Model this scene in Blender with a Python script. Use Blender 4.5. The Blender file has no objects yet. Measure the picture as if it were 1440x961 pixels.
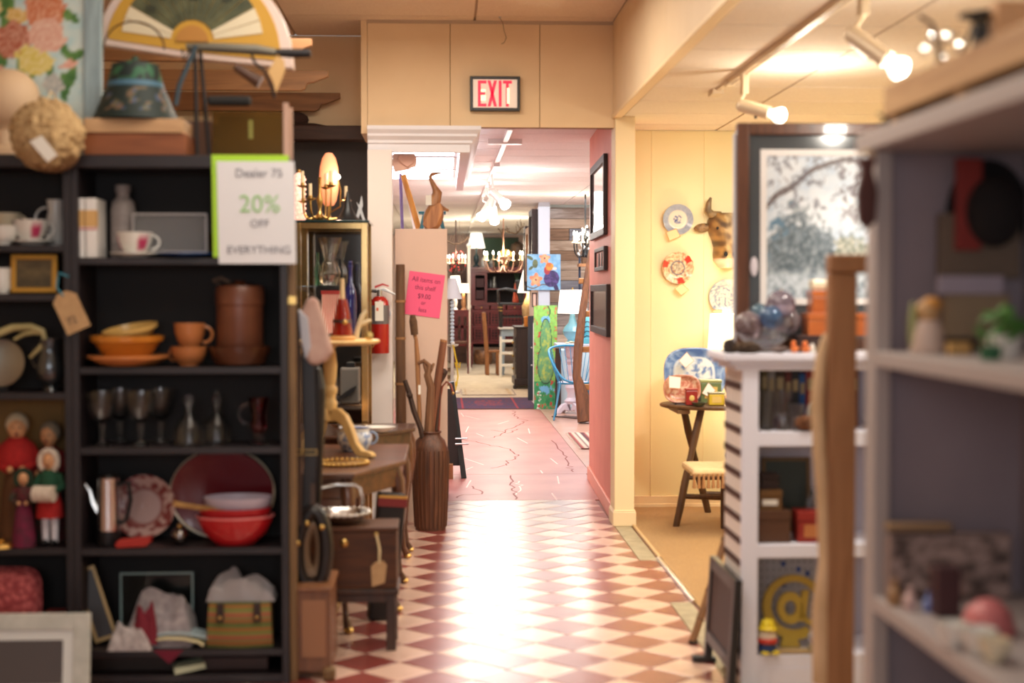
import bpy, bmesh, math, random
from mathutils import Vector, Matrix, noise
random.seed(7)
SC = bpy.context.scene
COL = SC.collection
R = math.radians
PI = math.pi

# ------------------------------------------------------------------ camera
FPX = 2000.0                                   # focal length in pixels of the 1440 wide frame
YAW = math.atan(95 / FPX); PITCH = math.atan(70.5 / FPX)
EYE = Vector((0, 0, 1.55))
cam = bpy.data.objects.new('camera', bpy.data.cameras.new('camera')); COL.objects.link(cam)
cam.location = EYE
cam.rotation_euler = (PI / 2 - PITCH, 0, -YAW)
cam.data.lens = 50; cam.data.sensor_width = 36; cam.data.sensor_fit = 'HORIZONTAL'
cam.data.clip_start = .05; cam.data.clip_end = 200
cam.data.dof.use_dof = True; cam.data.dof.focus_distance = 13.5; cam.data.dof.aperture_fstop = 1.5
SC.camera = cam
CR = cam.rotation_euler.to_matrix()

# ------------------------------------------------------------------ exposure, world, lights
SC.view_settings.view_transform = 'Standard'; SC.view_settings.look = 'None'
SC.view_settings.exposure = 0.0; SC.view_settings.gamma = 1.0
SC.view_settings.use_curve_mapping = False
wd = bpy.data.worlds.new('world'); SC.world = wd; wd.use_nodes = True
wd.node_tree.nodes['Background'].inputs[0].default_value = (1.0, .92, .86, 1)
wd.node_tree.nodes['Background'].inputs[1].default_value = .31

def area(name, loc, rot, sx, sy, power, col):
    l = bpy.data.lights.new(name, 'AREA'); l.shape = 'RECTANGLE'; l.size = sx; l.size_y = sy
    l.energy = power; l.color = col
    o = bpy.data.objects.new(name, l); COL.objects.link(o); o.location = loc; o.rotation_euler = rot
    return o
def point(name, loc, power, col, rad=.04):
    l = bpy.data.lights.new(name, 'POINT'); l.energy = power; l.color = col; l.shadow_soft_size = rad
    o = bpy.data.objects.new(name, l); COL.objects.link(o); o.location = loc
    return o
def spot(name, loc, aim, power, col, deg=70, rad=.05, blend=.5):
    l = bpy.data.lights.new(name, 'SPOT'); l.energy = power; l.color = col; l.shadow_soft_size = rad
    l.spot_size = R(deg); l.spot_blend = blend
    o = bpy.data.objects.new(name, l); COL.objects.link(o); o.location = loc
    o.rotation_euler = (Vector(aim) - Vector(loc)).to_track_quat('-Z', 'Y').to_euler()
    return o
WARM = (1.0, .90, .76); AMBER = (1.0, .98, .86); COOL = (.92, .96, 1.0); SOFT = (1.0, .96, .90)
area('main_ceiling_light', (-.1, 4.2, 3.2), (0, 0, 0), 1.6, 3.0, 66, WARM)
area('front_ceiling_light', (-.3, 7.4, 3.2), (0, 0, 0), 1.4, 1.2, 66, WARM)
for wx in (-1.5, -.5, 1.2): area('shop_window_light', (wx, -2.5, 2.1), (R(82), 0, 0), .6, 1.3, 22, (.97, .97, 1.0))
area('side_room_fill', (2.6, 7.6, 2.66), (0, 0, 0), 1.4, 2.4, 96, AMBER)  # added warm fill on top of the track spots and lit shade
area('far_hall_fill', (.9, 19.5, 2.74), (0, 0, 0), 1.6, 5, 34, COOL)  # added fill without a fixture; also lays glare on the tiles
area('far_room_fill', (.9, 26.5, 2.74), (0, 0, 0), 3.2, 5, 84, (.98, .98, 1))  # added unseen source for the far room and the floor's white band
area('plank_room_fill', (2.2, 17.0, 2.74), (0, 0, 0), 1.2, 3, 135, COOL)  # added fill kept out of sight past the pink wall, brightens the planks
area('left_room_ceiling_light', (-1.3, 13.0, 2.74), (0, 0, 0), 1.2, 3.0, 60, COOL)

# ------------------------------------------------------------------ pixel <-> place helpers (photo frame 1440 x 961)
def ray(px, py):
    return CR @ Vector(((px - 720) / FPX, -(py - 480.5) / FPX, -1))
def at(px, py, Y):
    d = ray(px, py); return EYE + d * (Y / d.y)
def fl(px, py, z=0.0):
    d = ray(px, py); return EYE + d * ((z - EYE.z) / d.z)
def XX(px, Y, py=430): return at(px, py, Y).x
def ZZ(py, Y, px=650): return at(px, py, Y).z

# ------------------------------------------------------------------ colour + materials
def lin(c):
    return tuple((v / 12.92 if v <= .04045 else ((v + .055) / 1.055) ** 2.4) for v in c)
def C(r, g, b): return lin((r / 255, g / 255, b / 255))
_M = {}
def mt(name, c=(.5, .5, .5), r=.5, metal=0, c2=None, scale=8, kind='noise', bump=0, trans=0, emit=0, ec=None,
       coat=0, crough=.08, ior=1.5, stretch=(1, 1, 1), rnd=0, sub=0, sheen=0, spec=None, alpha=1):
    if name in _M: return _M[name]
    m = bpy.data.materials.new(name); m.use_nodes = True; _M[name] = m
    nt = m.node_tree; N = nt.nodes; L = nt.links; b = N['Principled BSDF']
    I = b.inputs
    I['Base Color'].default_value = (*c, 1); I['Roughness'].default_value = r; I['Metallic'].default_value = metal
    I['IOR'].default_value = ior; I['Transmission Weight'].default_value = trans; I['Coat Weight'].default_value = coat
    if coat: I['Coat Roughness'].default_value = crough
    if sheen: I['Sheen Weight'].default_value = sheen
    if spec is not None: I['Specular IOR Level'].default_value = spec
    if alpha < 1: I['Alpha'].default_value = alpha
    if sub: I['Subsurface Weight'].default_value = sub; I['Subsurface Radius'].default_value = (.02, .01, .006)
    if emit:
        I['Emission Color'].default_value = (*(ec or c), 1); I['Emission Strength'].default_value = emit
    out = None
    if kind == 'attr':
        a = N.new('ShaderNodeAttribute'); a.attribute_name = 'Col'; out = a.outputs['Color']
    if c2 is not None or bump:
        tc = N.new('ShaderNodeTexCoord'); mp = N.new('ShaderNodeMapping')
        mp.inputs['Scale'].default_value = stretch
        L.new(tc.outputs['Object'], mp.inputs['Vector'])
        if kind == 'wood':
            tx = N.new('ShaderNodeTexNoise'); tx.inputs['Scale'].default_value = scale; tx.inputs['Detail'].default_value = 6
            tx.inputs['Distortion'].default_value = 1.2; fac = tx.outputs['Fac']
        elif kind == 'voronoi':
            tx = N.new('ShaderNodeTexVoronoi'); tx.inputs['Scale'].default_value = scale; fac = tx.outputs['Distance']
        elif kind == 'wave':
            tx = N.new('ShaderNodeTexWave'); tx.inputs['Scale'].default_value = scale; tx.inputs['Distortion'].default_value = .6; fac = tx.outputs['Fac']
        else:
            tx = N.new('ShaderNodeTexNoise'); tx.inputs['Scale'].default_value = scale; tx.inputs['Detail'].default_value = 5; fac = tx.outputs['Fac']
        L.new(mp.outputs['Vector'], tx.inputs['Vector'])
        if c2 is not None:
            rp = N.new('ShaderNodeValToRGB'); e = rp.color_ramp.elements
            e[0].position = .32; e[0].color = (*c, 1); e[1].position = .68; e[1].color = (*c2, 1)
            L.new(fac, rp.inputs['Fac']); out = rp.outputs['Color']
        if bump:
            bp = N.new('ShaderNodeBump'); bp.inputs['Strength'].default_value = bump; bp.inputs['Distance'].default_value = .01
            L.new(fac, bp.inputs['Height']); L.new(bp.outputs['Normal'], I['Normal'])
    if rnd:
        oi = N.new('ShaderNodeObjectInfo'); hs = N.new('ShaderNodeHueSaturation')
        mr = N.new('ShaderNodeMapRange'); mr.inputs['To Min'].default_value = 1 - rnd; mr.inputs['To Max'].default_value = 1 + rnd
        L.new(oi.outputs['Random'], mr.inputs['Value']); L.new(mr.outputs['Result'], hs.inputs['Value'])
        if out is not None: L.new(out, hs.inputs['Color'])
        else: hs.inputs['Color'].default_value = (*c, 1)
        out = hs.outputs['Color']
    if out is not None: L.new(out, I['Base Color'])
    return m
def wood(name, a, b, r=.45, axis=2, rnd=0, coat=0):
    s = [9, 9, 9]; s[axis] = .9
    return mt(name, a, r, c2=b, scale=2.2, kind='wood', stretch=tuple(s), bump=.12, rnd=rnd, coat=coat)
def glass(name, c=(.95, .97, .97), r=.03, ior=1.42): return mt(name, c, r, trans=1, ior=ior, alpha=.82, spec=.8)
def paint(name='painted', r=.5, coat=0): return mt(name, (1, 1, 1), r, kind='attr', coat=coat)

# ------------------------------------------------------------------ geometry
def RotM(rx=0, ry=0, rz=0, t=(0, 0, 0)):
    return Matrix.Translation(t) @ Matrix.Rotation(rz, 4, 'Z') @ Matrix.Rotation(ry, 4, 'Y') @ Matrix.Rotation(rx, 4, 'X')
class G:
    def __init__(s): s.v = []; s.f = []; s.s = []; s.c = []
    def raw(s, v, f, sm=False, M=None, c=None):
        n = len(s.v)
        if M is not None: v = [M @ Vector(p) for p in v]
        s.v += [tuple(p) for p in v]; s.f += [tuple(n + i for i in q) for q in f]; s.s += [sm] * len(f)
        s.c += list(c) if c is not None else [(1, 1, 1)] * len(v)
        return s
    def box(s, x0, x1, y0, y1, z0, z1, M=None):
        v = [(x, y, z) for x in (x0, x1) for y in (y0, y1) for z in (z0, z1)]
        return s.raw(v, [(0, 1, 3, 2), (4, 6, 7, 5), (0, 4, 5, 1), (2, 3, 7, 6), (0, 2, 6, 4), (1, 5, 7, 3)], False, M)
    def lathe(s, prof, n=20, M=None, sx=1, sy=1, fn=None, flat=False):
        v = []; f = []; c = []
        rings = []
        for k, (r, z) in enumerate(prof):
            if r < 1e-6:
                rings.append([len(v)]); v.append((0, 0, z)); c.append(lin(fn(0, 0, k)) if fn else (1, 1, 1))
            else:
                ids = []
                for i in range(n):
                    a = 2 * PI * i / n; ids.append(len(v)); v.append((r * math.cos(a) * sx, r * math.sin(a) * sy, z))
                    c.append(lin(fn(r, a, k)) if fn else (1, 1, 1))
                rings.append(ids)
        for A, B in zip(rings, rings[1:]):
            for i in range(n):
                j = (i + 1) % n
                if len(A) == 1 and len(B) == 1: continue
                if len(A) == 1: f.append((A[0], B[i], B[j]))
                elif len(B) == 1: f.append((A[i], B[0], A[j]))
                else: f.append((A[i], A[j], B[j], B[i]))
        if len(rings[0]) > 1 and len(rings[-1]) > 1 and prof[0] != prof[-1]:
            pass
        return s.raw(v, f, not flat, M, c)
    def cyl(s, a, b, r, r2=None, n=12):
        a = Vector(a); b = Vector(b); d = b - a; L = d.length
        q = d.to_track_quat('Z', 'Y').to_matrix().to_4x4()
        r2 = r if r2 is None else r2
        return s.lathe([(0, 0), (r, 0), (r, L * .0001), (r2, L * .9999), (r2, L), (0, L)], n, Matrix.Translation(a) @ q)
    def tube(s, pts, r, n=8, closed=False, cap=True):
        pts = [Vector(p) for p in pts]; m = len(pts); v = []; f = []
        rr = r if isinstance(r, (list, tuple)) else [r] * m
        up = None
        for i, p in enumerate(pts):
            if closed: t = pts[(i + 1) % m] - pts[i - 1]
            else: t = pts[min(i + 1, m - 1)] - pts[max(i - 1, 0)]
            t = t.normalized() if t.length > 1e-9 else Vector((0, 0, 1))
            if up is None: up = t.orthogonal().normalized()
            up = (up - t * up.dot(t)); up = up.normalized() if up.length > 1e-6 else t.orthogonal().normalized()
            w = t.cross(up)
            for k in range(n):
                a = 2 * PI * k / n; v.append(p + (up * math.cos(a) + w * math.sin(a)) * rr[i])
        for i in range(m if closed else m - 1):
            for k in range(n):
                a0 = i * n; b0 = ((i + 1) % m) * n; k2 = (k + 1) % n
                f.append((a0 + k, a0 + k2, b0 + k2, b0 + k))
        if not closed and cap:
            f.append(tuple(range(n))); f.append(tuple((m - 1) * n + k for k in range(n)))
        return s.raw(v, f, True)
    def ball(s, c, r, n=14, k=8, M=None):
        r = r if isinstance(r, (tuple, list)) else (r, r, r)
        prof = [(math.sin(PI * i / k), -math.cos(PI * i / k)) for i in range(k + 1)]
        prof[0] = (0, -1); prof[-1] = (0, 1)
        T = Matrix.Translation(c) @ Matrix.Diagonal((r[0], r[1], r[2], 1))
        return s.lathe(prof, n, (M @ T) if M is not None else T)
    def prism(s, poly, y0, y1, M=None):
        n = len(poly); v = [(x, y0, z) for x, z in poly] + [(x, y1, z) for x, z in poly]
        f = [tuple(range(n)), tuple(range(2 * n - 1, n - 1, -1))] + [(i, (i + 1) % n, n + (i + 1) % n, n + i) for i in range(n)]
        return s.raw(v, f, False, M)
    def slab(s, poly, z0, z1, M=None):
        n = len(poly); v = [(x, y, z0) for x, y in poly] + [(x, y, z1) for x, y in poly]
        f = [tuple(range(n - 1, -1, -1)), tuple(range(n, 2 * n))] + [(i, (i + 1) % n, n + (i + 1) % n, n + i) for i in range(n)]
        return s.raw(v, f, False, M)
    def frame(s, w, h, b, y0, y1, z0=0, x0=None):
        x0 = -w / 2 if x0 is None else x0
        s.box(x0, x0 + b, y0, y1, z0, z0 + h); s.box(x0 + w - b, x0 + w, y0, y1, z0, z0 + h)
        s.box(x0 + b, x0 + w - b, y0, y1, z0, z0 + b); return s.box(x0 + b, x0 + w - b, y0, y1, z0 + h - b, z0 + h)
    def surf(s, fn, nu, nv, M=None, cf=None, sm=True):
        v = []; c = []
        for j in range(nv + 1):
            for i in range(nu + 1):
                u, w = i / nu, j / nv; v.append(fn(u, w)); c.append(lin(cf(u, w)) if cf else (1, 1, 1))
        f = [(j * (nu + 1) + i, j * (nu + 1) + i + 1, (j + 1) * (nu + 1) + i + 1, (j + 1) * (nu + 1) + i) for j in range(nv) for i in range(nu)]
        return s.raw(v, f, sm, M, c)
def mesh(name, g, mat, col=False, fix=True):
    me = bpy.data.meshes.new(name); me.from_pydata(g.v, [], g.f)
    me.polygons.foreach_set('use_smooth', g.s)
    if col:
        at_ = me.color_attributes.new('Col', 'FLOAT_COLOR', 'POINT')
        at_.data.foreach_set('color', [x for q in g.c for x in (*q, 1.0)])
    if fix and len(g.f) > 1:
        bm = bmesh.new(); bm.from_mesh(me); bmesh.ops.recalc_face_normals(bm, faces=bm.faces); bm.to_mesh(me); bm.free()
    me.materials.append(mat); me.update()
    if any(g.s): me.set_sharp_from_angle(angle=R(38))
    return me
def link(o, par=None, loc=(0, 0, 0), rot=(0, 0, 0)):
    COL.objects.link(o); o.location = loc; o.rotation_euler = rot
    if par is not None: o.parent = par
    return o
def tag(o, label=None, cat=None, group=None, kind=None):
    if label: o['label'] = label
    if cat: o['category'] = cat
    if group: o['group'] = group
    if kind: o['kind'] = kind
    return o
def obj(name, g, mat, par=None, loc=(0, 0, 0), rot=(0, 0, 0), bev=0, label=None, cat=None, group=None, kind=None, col=False, fix=True):
    me = g if isinstance(g, bpy.types.Mesh) else mesh(name, g, mat, col, fix)
    o = bpy.data.objects.new(name, me); link(o, par, loc, rot)
    if bev:
        b = o.modifiers.new('bevel', 'BEVEL'); b.width = bev; b.segments = 2; b.limit_method = 'ANGLE'; b.angle_limit = R(40)
    return tag(o, label, cat, group, kind)
def thing(name, label, cat, loc=(0, 0, 0), rz=0, group=None, rot=None):
    o = bpy.data.objects.new(name, None); o.empty_display_size = .05
    link(o, None, loc, rot if rot else (0, 0, rz)); return tag(o, label, cat, group)
def struct(name, g, mat, par=None, loc=(0, 0, 0), rot=(0, 0, 0), **k):
    return obj(name, g, mat, par, loc, rot, kind=None if par else 'structure', **k)
KIDS = None
def copy_tree(o, loc, rz=None, label=None, group=None, par=None, scale=None):
    c = o.copy(); COL.objects.link(c); c.parent = par
    if loc is not None: c.location = loc
    if rz is not None: c.rotation_euler = (c.rotation_euler[0], c.rotation_euler[1], rz)
    if scale: c.scale = (scale,) * 3
    if label: c['label'] = label
    if group: c['group'] = group
    for ch in list(o.children): copy_tree(ch, None, par=c)
    return c
def text(s, size, mat, par, loc, rot=(PI / 2, 0, 0), name='lettering', sx=1, bold=0):
    cu = bpy.data.curves.new(name, 'FONT'); cu.body = s; cu.size = size; cu.align_x = 'CENTER'; cu.align_y = 'CENTER'
    cu.extrude = .0004; cu.offset = bold; cu.materials.append(mat)
    tmp = bpy.data.objects.new('tmp', cu); me = bpy.data.meshes.new_from_object(tmp); me.name = name
    bpy.data.objects.remove(tmp); bpy.data.curves.remove(cu)
    if not me.materials: me.materials.append(mat)
    o = bpy.data.objects.new(name, me); link(o, par, loc, rot); o.scale = (sx, 1, 1); return o
def pic(name, w, h, cf, par, loc, nu=40, nv=40, mat=None, rot=(0, 0, 0)):
    g = G().surf(lambda u, v: ((u - .5) * w, 0, v * h), nu, nv, cf=cf, sm=False)
    return obj(name, g, mat or paint(), par, loc, rot, col=True, fix=False)
def arc(c, r, a0, a1, n, plane='xz', ry=None):
    out = []; ry = ry or r
    for i in range(n + 1):
        a = a0 + (a1 - a0) * i / n; u, w = r * math.cos(a), ry * math.sin(a)
        out.append((c[0] + u, c[1], c[2] + w) if plane == 'xz' else ((c[0], c[1] + u, c[2] + w) if plane == 'yz' else (c[0] + u, c[1] + w, c[2])))
    return out
def fbm(x, y, s=0.0, o=4): 
    return noise.fractal(Vector((x, y, s)), .6, 2.0, o)
def mix(a, b, t):
    t = max(0, min(1, t)); return tuple(p + (q - p) * t for p, q in zip(a, b))
def rgb(r, g, b): return (r / 255, g / 255, b / 255)

# common materials
PAPER = mt('paper', C(236, 232, 222), .8); KRAFT = mt('kraft_tag', C(196, 160, 116), .8, c2=C(182, 146, 104), scale=30)
STRING = mt('string', C(225, 205, 160), .9); INK = mt('ink', C(60, 55, 60), .7)
BRASS = mt('brass', (.62, .40, .13), .28, 1); SILVER = mt('silver', (.72, .72, .72), .2, 1)
BLACKM = mt('black_metal', (.012, .012, .014), .4, .3); STEEL = mt('brushed_steel', (.55, .53, .50), .3, 1)
GLASS = glass('clear_glass'); WHITEP = mt('white_paint', C(228, 226, 232), .45)
def price_tag(par, loc, w=.035, h=.05, ry=0, string=.04, mat=None, rz=0):
    """paper tag hanging on a loop of string: part of the thing it prices"""
    M = RotM(0, ry, rz, loc)
    t = obj('price_tag', G().prism([(-w / 2, -h), (w / 2, -h), (w / 2, -h * .2), (w * .25, 0), (-w * .25, 0), (-w / 2, -h * .2)], -.0008, .0008, M), mat or PAPER, par)
    obj('tag_string', G().tube([M @ Vector((0, 0, -h * .12)), M @ Vector((.004, 0, string * .5)), M @ Vector((0, 0, string))], .0012, 5), STRING, t)
    return t

# ================================================================== SETTING
ZM, ZR, ZH = 3.315, 2.695, 2.80               # ceilings: front shop, side room, hall
BEIGE = mt('beige_wall', C(234, 204, 162), .6, c2=C(229, 197, 154), scale=3)
BEIGE_L = mt('beige_soffit', C(236, 212, 176), .6, c2=C(231, 205, 168), scale=3)
YELLOW = mt('yellow_panel', C(250, 238, 190), .55, c2=C(248, 234, 184), scale=2)
CREAM = mt('cream_trim', C(240, 214, 170), .5)
PINKW = mt('pink_wall', C(224, 138, 116), .55, c2=C(217, 129, 108), scale=4)
HALLW = mt('hall_white_wall', C(236, 232, 228), .6)
DARKW = mt('charcoal_wall', C(64, 60, 60), .7)
CEILT = mt('ceiling_tile', C(238, 218, 194), .85, c2=C(229, 207, 182), scale=60, bump=.25, rnd=.03)
CEILH = mt('hall_ceiling_tile', C(240, 236, 232), .8, c2=C(232, 228, 224), scale=50, bump=.2, rnd=.05)
GRIDM = mt('ceiling_grid', C(190, 165, 138), .6); GRIDH = mt('hall_ceiling_grid', C(200, 192, 188), .6)

# ---- floor
GROUT = mt('grout', C(150, 104, 92), .6)
TL = mt('cream_quarry_tile', C(224, 188, 170), .26, c2=C(215, 177, 159), scale=6, rnd=.05, coat=.75, crough=.28)
TD = mt('red_quarry_tile', C(142, 66, 60), .3, c2=C(128, 55, 51), scale=6, rnd=.08, coat=.75, crough=.28)
TF = mt('worn_tiles_stuff', C(200, 150, 125), .3)
floor = struct('floor', G().box(-4, 1.24, -3, 10.5, -.06, -.007), GROUT)
TDIAG = .296; TX0, TY0 = .698, 5.77           # one cream tile's centre
def clip(poly, x0, x1, y0, y1):
    for ax, lim, sg in ((0, x0, 1), (0, x1, -1), (1, y0, 1), (1, y1, -1)):
        out = []
        for i in range(len(poly)):
            a, b = poly[i], poly[(i + 1) % len(poly)]
            da, db = (a[ax] - lim) * sg, (b[ax] - lim) * sg
            if da >= 0: out.append(a)
            if da * db < 0:
                t = da / (da - db); out.append((a[0] + (b[0] - a[0]) * t, a[1] + (b[1] - a[1]) * t))
        poly = out
        if len(poly) < 3: return None
    return poly
ZONES = ((-3.9, 1.118, -2.9, 7.0), (-3.9, 1.222, 7.0, 8.1), (-3.9, 1.118, 8.1, 10.495))
hd = TDIAG / 2 - .0035
full = [(-hd, 0), (0, -hd), (hd, 0), (0, hd)]
def bevtile(g, poly, cx, cy):
    """one tile: bottom, raised top with a small chamfer"""
    n = len(poly); mx = sum(p[0] for p in poly) / n; my = sum(p[1] for p in poly) / n
    q = [(mx + (p[0] - mx) * .975, my + (p[1] - my) * .975) for p in poly]
    v = [(x + cx, y + cy, -.008) for x, y in poly] + [(x + cx, y + cy, -.002) for x, y in poly] + [(x + cx, y + cy, 0) for x, y in q]
    f = [tuple(range(2 * n, 3 * n))]
    for k in (0, 1): f += [(k * n + i, k * n + (i + 1) % n, (k + 1) * n + (i + 1) % n, (k + 1) * n + i) for i in range(n)]
    return g.raw(v, f)
tile_me = {0: mesh('tile', bevtile(G(), full, 0, 0), TL), 1: mesh('tile', bevtile(G(), full, 0, 0), TD)}
rest = {0: G(), 1: G()}
for j in range(-60, 34):
    for i in range(-34, 6):
        cx = TX0 + i * TDIAG / 2; cy = TY0 + j * TDIAG / 2
        if (i + j) % 2: continue
        k = i % 2
        for z in ZONES:
            lx, ly = [(p[0] + cx, p[1] + cy) for p in full], None
            p = clip(lx, *z)
            if not p: continue
            mx = sum(q[0] for q in p) / len(p); my = sum(q[1] for q in p) / len(p)
            whole = len(p) == 4 and all(abs(a[0] - b[0]) + abs(a[1] - b[1]) < 1e-6 for a, b in zip(sorted(p), sorted(lx)))
            if my > 5.35 and mx > -.62 + max(0, my - 9) * .3:
                if whole: obj('tile', tile_me[k], None, floor, (cx, cy, 0))
                else: obj('tile', bevtile(G(), [(a - mx, b - my) for a, b in p], 0, 0), (TL, TD)[k], floor, (mx, my, 0))
            else: bevtile(rest[k], [(a, b) for a, b in p], 0, 0)
obj('outer_cream_tiles', rest[0], TL, floor, kind='stuff')
obj('outer_red_tiles', rest[1], TD, floor, kind='stuff')
STONE = mt('grey_stone', C(176, 160, 128), .55, c2=C(150, 136, 108), scale=12, rnd=.06)
for y0, y1 in ((3.6, 4.9), (4.905, 5.85), (5.855, 6.995), (8.105, 8.72), (8.725, 9.29)):
    obj('border_stone', G().box(1.122, 1.226, y0, y1, -.01, 0), STONE, floor)
SLABM = mt('pink_concrete', C(186, 118, 108), .42, c2=C(168, 98, 90), scale=2.2, kind='noise', coat=.12, crough=.3, bump=.03)
SLABL = mt('pale_concrete', C(208, 166, 146), .36, c2=C(196, 150, 130), scale=3, coat=.3)
for x0, x1, y0, y1 in ((-2.6, 1.2, 10.503, 12.0), (-2.6, 1.245, 12.006, 18.55)):
    obj('slab', G().box(x0, x1, y0, y1, -.05, 0), SLABM, floor)
for x0, x1, y0, y1 in ((1.25, 4.5, 11.72, 15.2), (1.25, 4.5, 15.206, 20.6), (-2.6, 1.245, 18.556, 20.6)):
    obj('slab', G().box(x0, x1, y0, y1, -.05, 0), SLABL, floor)
CRACK = mt('crack_filler', C(140, 66, 58), .7); SCUFF = mt('white_scuff', C(232, 206, 196), .7)
def ribbon(pts, w):
    g = G(); v = []; P = [fl(*p) for p in pts]
    if len(P) > 2:
        Q = []
        for a, b in zip(P, P[1:]):
            for q in range(5): p = a.lerp(b, q / 5); n = noise.noise(p * 9) * .07; Q.append(p + Vector((n, noise.noise(p * 11 + Vector((5, 5, 0))) * .10, 0)))
        P = Q + [P[-1]]
    for i, p in enumerate(P):
        d = (P[min(i + 1, len(P) - 1)] - P[max(i - 1, 0)]).normalized(); n = Vector((-d.y, d.x, 0)) * w
        v += [p + n + Vector((0, 0, .0012)), p - n + Vector((0, 0, .0012))]
    return g.raw(v, [(2 * i, 2 * i + 1, 2 * i + 3, 2 * i + 2) for i in range(len(P) - 1)])
for pts in (((717, 669), (719, 680), (722, 690), (725, 703)), ((724, 578), (722, 585), (737, 592), (731, 598), (715, 604), (706, 612), (690, 616)),
            ((650, 618), (690, 626), (716, 632), (727, 640), (724, 646), (708, 655), (690, 659)), ((640, 700), (660, 696), (682, 694), (664, 684)),
            ((778, 620), (793, 640), (800, 655), (806, 664)), ((690, 605), (716, 610), (728, 604))):
    obj('crack', ribbon(pts, .007), CRACK, floor)
for pts in (((648, 581), (652, 586)), ((654, 585), (674, 590)), ((655, 608), (659, 600)), ((653, 662), (665, 657)), ((700, 597), (716, 592)), ((653, 645), (680, 654)),
            ((743, 603), (745, 610)), ((774, 645), (784, 653)), ((760, 662), (763, 666)), ((727, 616), (742, 624)), ((730, 676), (732, 684), (726, 696)), ((670, 610), (680, 614)), ((784, 670), (786, 681)), ((776, 694), (783, 704)), ((662, 676), (656, 686))):
    obj('scuff', ribbon(pts, .006), SCUFF, floor)
CARPF = mt('far_carpet', C(222, 204, 176), .95, c2=C(206, 186, 156), scale=5)
obj('carpet', G().box(-2.6, 4.5, 20.606, 31.6, -.05, .004), CARPF, floor)
SISAL = mt('mustard_carpet', C(172, 130, 72), .95, c2=C(152, 110, 58), scale=90, bump=.5, sheen=.2)
obj('carpet', G().box(1.245, 4.6, 2.0, 10.12, -.05, .006), SISAL, floor)
obj('carpet_edge', G().tube([(1.236, y, .006) for y in (6.95, 7.4, 7.8, 8.12)] , .016, 8), mt('worn_chrome_strip', (.85, .80, .72), .16, 1), floor)
obj('carpet_edge', G().tube([(1.245, y, .004) for y in (8.12, 8.5, 8.9, 9.28)], .012, 8), mt('tan_edge', C(206, 170, 120), .7), floor)

# ---- walls
def panels(par, mat, xs, y0, y1, z0, z1, gap=.004):
    for a, b in zip(xs, xs[1:]): obj('wall_panel', G().box(a + gap / 2, b - gap / 2, y0, y1, z0, z1), mat, par, bev=.002)
SEAM = mt('seam', C(150, 116, 82), .8)
w = struct('wall_front', G().box(-.5, 1.12, 9.362, 9.48, 2.63, ZM), SEAM)
panels(w, BEIGE, [-.5, XX(633, 9.35, 100), XX(759, 9.35, 100), 1.12], 9.35, 9.37, 2.625, ZM)
obj('ceiling_molding', G().box(-.5, 1.12, 9.335, 9.352, ZM - .02, ZM), GRIDM, w)
struct('trim_1', G().box(-.54, -.5, 9.35, 9.94, 2.58, ZM), BEIGE)
w = struct('wall_left_header', G().box(-4, -.5, 9.95, 10.02, 2.683, ZM), BEIGE)
BEAM = wood('dark_beam', C(74, 48, 36), C(52, 32, 24), .6, 0)
struct('trim_2', G().box(-4, -.505, 9.80, 9.96, 2.585, 2.683), BEAM, bev=.006)
struct('wall_left_back', G().box(-4, -.5, 10.03, 10.1, 0, 2.7), DARKW)
struct('wall_left', G().box(-4.1, -4, -3, 10.1, 0, ZM), BEIGE)
struct('wall_right', G().box(4.6, 4.7, -3, 10.2, 0, ZR), YELLOW)
w = struct('wall_back', G().box(1.25, 4.6, 10.12, 10.2, 0, ZR), mt('yellow_seam', C(226, 190, 120), .7))
panels(w, YELLOW, [1.25] + [1.475 + .378 * k for k in range(9)], 10.1, 10.125, .0, ZR, .006)
for k in range(9): obj('batten', G().cyl((1.475 + .378 * k, 10.1, .09), (1.475 + .378 * k, 10.1, ZR), .004, n=6), YELLOW, w)
struct('baseboard_back', G().box(1.25, 4.6, 10.082, 10.1, 0, .085).box(1.25, 4.6, 10.076, 10.1, 0, .03), CREAM, bev=.004)
w = struct('trim_3', G().box(1.118, 1.25, 9.30, 9.52, 0, ZR), mt('pillar_cream', C(242, 218, 172), .5), bev=.004)
obj('baseboard', G().box(1.108, 1.262, 9.288, 9.53, 0, .095).box(1.112, 1.258, 9.292, 9.53, .095, .105), CREAM, w, bev=.004)
pk = [(1.136, 9.52), (1.196, 11.7), (1.32, 11.7), (1.32, 10.21), (1.245, 10.21), (1.245, 9.52)]
w = struct('wall_hall', G().slab(pk, 0, ZH), PINKW)
obj('baseboard', G().slab([(1.118, 9.53), (1.178, 11.69), (1.196, 11.69), (1.136, 9.53)], 0, .11), mt('pink_baseboard', C(232, 150, 126), .45), w, bev=.004)
# soffit dividing the two ceilings
w = struct('wall_soffit', G().box(1.122, 1.20, 2, 9.35, ZR + .01, ZM), SEAM)
ys = [9.345] + [8.85 - .58 * k for k in range(9)] + [2.0]
for a, b in zip(ys, ys[1:]): obj('wall_panel', G().box(1.108, 1.124, b + .002, a - .002, ZR, ZM), BEIGE_L, w, bev=.002)
obj('corner_bead', G().box(1.100, 1.16, 2, 9.35, ZR - .012, ZR + .012), CREAM, w, bev=.004)
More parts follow.
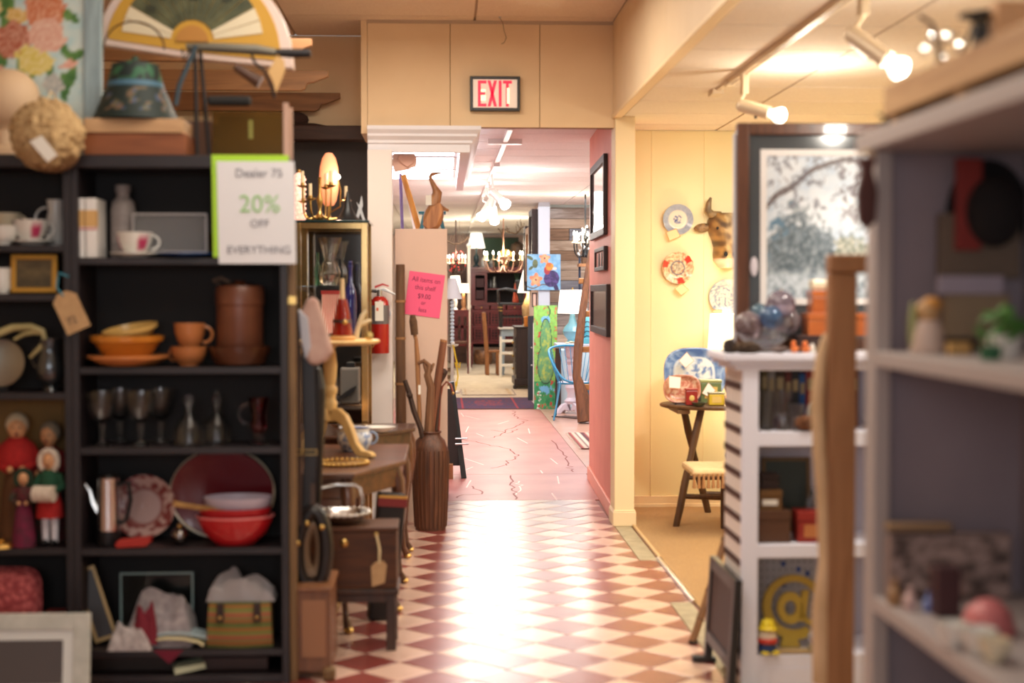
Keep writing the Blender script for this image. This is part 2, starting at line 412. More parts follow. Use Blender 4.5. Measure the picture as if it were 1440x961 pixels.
# hall and far rooms
struct('wall_hall_left', G().box(-2.7, -2.6, 10.1, 31.6, 0, ZH), HALLW)
struct('wall_hall_near', G().box(-2.6, -.5, 10.1, 10.16, 0, ZH), HALLW)
struct('wall_side_near', G().box(1.32, 4.5, 11.6, 11.7, 0, ZH), HALLW)
struct('wall_side_right', G().box(4.5, 4.6, 11.6, 31.6, 0, ZH), HALLW)
FARW = mt('far_wall', C(236, 214, 204), .6, c2=C(230, 206, 196), scale=1)
struct('wall_far', G().box(-2.6, 4.5, 31.5, 31.6, 0, ZH), FARW)
BLUEW = mt('pale_blue_post', C(198, 206, 220), .5)
XFAR = xa = XX(757, 20); xb = XX(772.5, 20)
w = struct('wall_far_right', G().box(xa + .01, xb, 20.06, 22.3, 0, ZH), FARW)
obj('end_post', G().box(xa, xb + .005, 19.98, 20.08, 0, ZH), BLUEW, w, bev=.004)
# reclaimed plank wall
w = struct('wall_plank', G().box(xb + .006, 4.5, 20.56, 20.66, 0, ZH), mt('plank_shadow', C(40, 34, 30), .9))
PLK = [wood('plank_%s' % n, C(*a), C(*b), .75, 0, rnd=.18) for n, a, b in (('grey', (176, 166, 160), (132, 122, 116)), ('brown', (164, 134, 110), (116, 92, 74)), ('pale', (206, 188, 170), (172, 150, 130)), ('blue', (152, 158, 170), (112, 114, 124)))]
rr = random.Random(3); z = .02
while z < 2.7:
    h = rr.choice((.12, .14, .15, .17)); h = min(h, 2.78 - z); x = xb + .01; L0 = rr.uniform(.3, .9)
    while x < 4.3:
        x2 = min(x + L0, 4.45); d = rr.uniform(.0, .014)
        obj('plank', G().box(x, x2 - .006, 20.53 - d, 20.56, z, z + h - .006), rr.choice(PLK), w, bev=.003)
        x = x2; L0 = rr.uniform(.7, 1.4)
    z += h
struct('trim_4', G().box(xb, 4.5, 20.5, 20.56, 2.76, ZH), mt('ceiling_edge', C(170, 186, 186), .5))

# ---- ceilings
def ceiling(name, x0, x1, y0, y1, z, mat, gm, xs, ysn, keep):
    base = struct(name, G().box(x0, x1, y0, y1, z + .012, z + .06), gm)
    big = G(); me = {}
    for a, b in zip(xs, xs[1:]):
        for c, d in zip(ysn, ysn[1:]):
            g = .008; s = (round(b - a, 3), round(d - c, 3))
            if keep((a + b) / 2, (c + d) / 2):
                if s not in me:
                    me[s] = mesh('ceiling_tile', G().box(-s[0] / 2 + g, s[0] / 2 - g, -s[1] / 2 + g, s[1] / 2 - g, -.006, .012), mat)
                obj('ceiling_tile', me[s], None, base, ((a + b) / 2, (c + d) / 2, z + .006))
            else: big.box(a + g, b - g, c + g, d - g, z, z + .012)
    if big.v: obj('outer_ceiling_tiles', big, mat, base, kind='stuff')
    return base
ceiling('ceiling', -4, 1.12, -3, 9.95, ZM, CEILT, GRIDM, [-4, -3.46, -2.24, -1.02, .2, 1.11], [-3 + .61 * k for k in range(21)] + [9.94], lambda x, y: y > 7.5 and x > -2.3)
ceiling('ceiling_side', 1.16, 4.6, -3, 10.12, ZR, mt('side_ceiling_tile', C(240, 228, 210), .85, c2=C(233, 219, 200), scale=60, bump=.2, rnd=.03), GRIDM, [1.165, 1.93, 3.15, 4.37, 4.6], [-3 + .607 * k for k in range(22)] + [10.1], lambda x, y: y > 5.3 and x < 4.4)
struct('ceiling_front', G().box(-.5, 1.2, 9.48, 10.1, ZH, ZH + .06), CEILH)
ceiling('ceiling_hall', -2.6, 4.5, 10.1, 31.6, ZH, CEILH, GRIDH, [-2.6, -1.95, -.73, .49, 1.71, 2.93, 4.5], [10.11 + .61 * k for k in range(36)], lambda x, y: -.8 < x < 1.8 or (x < 2.95 and 13 < y < 20.5))

# ---- white column and cornice of the hall booth
WCOL = mt('white_column', C(230, 222, 218), .5)
c0, c1 = XX(518, 9.35), XX(552, 9.35)
w = struct('trim_5', G().box(c0, c1, 9.30, 9.46, 0, 2.47), WCOL, bev=.003)
obj('baseboard', G().box(c0 - .01, c1 + .01, 9.288, 9.47, 0, .14), WHITEP, w)
prof = [(0, 0), (-.012, 0), (-.012, .05), (-.03, .058), (-.03, .075), (-.06, .10), (-.06, .115), (-.085, .14), (-.085, .165), (0, .165)]
rx = .155                                       # outer line of the return before the moulding's projection
gx = G()
def cornice(g, path):                           # path of (x, y, outward normal) mitred
    v = []
    for (x, y, nx, ny) in path:
        for (d, z) in prof: v.append((x - nx * d, y - ny * d, 2.46 + z))
    n = len(prof)
    return g.raw(v, [(i * n + k, i * n + (k + 1) % n, (i + 1) * n + (k + 1) % n, (i + 1) * n + k) for i in range(len(path) - 1) for k in range(n)] + [tuple(range(n)), tuple((len(path) - 1) * n + k for k in range(n))])
cornice(gx, [(c0, 9.36, 0, -1), (rx, 9.36, 1, -1), (rx, 12.9, 1, 0)])
w = struct('trim_6', gx, WHITEP)
obj('fascia_back', G().box(c0, rx, 9.36, 9.40, 2.46, 2.625).box(rx - .05, rx, 9.40, 12.9, 2.46, 2.625), WHITEP, w)

GLOWP = mt('added_ceiling_glow', (1, 1, 1), .4, emit=7.5, ec=(.93, .96, 1))  # added panels whose glow makes the ceiling behind the cornice burn white
for i, y in enumerate((10.95, 12.3, 13.65, 14.95)):
    t = thing('added_glow_panel', ('added glowing panel nearest the white cornice', 'second added glowing panel behind the cornice', 'third added glowing panel behind the cornice', 'added glowing panel farthest behind the cornice')[i], 'glow panel', (-.27, y, ZH - .03))
    obj('frame', G().box(-.39, -.36, -.62, .62, 0, .03).box(.36, .39, -.62, .62, 0, .03).box(-.36, .36, -.62, -.59, 0, .03).box(-.36, .36, .59, .62, 0, .03), WHITEP, t)
    obj('diffuser', G().box(-.36, .36, -.59, .59, .008, .02), GLOWP, t, label='glowing diffuser')

# ================================================================== BLACK BOOKCASES (left)
BKF = 5.60; BKB = 5.90                          # front and back planes
BLK = mt('black_stained_board', C(40, 33, 36), .42, c2=C(32, 26, 29), scale=5)
BLKB = mt('black_backing', C(17, 14, 16), .7)
def kpx(Y): return Y / FPX
def bookcase(label, x0, x1, ztop, zs, flat_top=True):
    t = thing('bookcase', label, 'bookcase', ((x0 + x1) / 2, BKF, 0))
    h = (x1 - x0) / 2; th = .028; D = BKB - BKF
    for s in (-1, 1): obj('side_panel', G().box(min(s * h, s * (h - th)), max(s * h, s * (h - th)), 0, D, 0, ztop - .05), BLK, t, bev=.002)
    obj('top_panel', G().box(-h, h, -.004, D, ztop - .05, ztop), BLK, t, bev=.004)
    obj('back_panel', G().box(-h + th, h - th, D - .012, D, 0, ztop - .05), BLKB, t)
    for z in zs: obj('shelf', G().box(-h + th, h - th, .004, D - .012, z - .026, z), BLK, t, bev=.002)
    obj('plinth', G().box(-h + th, h - th, .03, .045, 0, .012), BLK, t)
    return t
XD = XX(101, BKF, 500)                           # the joint of the two cases
XR = XX(404.5, BKF, 500)
ZT = ZZ(218, BKF, 250)
S1, S2, S3, S4, S5 = (ZZ(v, BKF, 250) for v in (363, 517, 630, 772, 915))
bookcase('wide black bookcase full of pottery and glass, beside the passage', XD, XR, ZT, (S1, S2, S3, S4, S5, .038))
La, Lb, Lc, Ld, Le = (ZZ(v, BKF, 60) for v in (345, 414, 553, 772, 900))
bookcase('narrower black bookcase with figurines, half outside the frame', XD - .92, XD - .001, ZT, (La, Lb, Lc, Ld, Le, .038))
LIFT = .0015
S1, S2, S3, S4, S5 = (v + LIFT for v in (S1, S2, S3, S4, S5)); La, Lb, Lc, Ld, Le = (v + LIFT for v in (La, Lb, Lc, Ld, Le)); ZT += LIFT
def on(px, z, Y): 
    py = 410 - (z - 1.55) * FPX / Y
    return (XX(px, Y, py), Y, z + .0012)

# ---- shared builders for pottery
WCER = mt('white_china', C(226, 224, 218), .2); CREAMC = mt('cream_china', C(226, 214, 186), .25)
PNT = paint('painted_china', .22)
def cup(name, label, loc, r, h, mat, rz=0, group=None, cf=None, flare=.75):
    t = thing(name, label, 'cup', loc, rz, group)
    pr = [(0, .006), (r * flare * .7, 0), (r * flare * .72, .008), (r * flare, h * .25), (r * .92, h * .6), (r, h), (r * .94, h), (r * .86, h * .6), (r * flare * .8, h * .25), (0, h * .15)]
    if cf: obj('bowl', G().lathe(pr, 28, fn=cf), PNT, t, col=True)
    else: obj('bowl', G().lathe(pr, 28), mat, t)
    obj('handle', G().tube(arc((r * .92, 0, h * .55), h * .32, -PI * .55, PI * .55, 9), h * .06, 7), mat, t)
    return t
def lath(name, label, cat, loc, prof, mat, n=28, group=None, **k):
    return obj(name, G().lathe(prof, n, **k), mat, None, loc, label=label, cat=cat, group=group, col=('fn' in k))
def saucer(label, loc, r, mat, group=None):
    return lath('saucer', label, 'saucer', loc, [(0, .004), (r * .5, 0), (r * .55, .004), (r, .016), (r, .02), (r * .55, .009), (0, .008)], mat, group=group)
PINKFL = rgb(186, 54, 96)
def flowers(r0):
    def f(r, a, k):
        if k in (3, 4) and (abs((a % 2.1) - 1.0) < .33): return PINKFL
        return rgb(228, 224, 216)
    return f

# ---- wide bookcase, top shelf (S1)
YB = 5.70
for i, px in enumerate((118, 134.5)):
    x, _, _ = on(px, S1, YB)
    t = thing('book', ('white spined book with tan band, left of the two by the joint', 'white spined book with tan band, right of the two by the joint')[i], 'book', (x, 5.63, S1))
    obj('cover', G().box(-.0205, .0205, 0, .17, 0, .232), mt('white_book', C(232, 228, 224), .5), t, bev=.003)
    obj('spine_band', G().box(-.0208, .0208, -.0015, .03, .12, .185), mt('tan_band', C(214, 170, 108), .6), t, label='tan spine label')
    obj('spine_line', G().box(-.0208, .0208, -.0015, .02, .108, .116), mt('pink_band', C(214, 150, 150), .6), t)
lath('bottle', 'tall grey stoneware bottle with short neck behind the teacup', 'bottle', on(174, S1, 5.79),
     [(0, 0), (.046, 0), (.049, .01), (.049, .19), (.044, .225), (.026, .245), (.026, .262), (.031, .266), (.031, .292), (.02, .295), (0, .29)], mt('grey_stoneware', C(156, 146, 142), .5, c2=C(134, 124, 122), scale=9, stretch=(1, 1, 4)))
saucer('white saucer under the pink flowered teacup', on(190, S1, 5.68), .098, WCER)
p = on(190, S1 + .014, 5.68); cup('teacup', 'white teacup with pink flowers beside the grey bottle', p, .072, .085, WCER, .25, cf=flowers(1))
p = on(266, S1, 5.72); lath('plate', 'blue glazed plate lying under the clear plastic cover', 'plate', p, [(0, .004), (.09, 0), (.1, .004), (.155, .014), (.155, .019), (.1, .012), (0, .01)], mt('blue_glaze', C(52, 78, 126), .25), sx=.85)
t = thing('cake_cover', 'clear plastic box lid catching lamp reflections behind the paper sign', 'cover', on(244, S1 + .02, 5.80))
g = G(); pl = [(-.145, 0), (.145, 0), (.142, .13), (.125, .158), (-.125, .158), (-.142, .13)]
obj('shell', g.prism(pl, -.07, .07), mt('cloudy_plastic', (.62, .6, .6), .12, trans=.75, ior=1.3), t, bev=.006)
obj('rim', G().frame(.296, .158, .008, -.078, -.07), mt('cloudy_rim', C(170, 164, 162), .2), t)
lath('shot_glass', 'small amber glass at the right end of the top shelf', 'glass', on(303, S1, 5.78), [(0, 0), (.022, 0), (.028, .1), (.025, .1), (.02, .006), (0, .006)], glass('amber_glass', (.9, .62, .3)))

# ---- hanging sale sign
t = thing('paper_sign', 'white paper sale sign over lime sheet hung from the bookcase top', 'sign', (XX(358, 5.575, 290), 5.578, 0))
def quad(par, name, px0, px1, py0, py1, Y, mat, d=.0012, sk=0):
    x0, x1 = XX(px0, Y, (py0 + py1) / 2) - par.location.x, XX(px1, Y, (py0 + py1) / 2) - par.location.x
    z0, z1 = ZZ(py1, Y, (px0 + px1) / 2), ZZ(py0, Y, (px0 + px1) / 2)
    return obj(name, G().prism([(x0 + sk, z0), (x1 + sk, z0), (x1, z1), (x0, z1)], Y - par.location.y, Y - par.location.y + d), mat, par)
quad(t, 'backing_sheet', 298, 406, 218, 362, 5.585, mt('lime_paper', C(176, 226, 62), .7), sk=.004)['label'] = 'lime green backing sheet'
quad(t, 'front_sheet', 305, 414, 227, 371, 5.578, mt('sign_paper', C(228, 230, 236), .7), sk=.006)
gi = mt('green_ink', C(150, 200, 130), .7); gy = mt('grey_ink', C(120, 120, 130), .7)
for s, px, py, sz, m_ in (('Dealer 75', 364, 244, .046, gy), ('20%', 365, 288, .096, gi), ('OFF', 365, 315, .042, gy), ('EVERYTHING', 364, 352, .042, gy)):
    o = text(s, sz, m_, t, (XX(px, 5.576, py) - t.location.x, -.0022, ZZ(py, 5.576, px)))

# ---- second shelf (S2): yellow and brown pottery
OCH = mt('ochre_glaze', C(214, 138, 50), .22, c2=C(198, 120, 40), scale=5, coat=.4); ORG = mt('orange_glaze', C(208, 132, 76), .25)
BRN = mt('brown_glaze', C(92, 52, 32), .2, c2=C(70, 38, 24), scale=6, coat=.3); TANG = mt('tan_glaze', C(186, 118, 70), .25)
lath('plate', 'large round orange plate under the yellow mixing bowls', 'plate', on(181, S2, 5.72), [(0, .004), (.10, 0), (.12, .004), (.168, .03), (.170, .04), (.164, .042), (.115, .014), (0, .012)], ORG).scale = (.95, .95, 1)
bowlp = lambda r, h: [(0, .005), (r * .52, 0), (r * .55, .012), (r * .72, h * .35), (r * .9, h * .74), (r * 1.0, h * .78), (r * 1.02, h * .98), (r * .95, h), (r * .88, h * .74), (r * .66, h * .3), (0, .014)]
lath('mixing_bowl', 'wide yellow ochre mixing bowl on the orange plate', 'bowl', on(179, S2 + .014, 5.72), bowlp(.142, .105), OCH)
o = lath('mixing_bowl', 'smaller pale yellow bowl with white rim tilted inside the ochre one', 'bowl', on(187, S2 + .085, 5.72), bowlp(.108, .07), mt('pale_yellow_glaze', C(218, 178, 104), .25)); o.rotation_euler = (R(8), R(-9), 0)
cup('mug', 'squat tan cup under the other cup on the pottery shelf', on(266, S2, 5.70), .072, .075, TANG, R(160))
cup('mug', 'tan pouring cup stacked on the squat cup', on(267, S2 + .068, 5.70), .062, .10, TANG, 0)
lath('dish', 'shallow dark brown glazed dish under the tall crock', 'dish', on(338, S2, 5.71), [(0, .006), (.08, 0), (.1, .006), (.118, .05), (.122, .075), (.115, .075), (.095, .03), (0, .02)], BRN)
t = thing('crock', 'tall brown stoneware crock with lid and tied handle', 'crock', on(338, S2 + .037, 5.71))
obj('body', G().lathe([(0, 0), (.086, 0), (.092, .012), (.092, .20), (.096, .205), (.096, .262), (.088, .278), (.0, .278)], 28), mt('crock_brown', C(112, 66, 46), .35, c2=C(92, 52, 36), scale=7), t)
obj('lid', G().lathe([(0, .30), (.02, .30), (.024, .29), (.08, .282), (.088, .278), (0, .27)], 24), BRN, t)
obj('cord_handle', G().tube([(-.07, -.05, .285), (-.095, -.06, .30), (-.06, -.08, .31), (-.03, -.07, .292)], .006, 6), mt('dark_cord', C(70, 56, 46), .8), t)

# ---- third shelf (S3): clear glass
gob = [(0, .004), (.036, 0), (.038, .004), (.01, .016), (.0075, .04), (.012, .075), (.009, .088), (.036, .108), (.054, .15), (.060, .215), (.057, .215), (.051, .15), (.033, .112), (0, .102)]
lab = ('clear cut goblet, first from the bookcase joint', 'clear goblet set slightly behind the first goblet', 'clear cut goblet, third in the glass row', 'clear goblet beside the stoppered decanters')
for i, (px, Y) in enumerate(((144, 5.66), (169, 5.80), (198, 5.66), (226, 5.80))):
    lath('goblet', lab[i], 'goblet', on(px, S3, Y), gob, GLASS, 20, 'goblets on the glass shelf')
for i, (px, Y, s) in enumerate(((266, 5.68, 1.0), (305, 5.76, .95))):
    t = thing('decanter', ('clear glass decanter with ball stopper, next to the goblets', 'clear glass decanter with pointed stopper, next to the red pitcher')[i], 'decanter', on(px, S3, Y), 0, 'glass decanters')
    obj('flask', G().lathe([(0, .005), (.056 * s, 0), (.06 * s, .01), (.058 * s, .07), (.03 * s, .11), (.016, .125), (.016, .15), (.024, .158), (.018, .158), (.012, .13), (.026 * s, .105), (.05 * s, .068), (.052 * s, .012), (0, .01)], 20), GLASS, t)
    obj('stopper', G().ball((0, 0, .178), .02) if i == 0 else G().lathe([(0, .15), (.014, .155), (.018, .175), (0, .215)], 12), GLASS, t)
t = thing('pitcher', 'small ruby red glass pitcher on clear foot', 'pitcher', on(364, S3, 5.70))
obj('body', G().lathe([(0, .05), (.022, .045), (.034, .07), (.028, .11), (.042, .185), (.039, .185), (.024, .11), (.03, .072), (0, .055)], 22), glass('ruby_glass', (.45, .02, .04), .05), t)
obj('foot', G().lathe([(0, .004), (.04, 0), (.042, .006), (.014, .02), (.018, .045), (0, .05)], 20), GLASS, t, label='clear glass foot')
obj('handle', G().tube(arc((-.04, 0, .12), .04, PI * .45, PI * 1.5, 9), .005, 6), GLASS, t, label='clear glass handle')

# ---- fourth shelf (S4)
t = thing('coffee_pot', 'tall silver coffee pot with black handle and base', 'coffee pot', on(153, S4, 5.68), R(180))
obj('body', G().lathe([(0, .06), (.044, .06), (.046, .07), (.041, .26), (.043, .268), (.03, .282), (0, .285)], 24), SILVER, t)
obj('base', G().lathe([(0, 0), (.043, 0), (.046, .008), (.044, .062), (0, .062)], 24), BLACKM, t, label='black base')
obj('spout', G().tube([(.042, 0, .13), (.062, 0, .17), (.072, 0, .215), (.092, 0, .245)], [.016, .013, .01, .008], 8), SILVER, t)
obj('handle', G().tube([(-.04, 0, .24), (-.08, 0, .25), (-.088, 0, .18), (-.07, 0, .10), (-.042, 0, .085)], .009, 8), BLACKM, t, label='black handle')
def redplate(r, a, k):
    rr_ = r / .128
    if rr_ > .62:
        return rgb(132, 58, 58) if noise.noise(Vector((math.cos(a) * 4.5 * rr_, math.sin(a) * 4.5 * rr_, 3))) > .0 else rgb(196, 160, 152)
    if .5 < rr_: return rgb(150, 90, 84)
    return rgb(186, 152, 146)
t = thing('plate', 'red transferware plate standing on edge behind the coffee pot', 'plate', on(203, S4 + .005, 5.81), 0, rot=None)
pr = [(0, .0)] + [(.128 * k / 20, .002 if k < 12 else .002 + .012 * (k - 12) / 8) for k in range(1, 21)] + [(.129, .010), (.08, -.006), (0, -.006)]
obj('dish', G().lathe(pr, 72, RotM(R(80), 0, 0, (0, 0, .128)), fn=redplate), PNT, t, col=True)
obj('dish_stand', G().box(-.045, -.035, -.03, .05, 0, .012).box(.035, .045, -.03, .05, 0, .012).box(-.045, .045, .03, .04, 0, .012), BLACKM, t)
obj('trinket_box', G().prism([(-.058, 0), (.058, .006), (.075, .022), (.07, .04), (-.05, .03), (-.06, .02)], -.03, .03), mt('red_lacquer', C(168, 40, 30), .4), None, on(186, S4, 5.63), label='small red lacquer box in front of the standing plate', cat='box', bev=.004)
t = thing('ornament', 'small round silver bauble with cap beside the red bowls', 'ornament', on(253, S4, 5.69))
obj('ball', G().ball((0, 0, .034), .034, 18, 12), mt('dark_silver', (.30, .27, .26), .15, 1), t)
obj('cap', G().cyl((0, 0, .066), (0, 0, .08), .009), BRASS, t)
t = thing('platter', 'large oval maroon platter with cream rim standing behind red bowls', 'platter', on(314, S4 + .008, 5.83))
ov = lambda r, sx: [(r * math.cos(2 * PI * i / 40) * sx, .178 + r * math.sin(2 * PI * i / 40)) for i in range(40)]
obj('dish', G().lathe([(0, 0), (.13, 0), (.178, .02), (.181, .014), (.13, -.008), (0, -.008)], 44, RotM(R(96), 0, 0, (0, .0, .178)), 1.16, 1), mt('maroon_glaze', C(110, 26, 36), .3, coat=.3), t)
obj('rim', G().tube([(.209 * math.cos(2 * PI * i / 44), -.018 + .02 * math.sin(2 * PI * i / 44), .178 + .18 * math.sin(2 * PI * i / 44)) for i in range(44)], .005, 6, True), CREAMC, t, label='cream rim')
REDB = mt('red_enamel', C(190, 34, 40), .22, coat=.4)
b1 = on(331, S4, 5.69)
bw = lambda r, h: [(0, .006), (r * .5, 0), (r * .55, .006), (r * .82, h * .4), (r * .97, h * .8), (r, h), (r * .97, h), (r * .93, h * .8), (r * .78, h * .42), (0, .016)]
lath('bowl', 'outermost of the nested red bowls, wide and glossy', 'bowl', b1, bw(.152, .115), REDB, 36, sy=.76)
obj('bowl_rim', G().tube([(.152 * math.cos(2 * PI * i / 40), .152 * .76 * math.sin(2 * PI * i / 40), .113) for i in range(40)], .004, 6, True), mt('pink_rim', C(226, 120, 120), .3), bpy.data.objects[[o.name for o in bpy.data.objects if o.name.startswith('bowl')][-1]])
lath('bowl', 'second red bowl nested inside the outermost one', 'bowl', (b1[0], b1[1], S4 + .05), bw(.145, .10), mt('red_enamel_deep', C(176, 30, 38), .25), 36, sy=.74)
lath('bowl', 'pale lavender bowl nested inside the two red bowls', 'bowl', (b1[0] + .012, b1[1], S4 + .09), bw(.136, .10), mt('lavender_china', C(190, 180, 196), .3), 36, sy=.72)
t = thing('dried_grass', 'bundle of dried wheat stalks lying over the red bowls', 'dried grass', (on(260, S4, 5.62)[0], 5.63, S4 + .155))
for k in range(7):
    dz = .005 * (k % 3); dy = .006 * (k - 3)
    obj('stalk', G().tube([(-.045, dy * .4, .012 + dz), (.0, dy * .6, .004 + dz), (.07, dy, -.006 + dz), (.16, dy * 1.2, -.005 + dz)], [.006, .004, .002, .0015], 6), mt('straw', C(176, 134, 78), .8, c2=C(150, 108, 58), scale=40), t)

# ---- fifth shelf (S5)
t = thing('picture_frame', 'small gold edged picture frame leaning sideways on the low shelf', 'picture frame', (on(150, S5, 5.7)[0], 5.70, S5 + .02), 0, rot=(R(-6), R(-17), R(14)))
obj('moulding', G().frame(.088, .30, .014, -.008, .012), mt('gilt_frame', C(176, 150, 104), .4, .3), t, bev=.002)
obj('backing', G().box(-.034, .034, -.002, .006, .012, .288), mt('dark_picture', C(44, 40, 42), .3), t)
t = thing('glass_dish', 'rectangular clear glass dish standing behind folded linens', 'dish', on(222, S5, 5.80))
obj('tray', G().box(-.142, .142, -.01, .01, .06, .265).box(-.142, .142, -.03, .06, .0, .06), glass('greenish_glass', (.85, .95, .93), .05), t, bev=.008)
obj('lip', G().frame(.295, .27, .008, -.016, -.008), mt('glass_edge', C(150, 178, 178), .1), t)
LIN = mt('white_linen', C(176, 168, 170), .85, c2=C(140, 132, 136), scale=35, bump=.6, sheen=.2)
def crumple(w, d, h, seed, amp=.35):
    def f(u, v):
        x = (u - .5) * w; y = (v - .5) * d; e = max(0, 1 - (2 * u - 1) ** 4) * max(0, 1 - (2 * v - 1) ** 4)
        return (x, y, max(.0, h * e ** .6 * (1 - amp + amp * 1.6 * (noise.noise(Vector((u * 4, v * 4, seed))) + .3))))
    return G().surf(f, 22, 16)
obj('linen', crumple(.27, .2, .20, 1), LIN, None, on(228, S5, 5.73), label='heap of white lace linen in front of glass dish', cat='linen')
obj('linen', crumple(.17, .12, .10, 5), mt('pale_lace', C(196, 186, 184), .85, c2=C(160, 150, 150), scale=50, bump=.5), None, on(186, S5, 5.645), label='small pale lace bundle beside the leaning frame', cat='linen')
obj('linen', crumple(.10, .08, .15, 9), mt('dark_red_cloth', C(120, 26, 44), .8), None, on(205, S5 + .02, 5.64), label='dark red cloth tucked among white linens', cat='cloth')
def strip_cloth(label, pts, wdt, mat, name='napkin'):
    g = G(); v = []
    for (x, y, z) in pts: v += [(x, y, z), (x, y + wdt, z + .004), (x, y + wdt, z + .001), (x, y, z - .006)]
    n = 4; f = [(i * n + k, i * n + (k + 1) % n, (i + 1) * n + (k + 1) % n, (i + 1) * n + k) for i in range(len(pts) - 1) for k in range(n)]
    return obj(name, g.raw(v, f, True), mat, None, label=label, cat='cloth')
def pts_px(L, Y): return [tuple(at(px, py, Y)) for px, py in L]
strip_cloth('cream folded napkin edge at the front of the low shelf', pts_px([(202, 905), (215, 900), (235, 898), (258, 899), (278, 903), (286, 908)], 5.61), .1, mt('cream_cloth', C(226, 214, 170), .8))
strip_cloth('pale blue folded napkin under the white linens', pts_px([(212, 895), (232, 891), (255, 890), (290, 897), (296, 906)], 5.625), .1, mt('blue_cloth', C(170, 190, 196), .8))
obj('napkin', G().prism([(-.055, 0), (.06, .0), (.03, -.03), (.005, -.052), (-.02, -.03)], -.004, .004), mt('burgundy_cloth', C(112, 20, 46), .8), None, (on(236, S5, 5.595)[0], 5.594, S5), label='burgundy cloth corner hanging over the shelf edge', cat='cloth')
def bagcol(u, v):
    s = [(92, 100, 50), (150, 88, 46), (120, 116, 66), (166, 84, 64), (140, 120, 70), (112, 128, 60), (160, 96, 48), (98, 112, 56)]
    return rgb(*s[int(v * 15.9) % 8])
t = thing('handbag', 'striped woven handbag in green and rust with dark buckles', 'bag', on(340, S5, 5.68)); t.scale = (1.16, 1, 1.06)
bx = lambda u, v: ((u - .5) * .225 * (1 - .08 * v), -.05 + .02 * math.sin(PI * u) * -1 - .012 * math.sin(PI * v), v * .17)
obj('front_panel', G().surf(bx, 24, 32, cf=bagcol), paint('woven_stripes', .8), t, col=True, fix=False)
obj('body', G().box(-.105, .105, -.045, .06, 0, .168), mt('bag_side', C(110, 96, 54), .8), t, bev=.01)
for s in (-.062, .062):
    b = obj('strap', G().box(s - .012, s + .012, -.086, -.07, .10, .17), mt('dark_leather', C(48, 30, 24), .5), t, bev=.003)
    obj('buckle', G().ball((s, -.088, .118), .007, 8, 6), BRASS, b)
obj('plastic_bag', crumple(.27, .12, .10, 3, .5), mt('clear_plastic', C(186, 180, 182), .22, trans=.35, ior=1.2), None, on(341, S5 + .182, 5.685), label='crumpled clear plastic wrap on top of striped handbag', cat='plastic bag')
# bottom shelf
obj('storage_box', G().box(-.18, .18, -.08, .1, 0, .062), mt('dark_brown_box', C(36, 24, 20), .6), None, (on(188, .04, 5.75)[0], 5.75, .04), label='flat dark brown box on the bottom shelf', cat='box', bev=.004)
obj('storage_box', G().box(-.13, .13, -.08, .1, 0, .05), mt('dark_red_box', C(58, 36, 34), .5), None, (on(335, .04, 5.75)[0], 5.75, .04), label='low dark reddish box under the handbag shelf', cat='box', bev=.004)
obj('booklet', G().box(-.06, .06, -.05, .05, 0, .022, RotM(0, R(-8), R(15))), mt('pale_green_paper', C(200, 206, 176), .7), None, (on(265, .038, 5.65)[0], 5.67, .049), label='pale green booklet between the bottom shelf boxes', cat='booklet')

# ---- narrow bookcase: shelves a to e
saucer('white saucer under flowered cup on the narrow bookcase', on(46, La, 5.69), .085, WCER)
cup('teacup', 'white cup with dark pink flowers on the narrow bookcase', on(43, La + .014, 5.69), .068, .085, WCER, .2, cf=flowers(1))
cup('teacup', 'white cup at the very edge of the frame', on(4, La, 5.66), .06, .075, WCER, 0)
cup('teacup', 'white cup stacked with visible handle loop, behind the edge cup', on(12, La + .05, 5.77), .05, .08, CREAMC, 0)
t = thing('creamer', 'tall white creamer jug near the bookcase joint', 'jug', on(79, La, 5.80), R(180))
obj('body', G().lathe([(0, 0), (.034, 0), (.042, .03), (.04, .09), (.03, .14), (.036, .185), (.033, .185), (.027, .14), (0, .02)], 24), WCER, t)
obj('handle', G().tube(arc((.036, 0, .11), .045, -PI * .5, PI * .5, 8), .005, 6), WCER, t)
t = thing('picture_frame', 'small gilt framed dark landscape on the narrow bookcase', 'picture frame', on(48, Lb + .003, 5.66), 0, rot=(R(-5), 0, 0))
obj('moulding', G().frame(.178, .150, .02, -.01, .012), mt('gold_frame', C(200, 150, 62), .35, .5), t, bev=.003)
pic('painting', .14, .112, lambda u, v: mix(rgb(72, 60, 34), rgb(110, 92, 56), v + .5 * fbm(u * 3, v * 3, 1)), t, (0, -.002, .019), 20, 20)
cup('mug', 'white mug with gold mark beside the gilt frame', on(4, Lb, 5.66), .032, .10, WCER, R(180), flare=.98)
t = thing('price_tag', 'brown kraft price tag tied to the bookcase joint', 'tag', tuple(at(100, 440, 5.575)), 0, rot=(0, R(-24), 0))
k = .0028
obj('card', G().prism([(-.048, -.075), (.048, -.075), (.048, .06), (.02, .085), (-.02, .085), (-.048, .06)], -.001, .001), KRAFT, t)
obj('ribbon', G().tube([(0, 0, .07), (-.01, -.002, .11), (.005, 0, .135), (.02, .005, .16), (.05, 0, .13)], .004, 6), mt('teal_ribbon', C(60, 130, 150), .6), t)
text('72', .04, INK, t, (-.01, -.0015, -.03))
obj('horn', G().tube(pts_px([(-22, 490), (-5, 470), (18, 461), (44, 460), (60, 466), (63, 477), (56, 490), (42, 503)], 5.66), [.016, .016, .015, .014, .013, .011, .009, .006], 10).tube(pts_px([(20, 478), (34, 470), (48, 467), (58, 468)], 5.665), [.006, .009, .011, .012], 8), mt('cream_horn', C(190, 178, 126), .4, c2=C(160, 146, 98), scale=12), None, label='curved cream horn lying above the pewter plate', cat='horn')
t = thing('plate', 'round pewter plate standing at the edge of narrow bookcase', 'plate', on(2, Lc, 5.72))
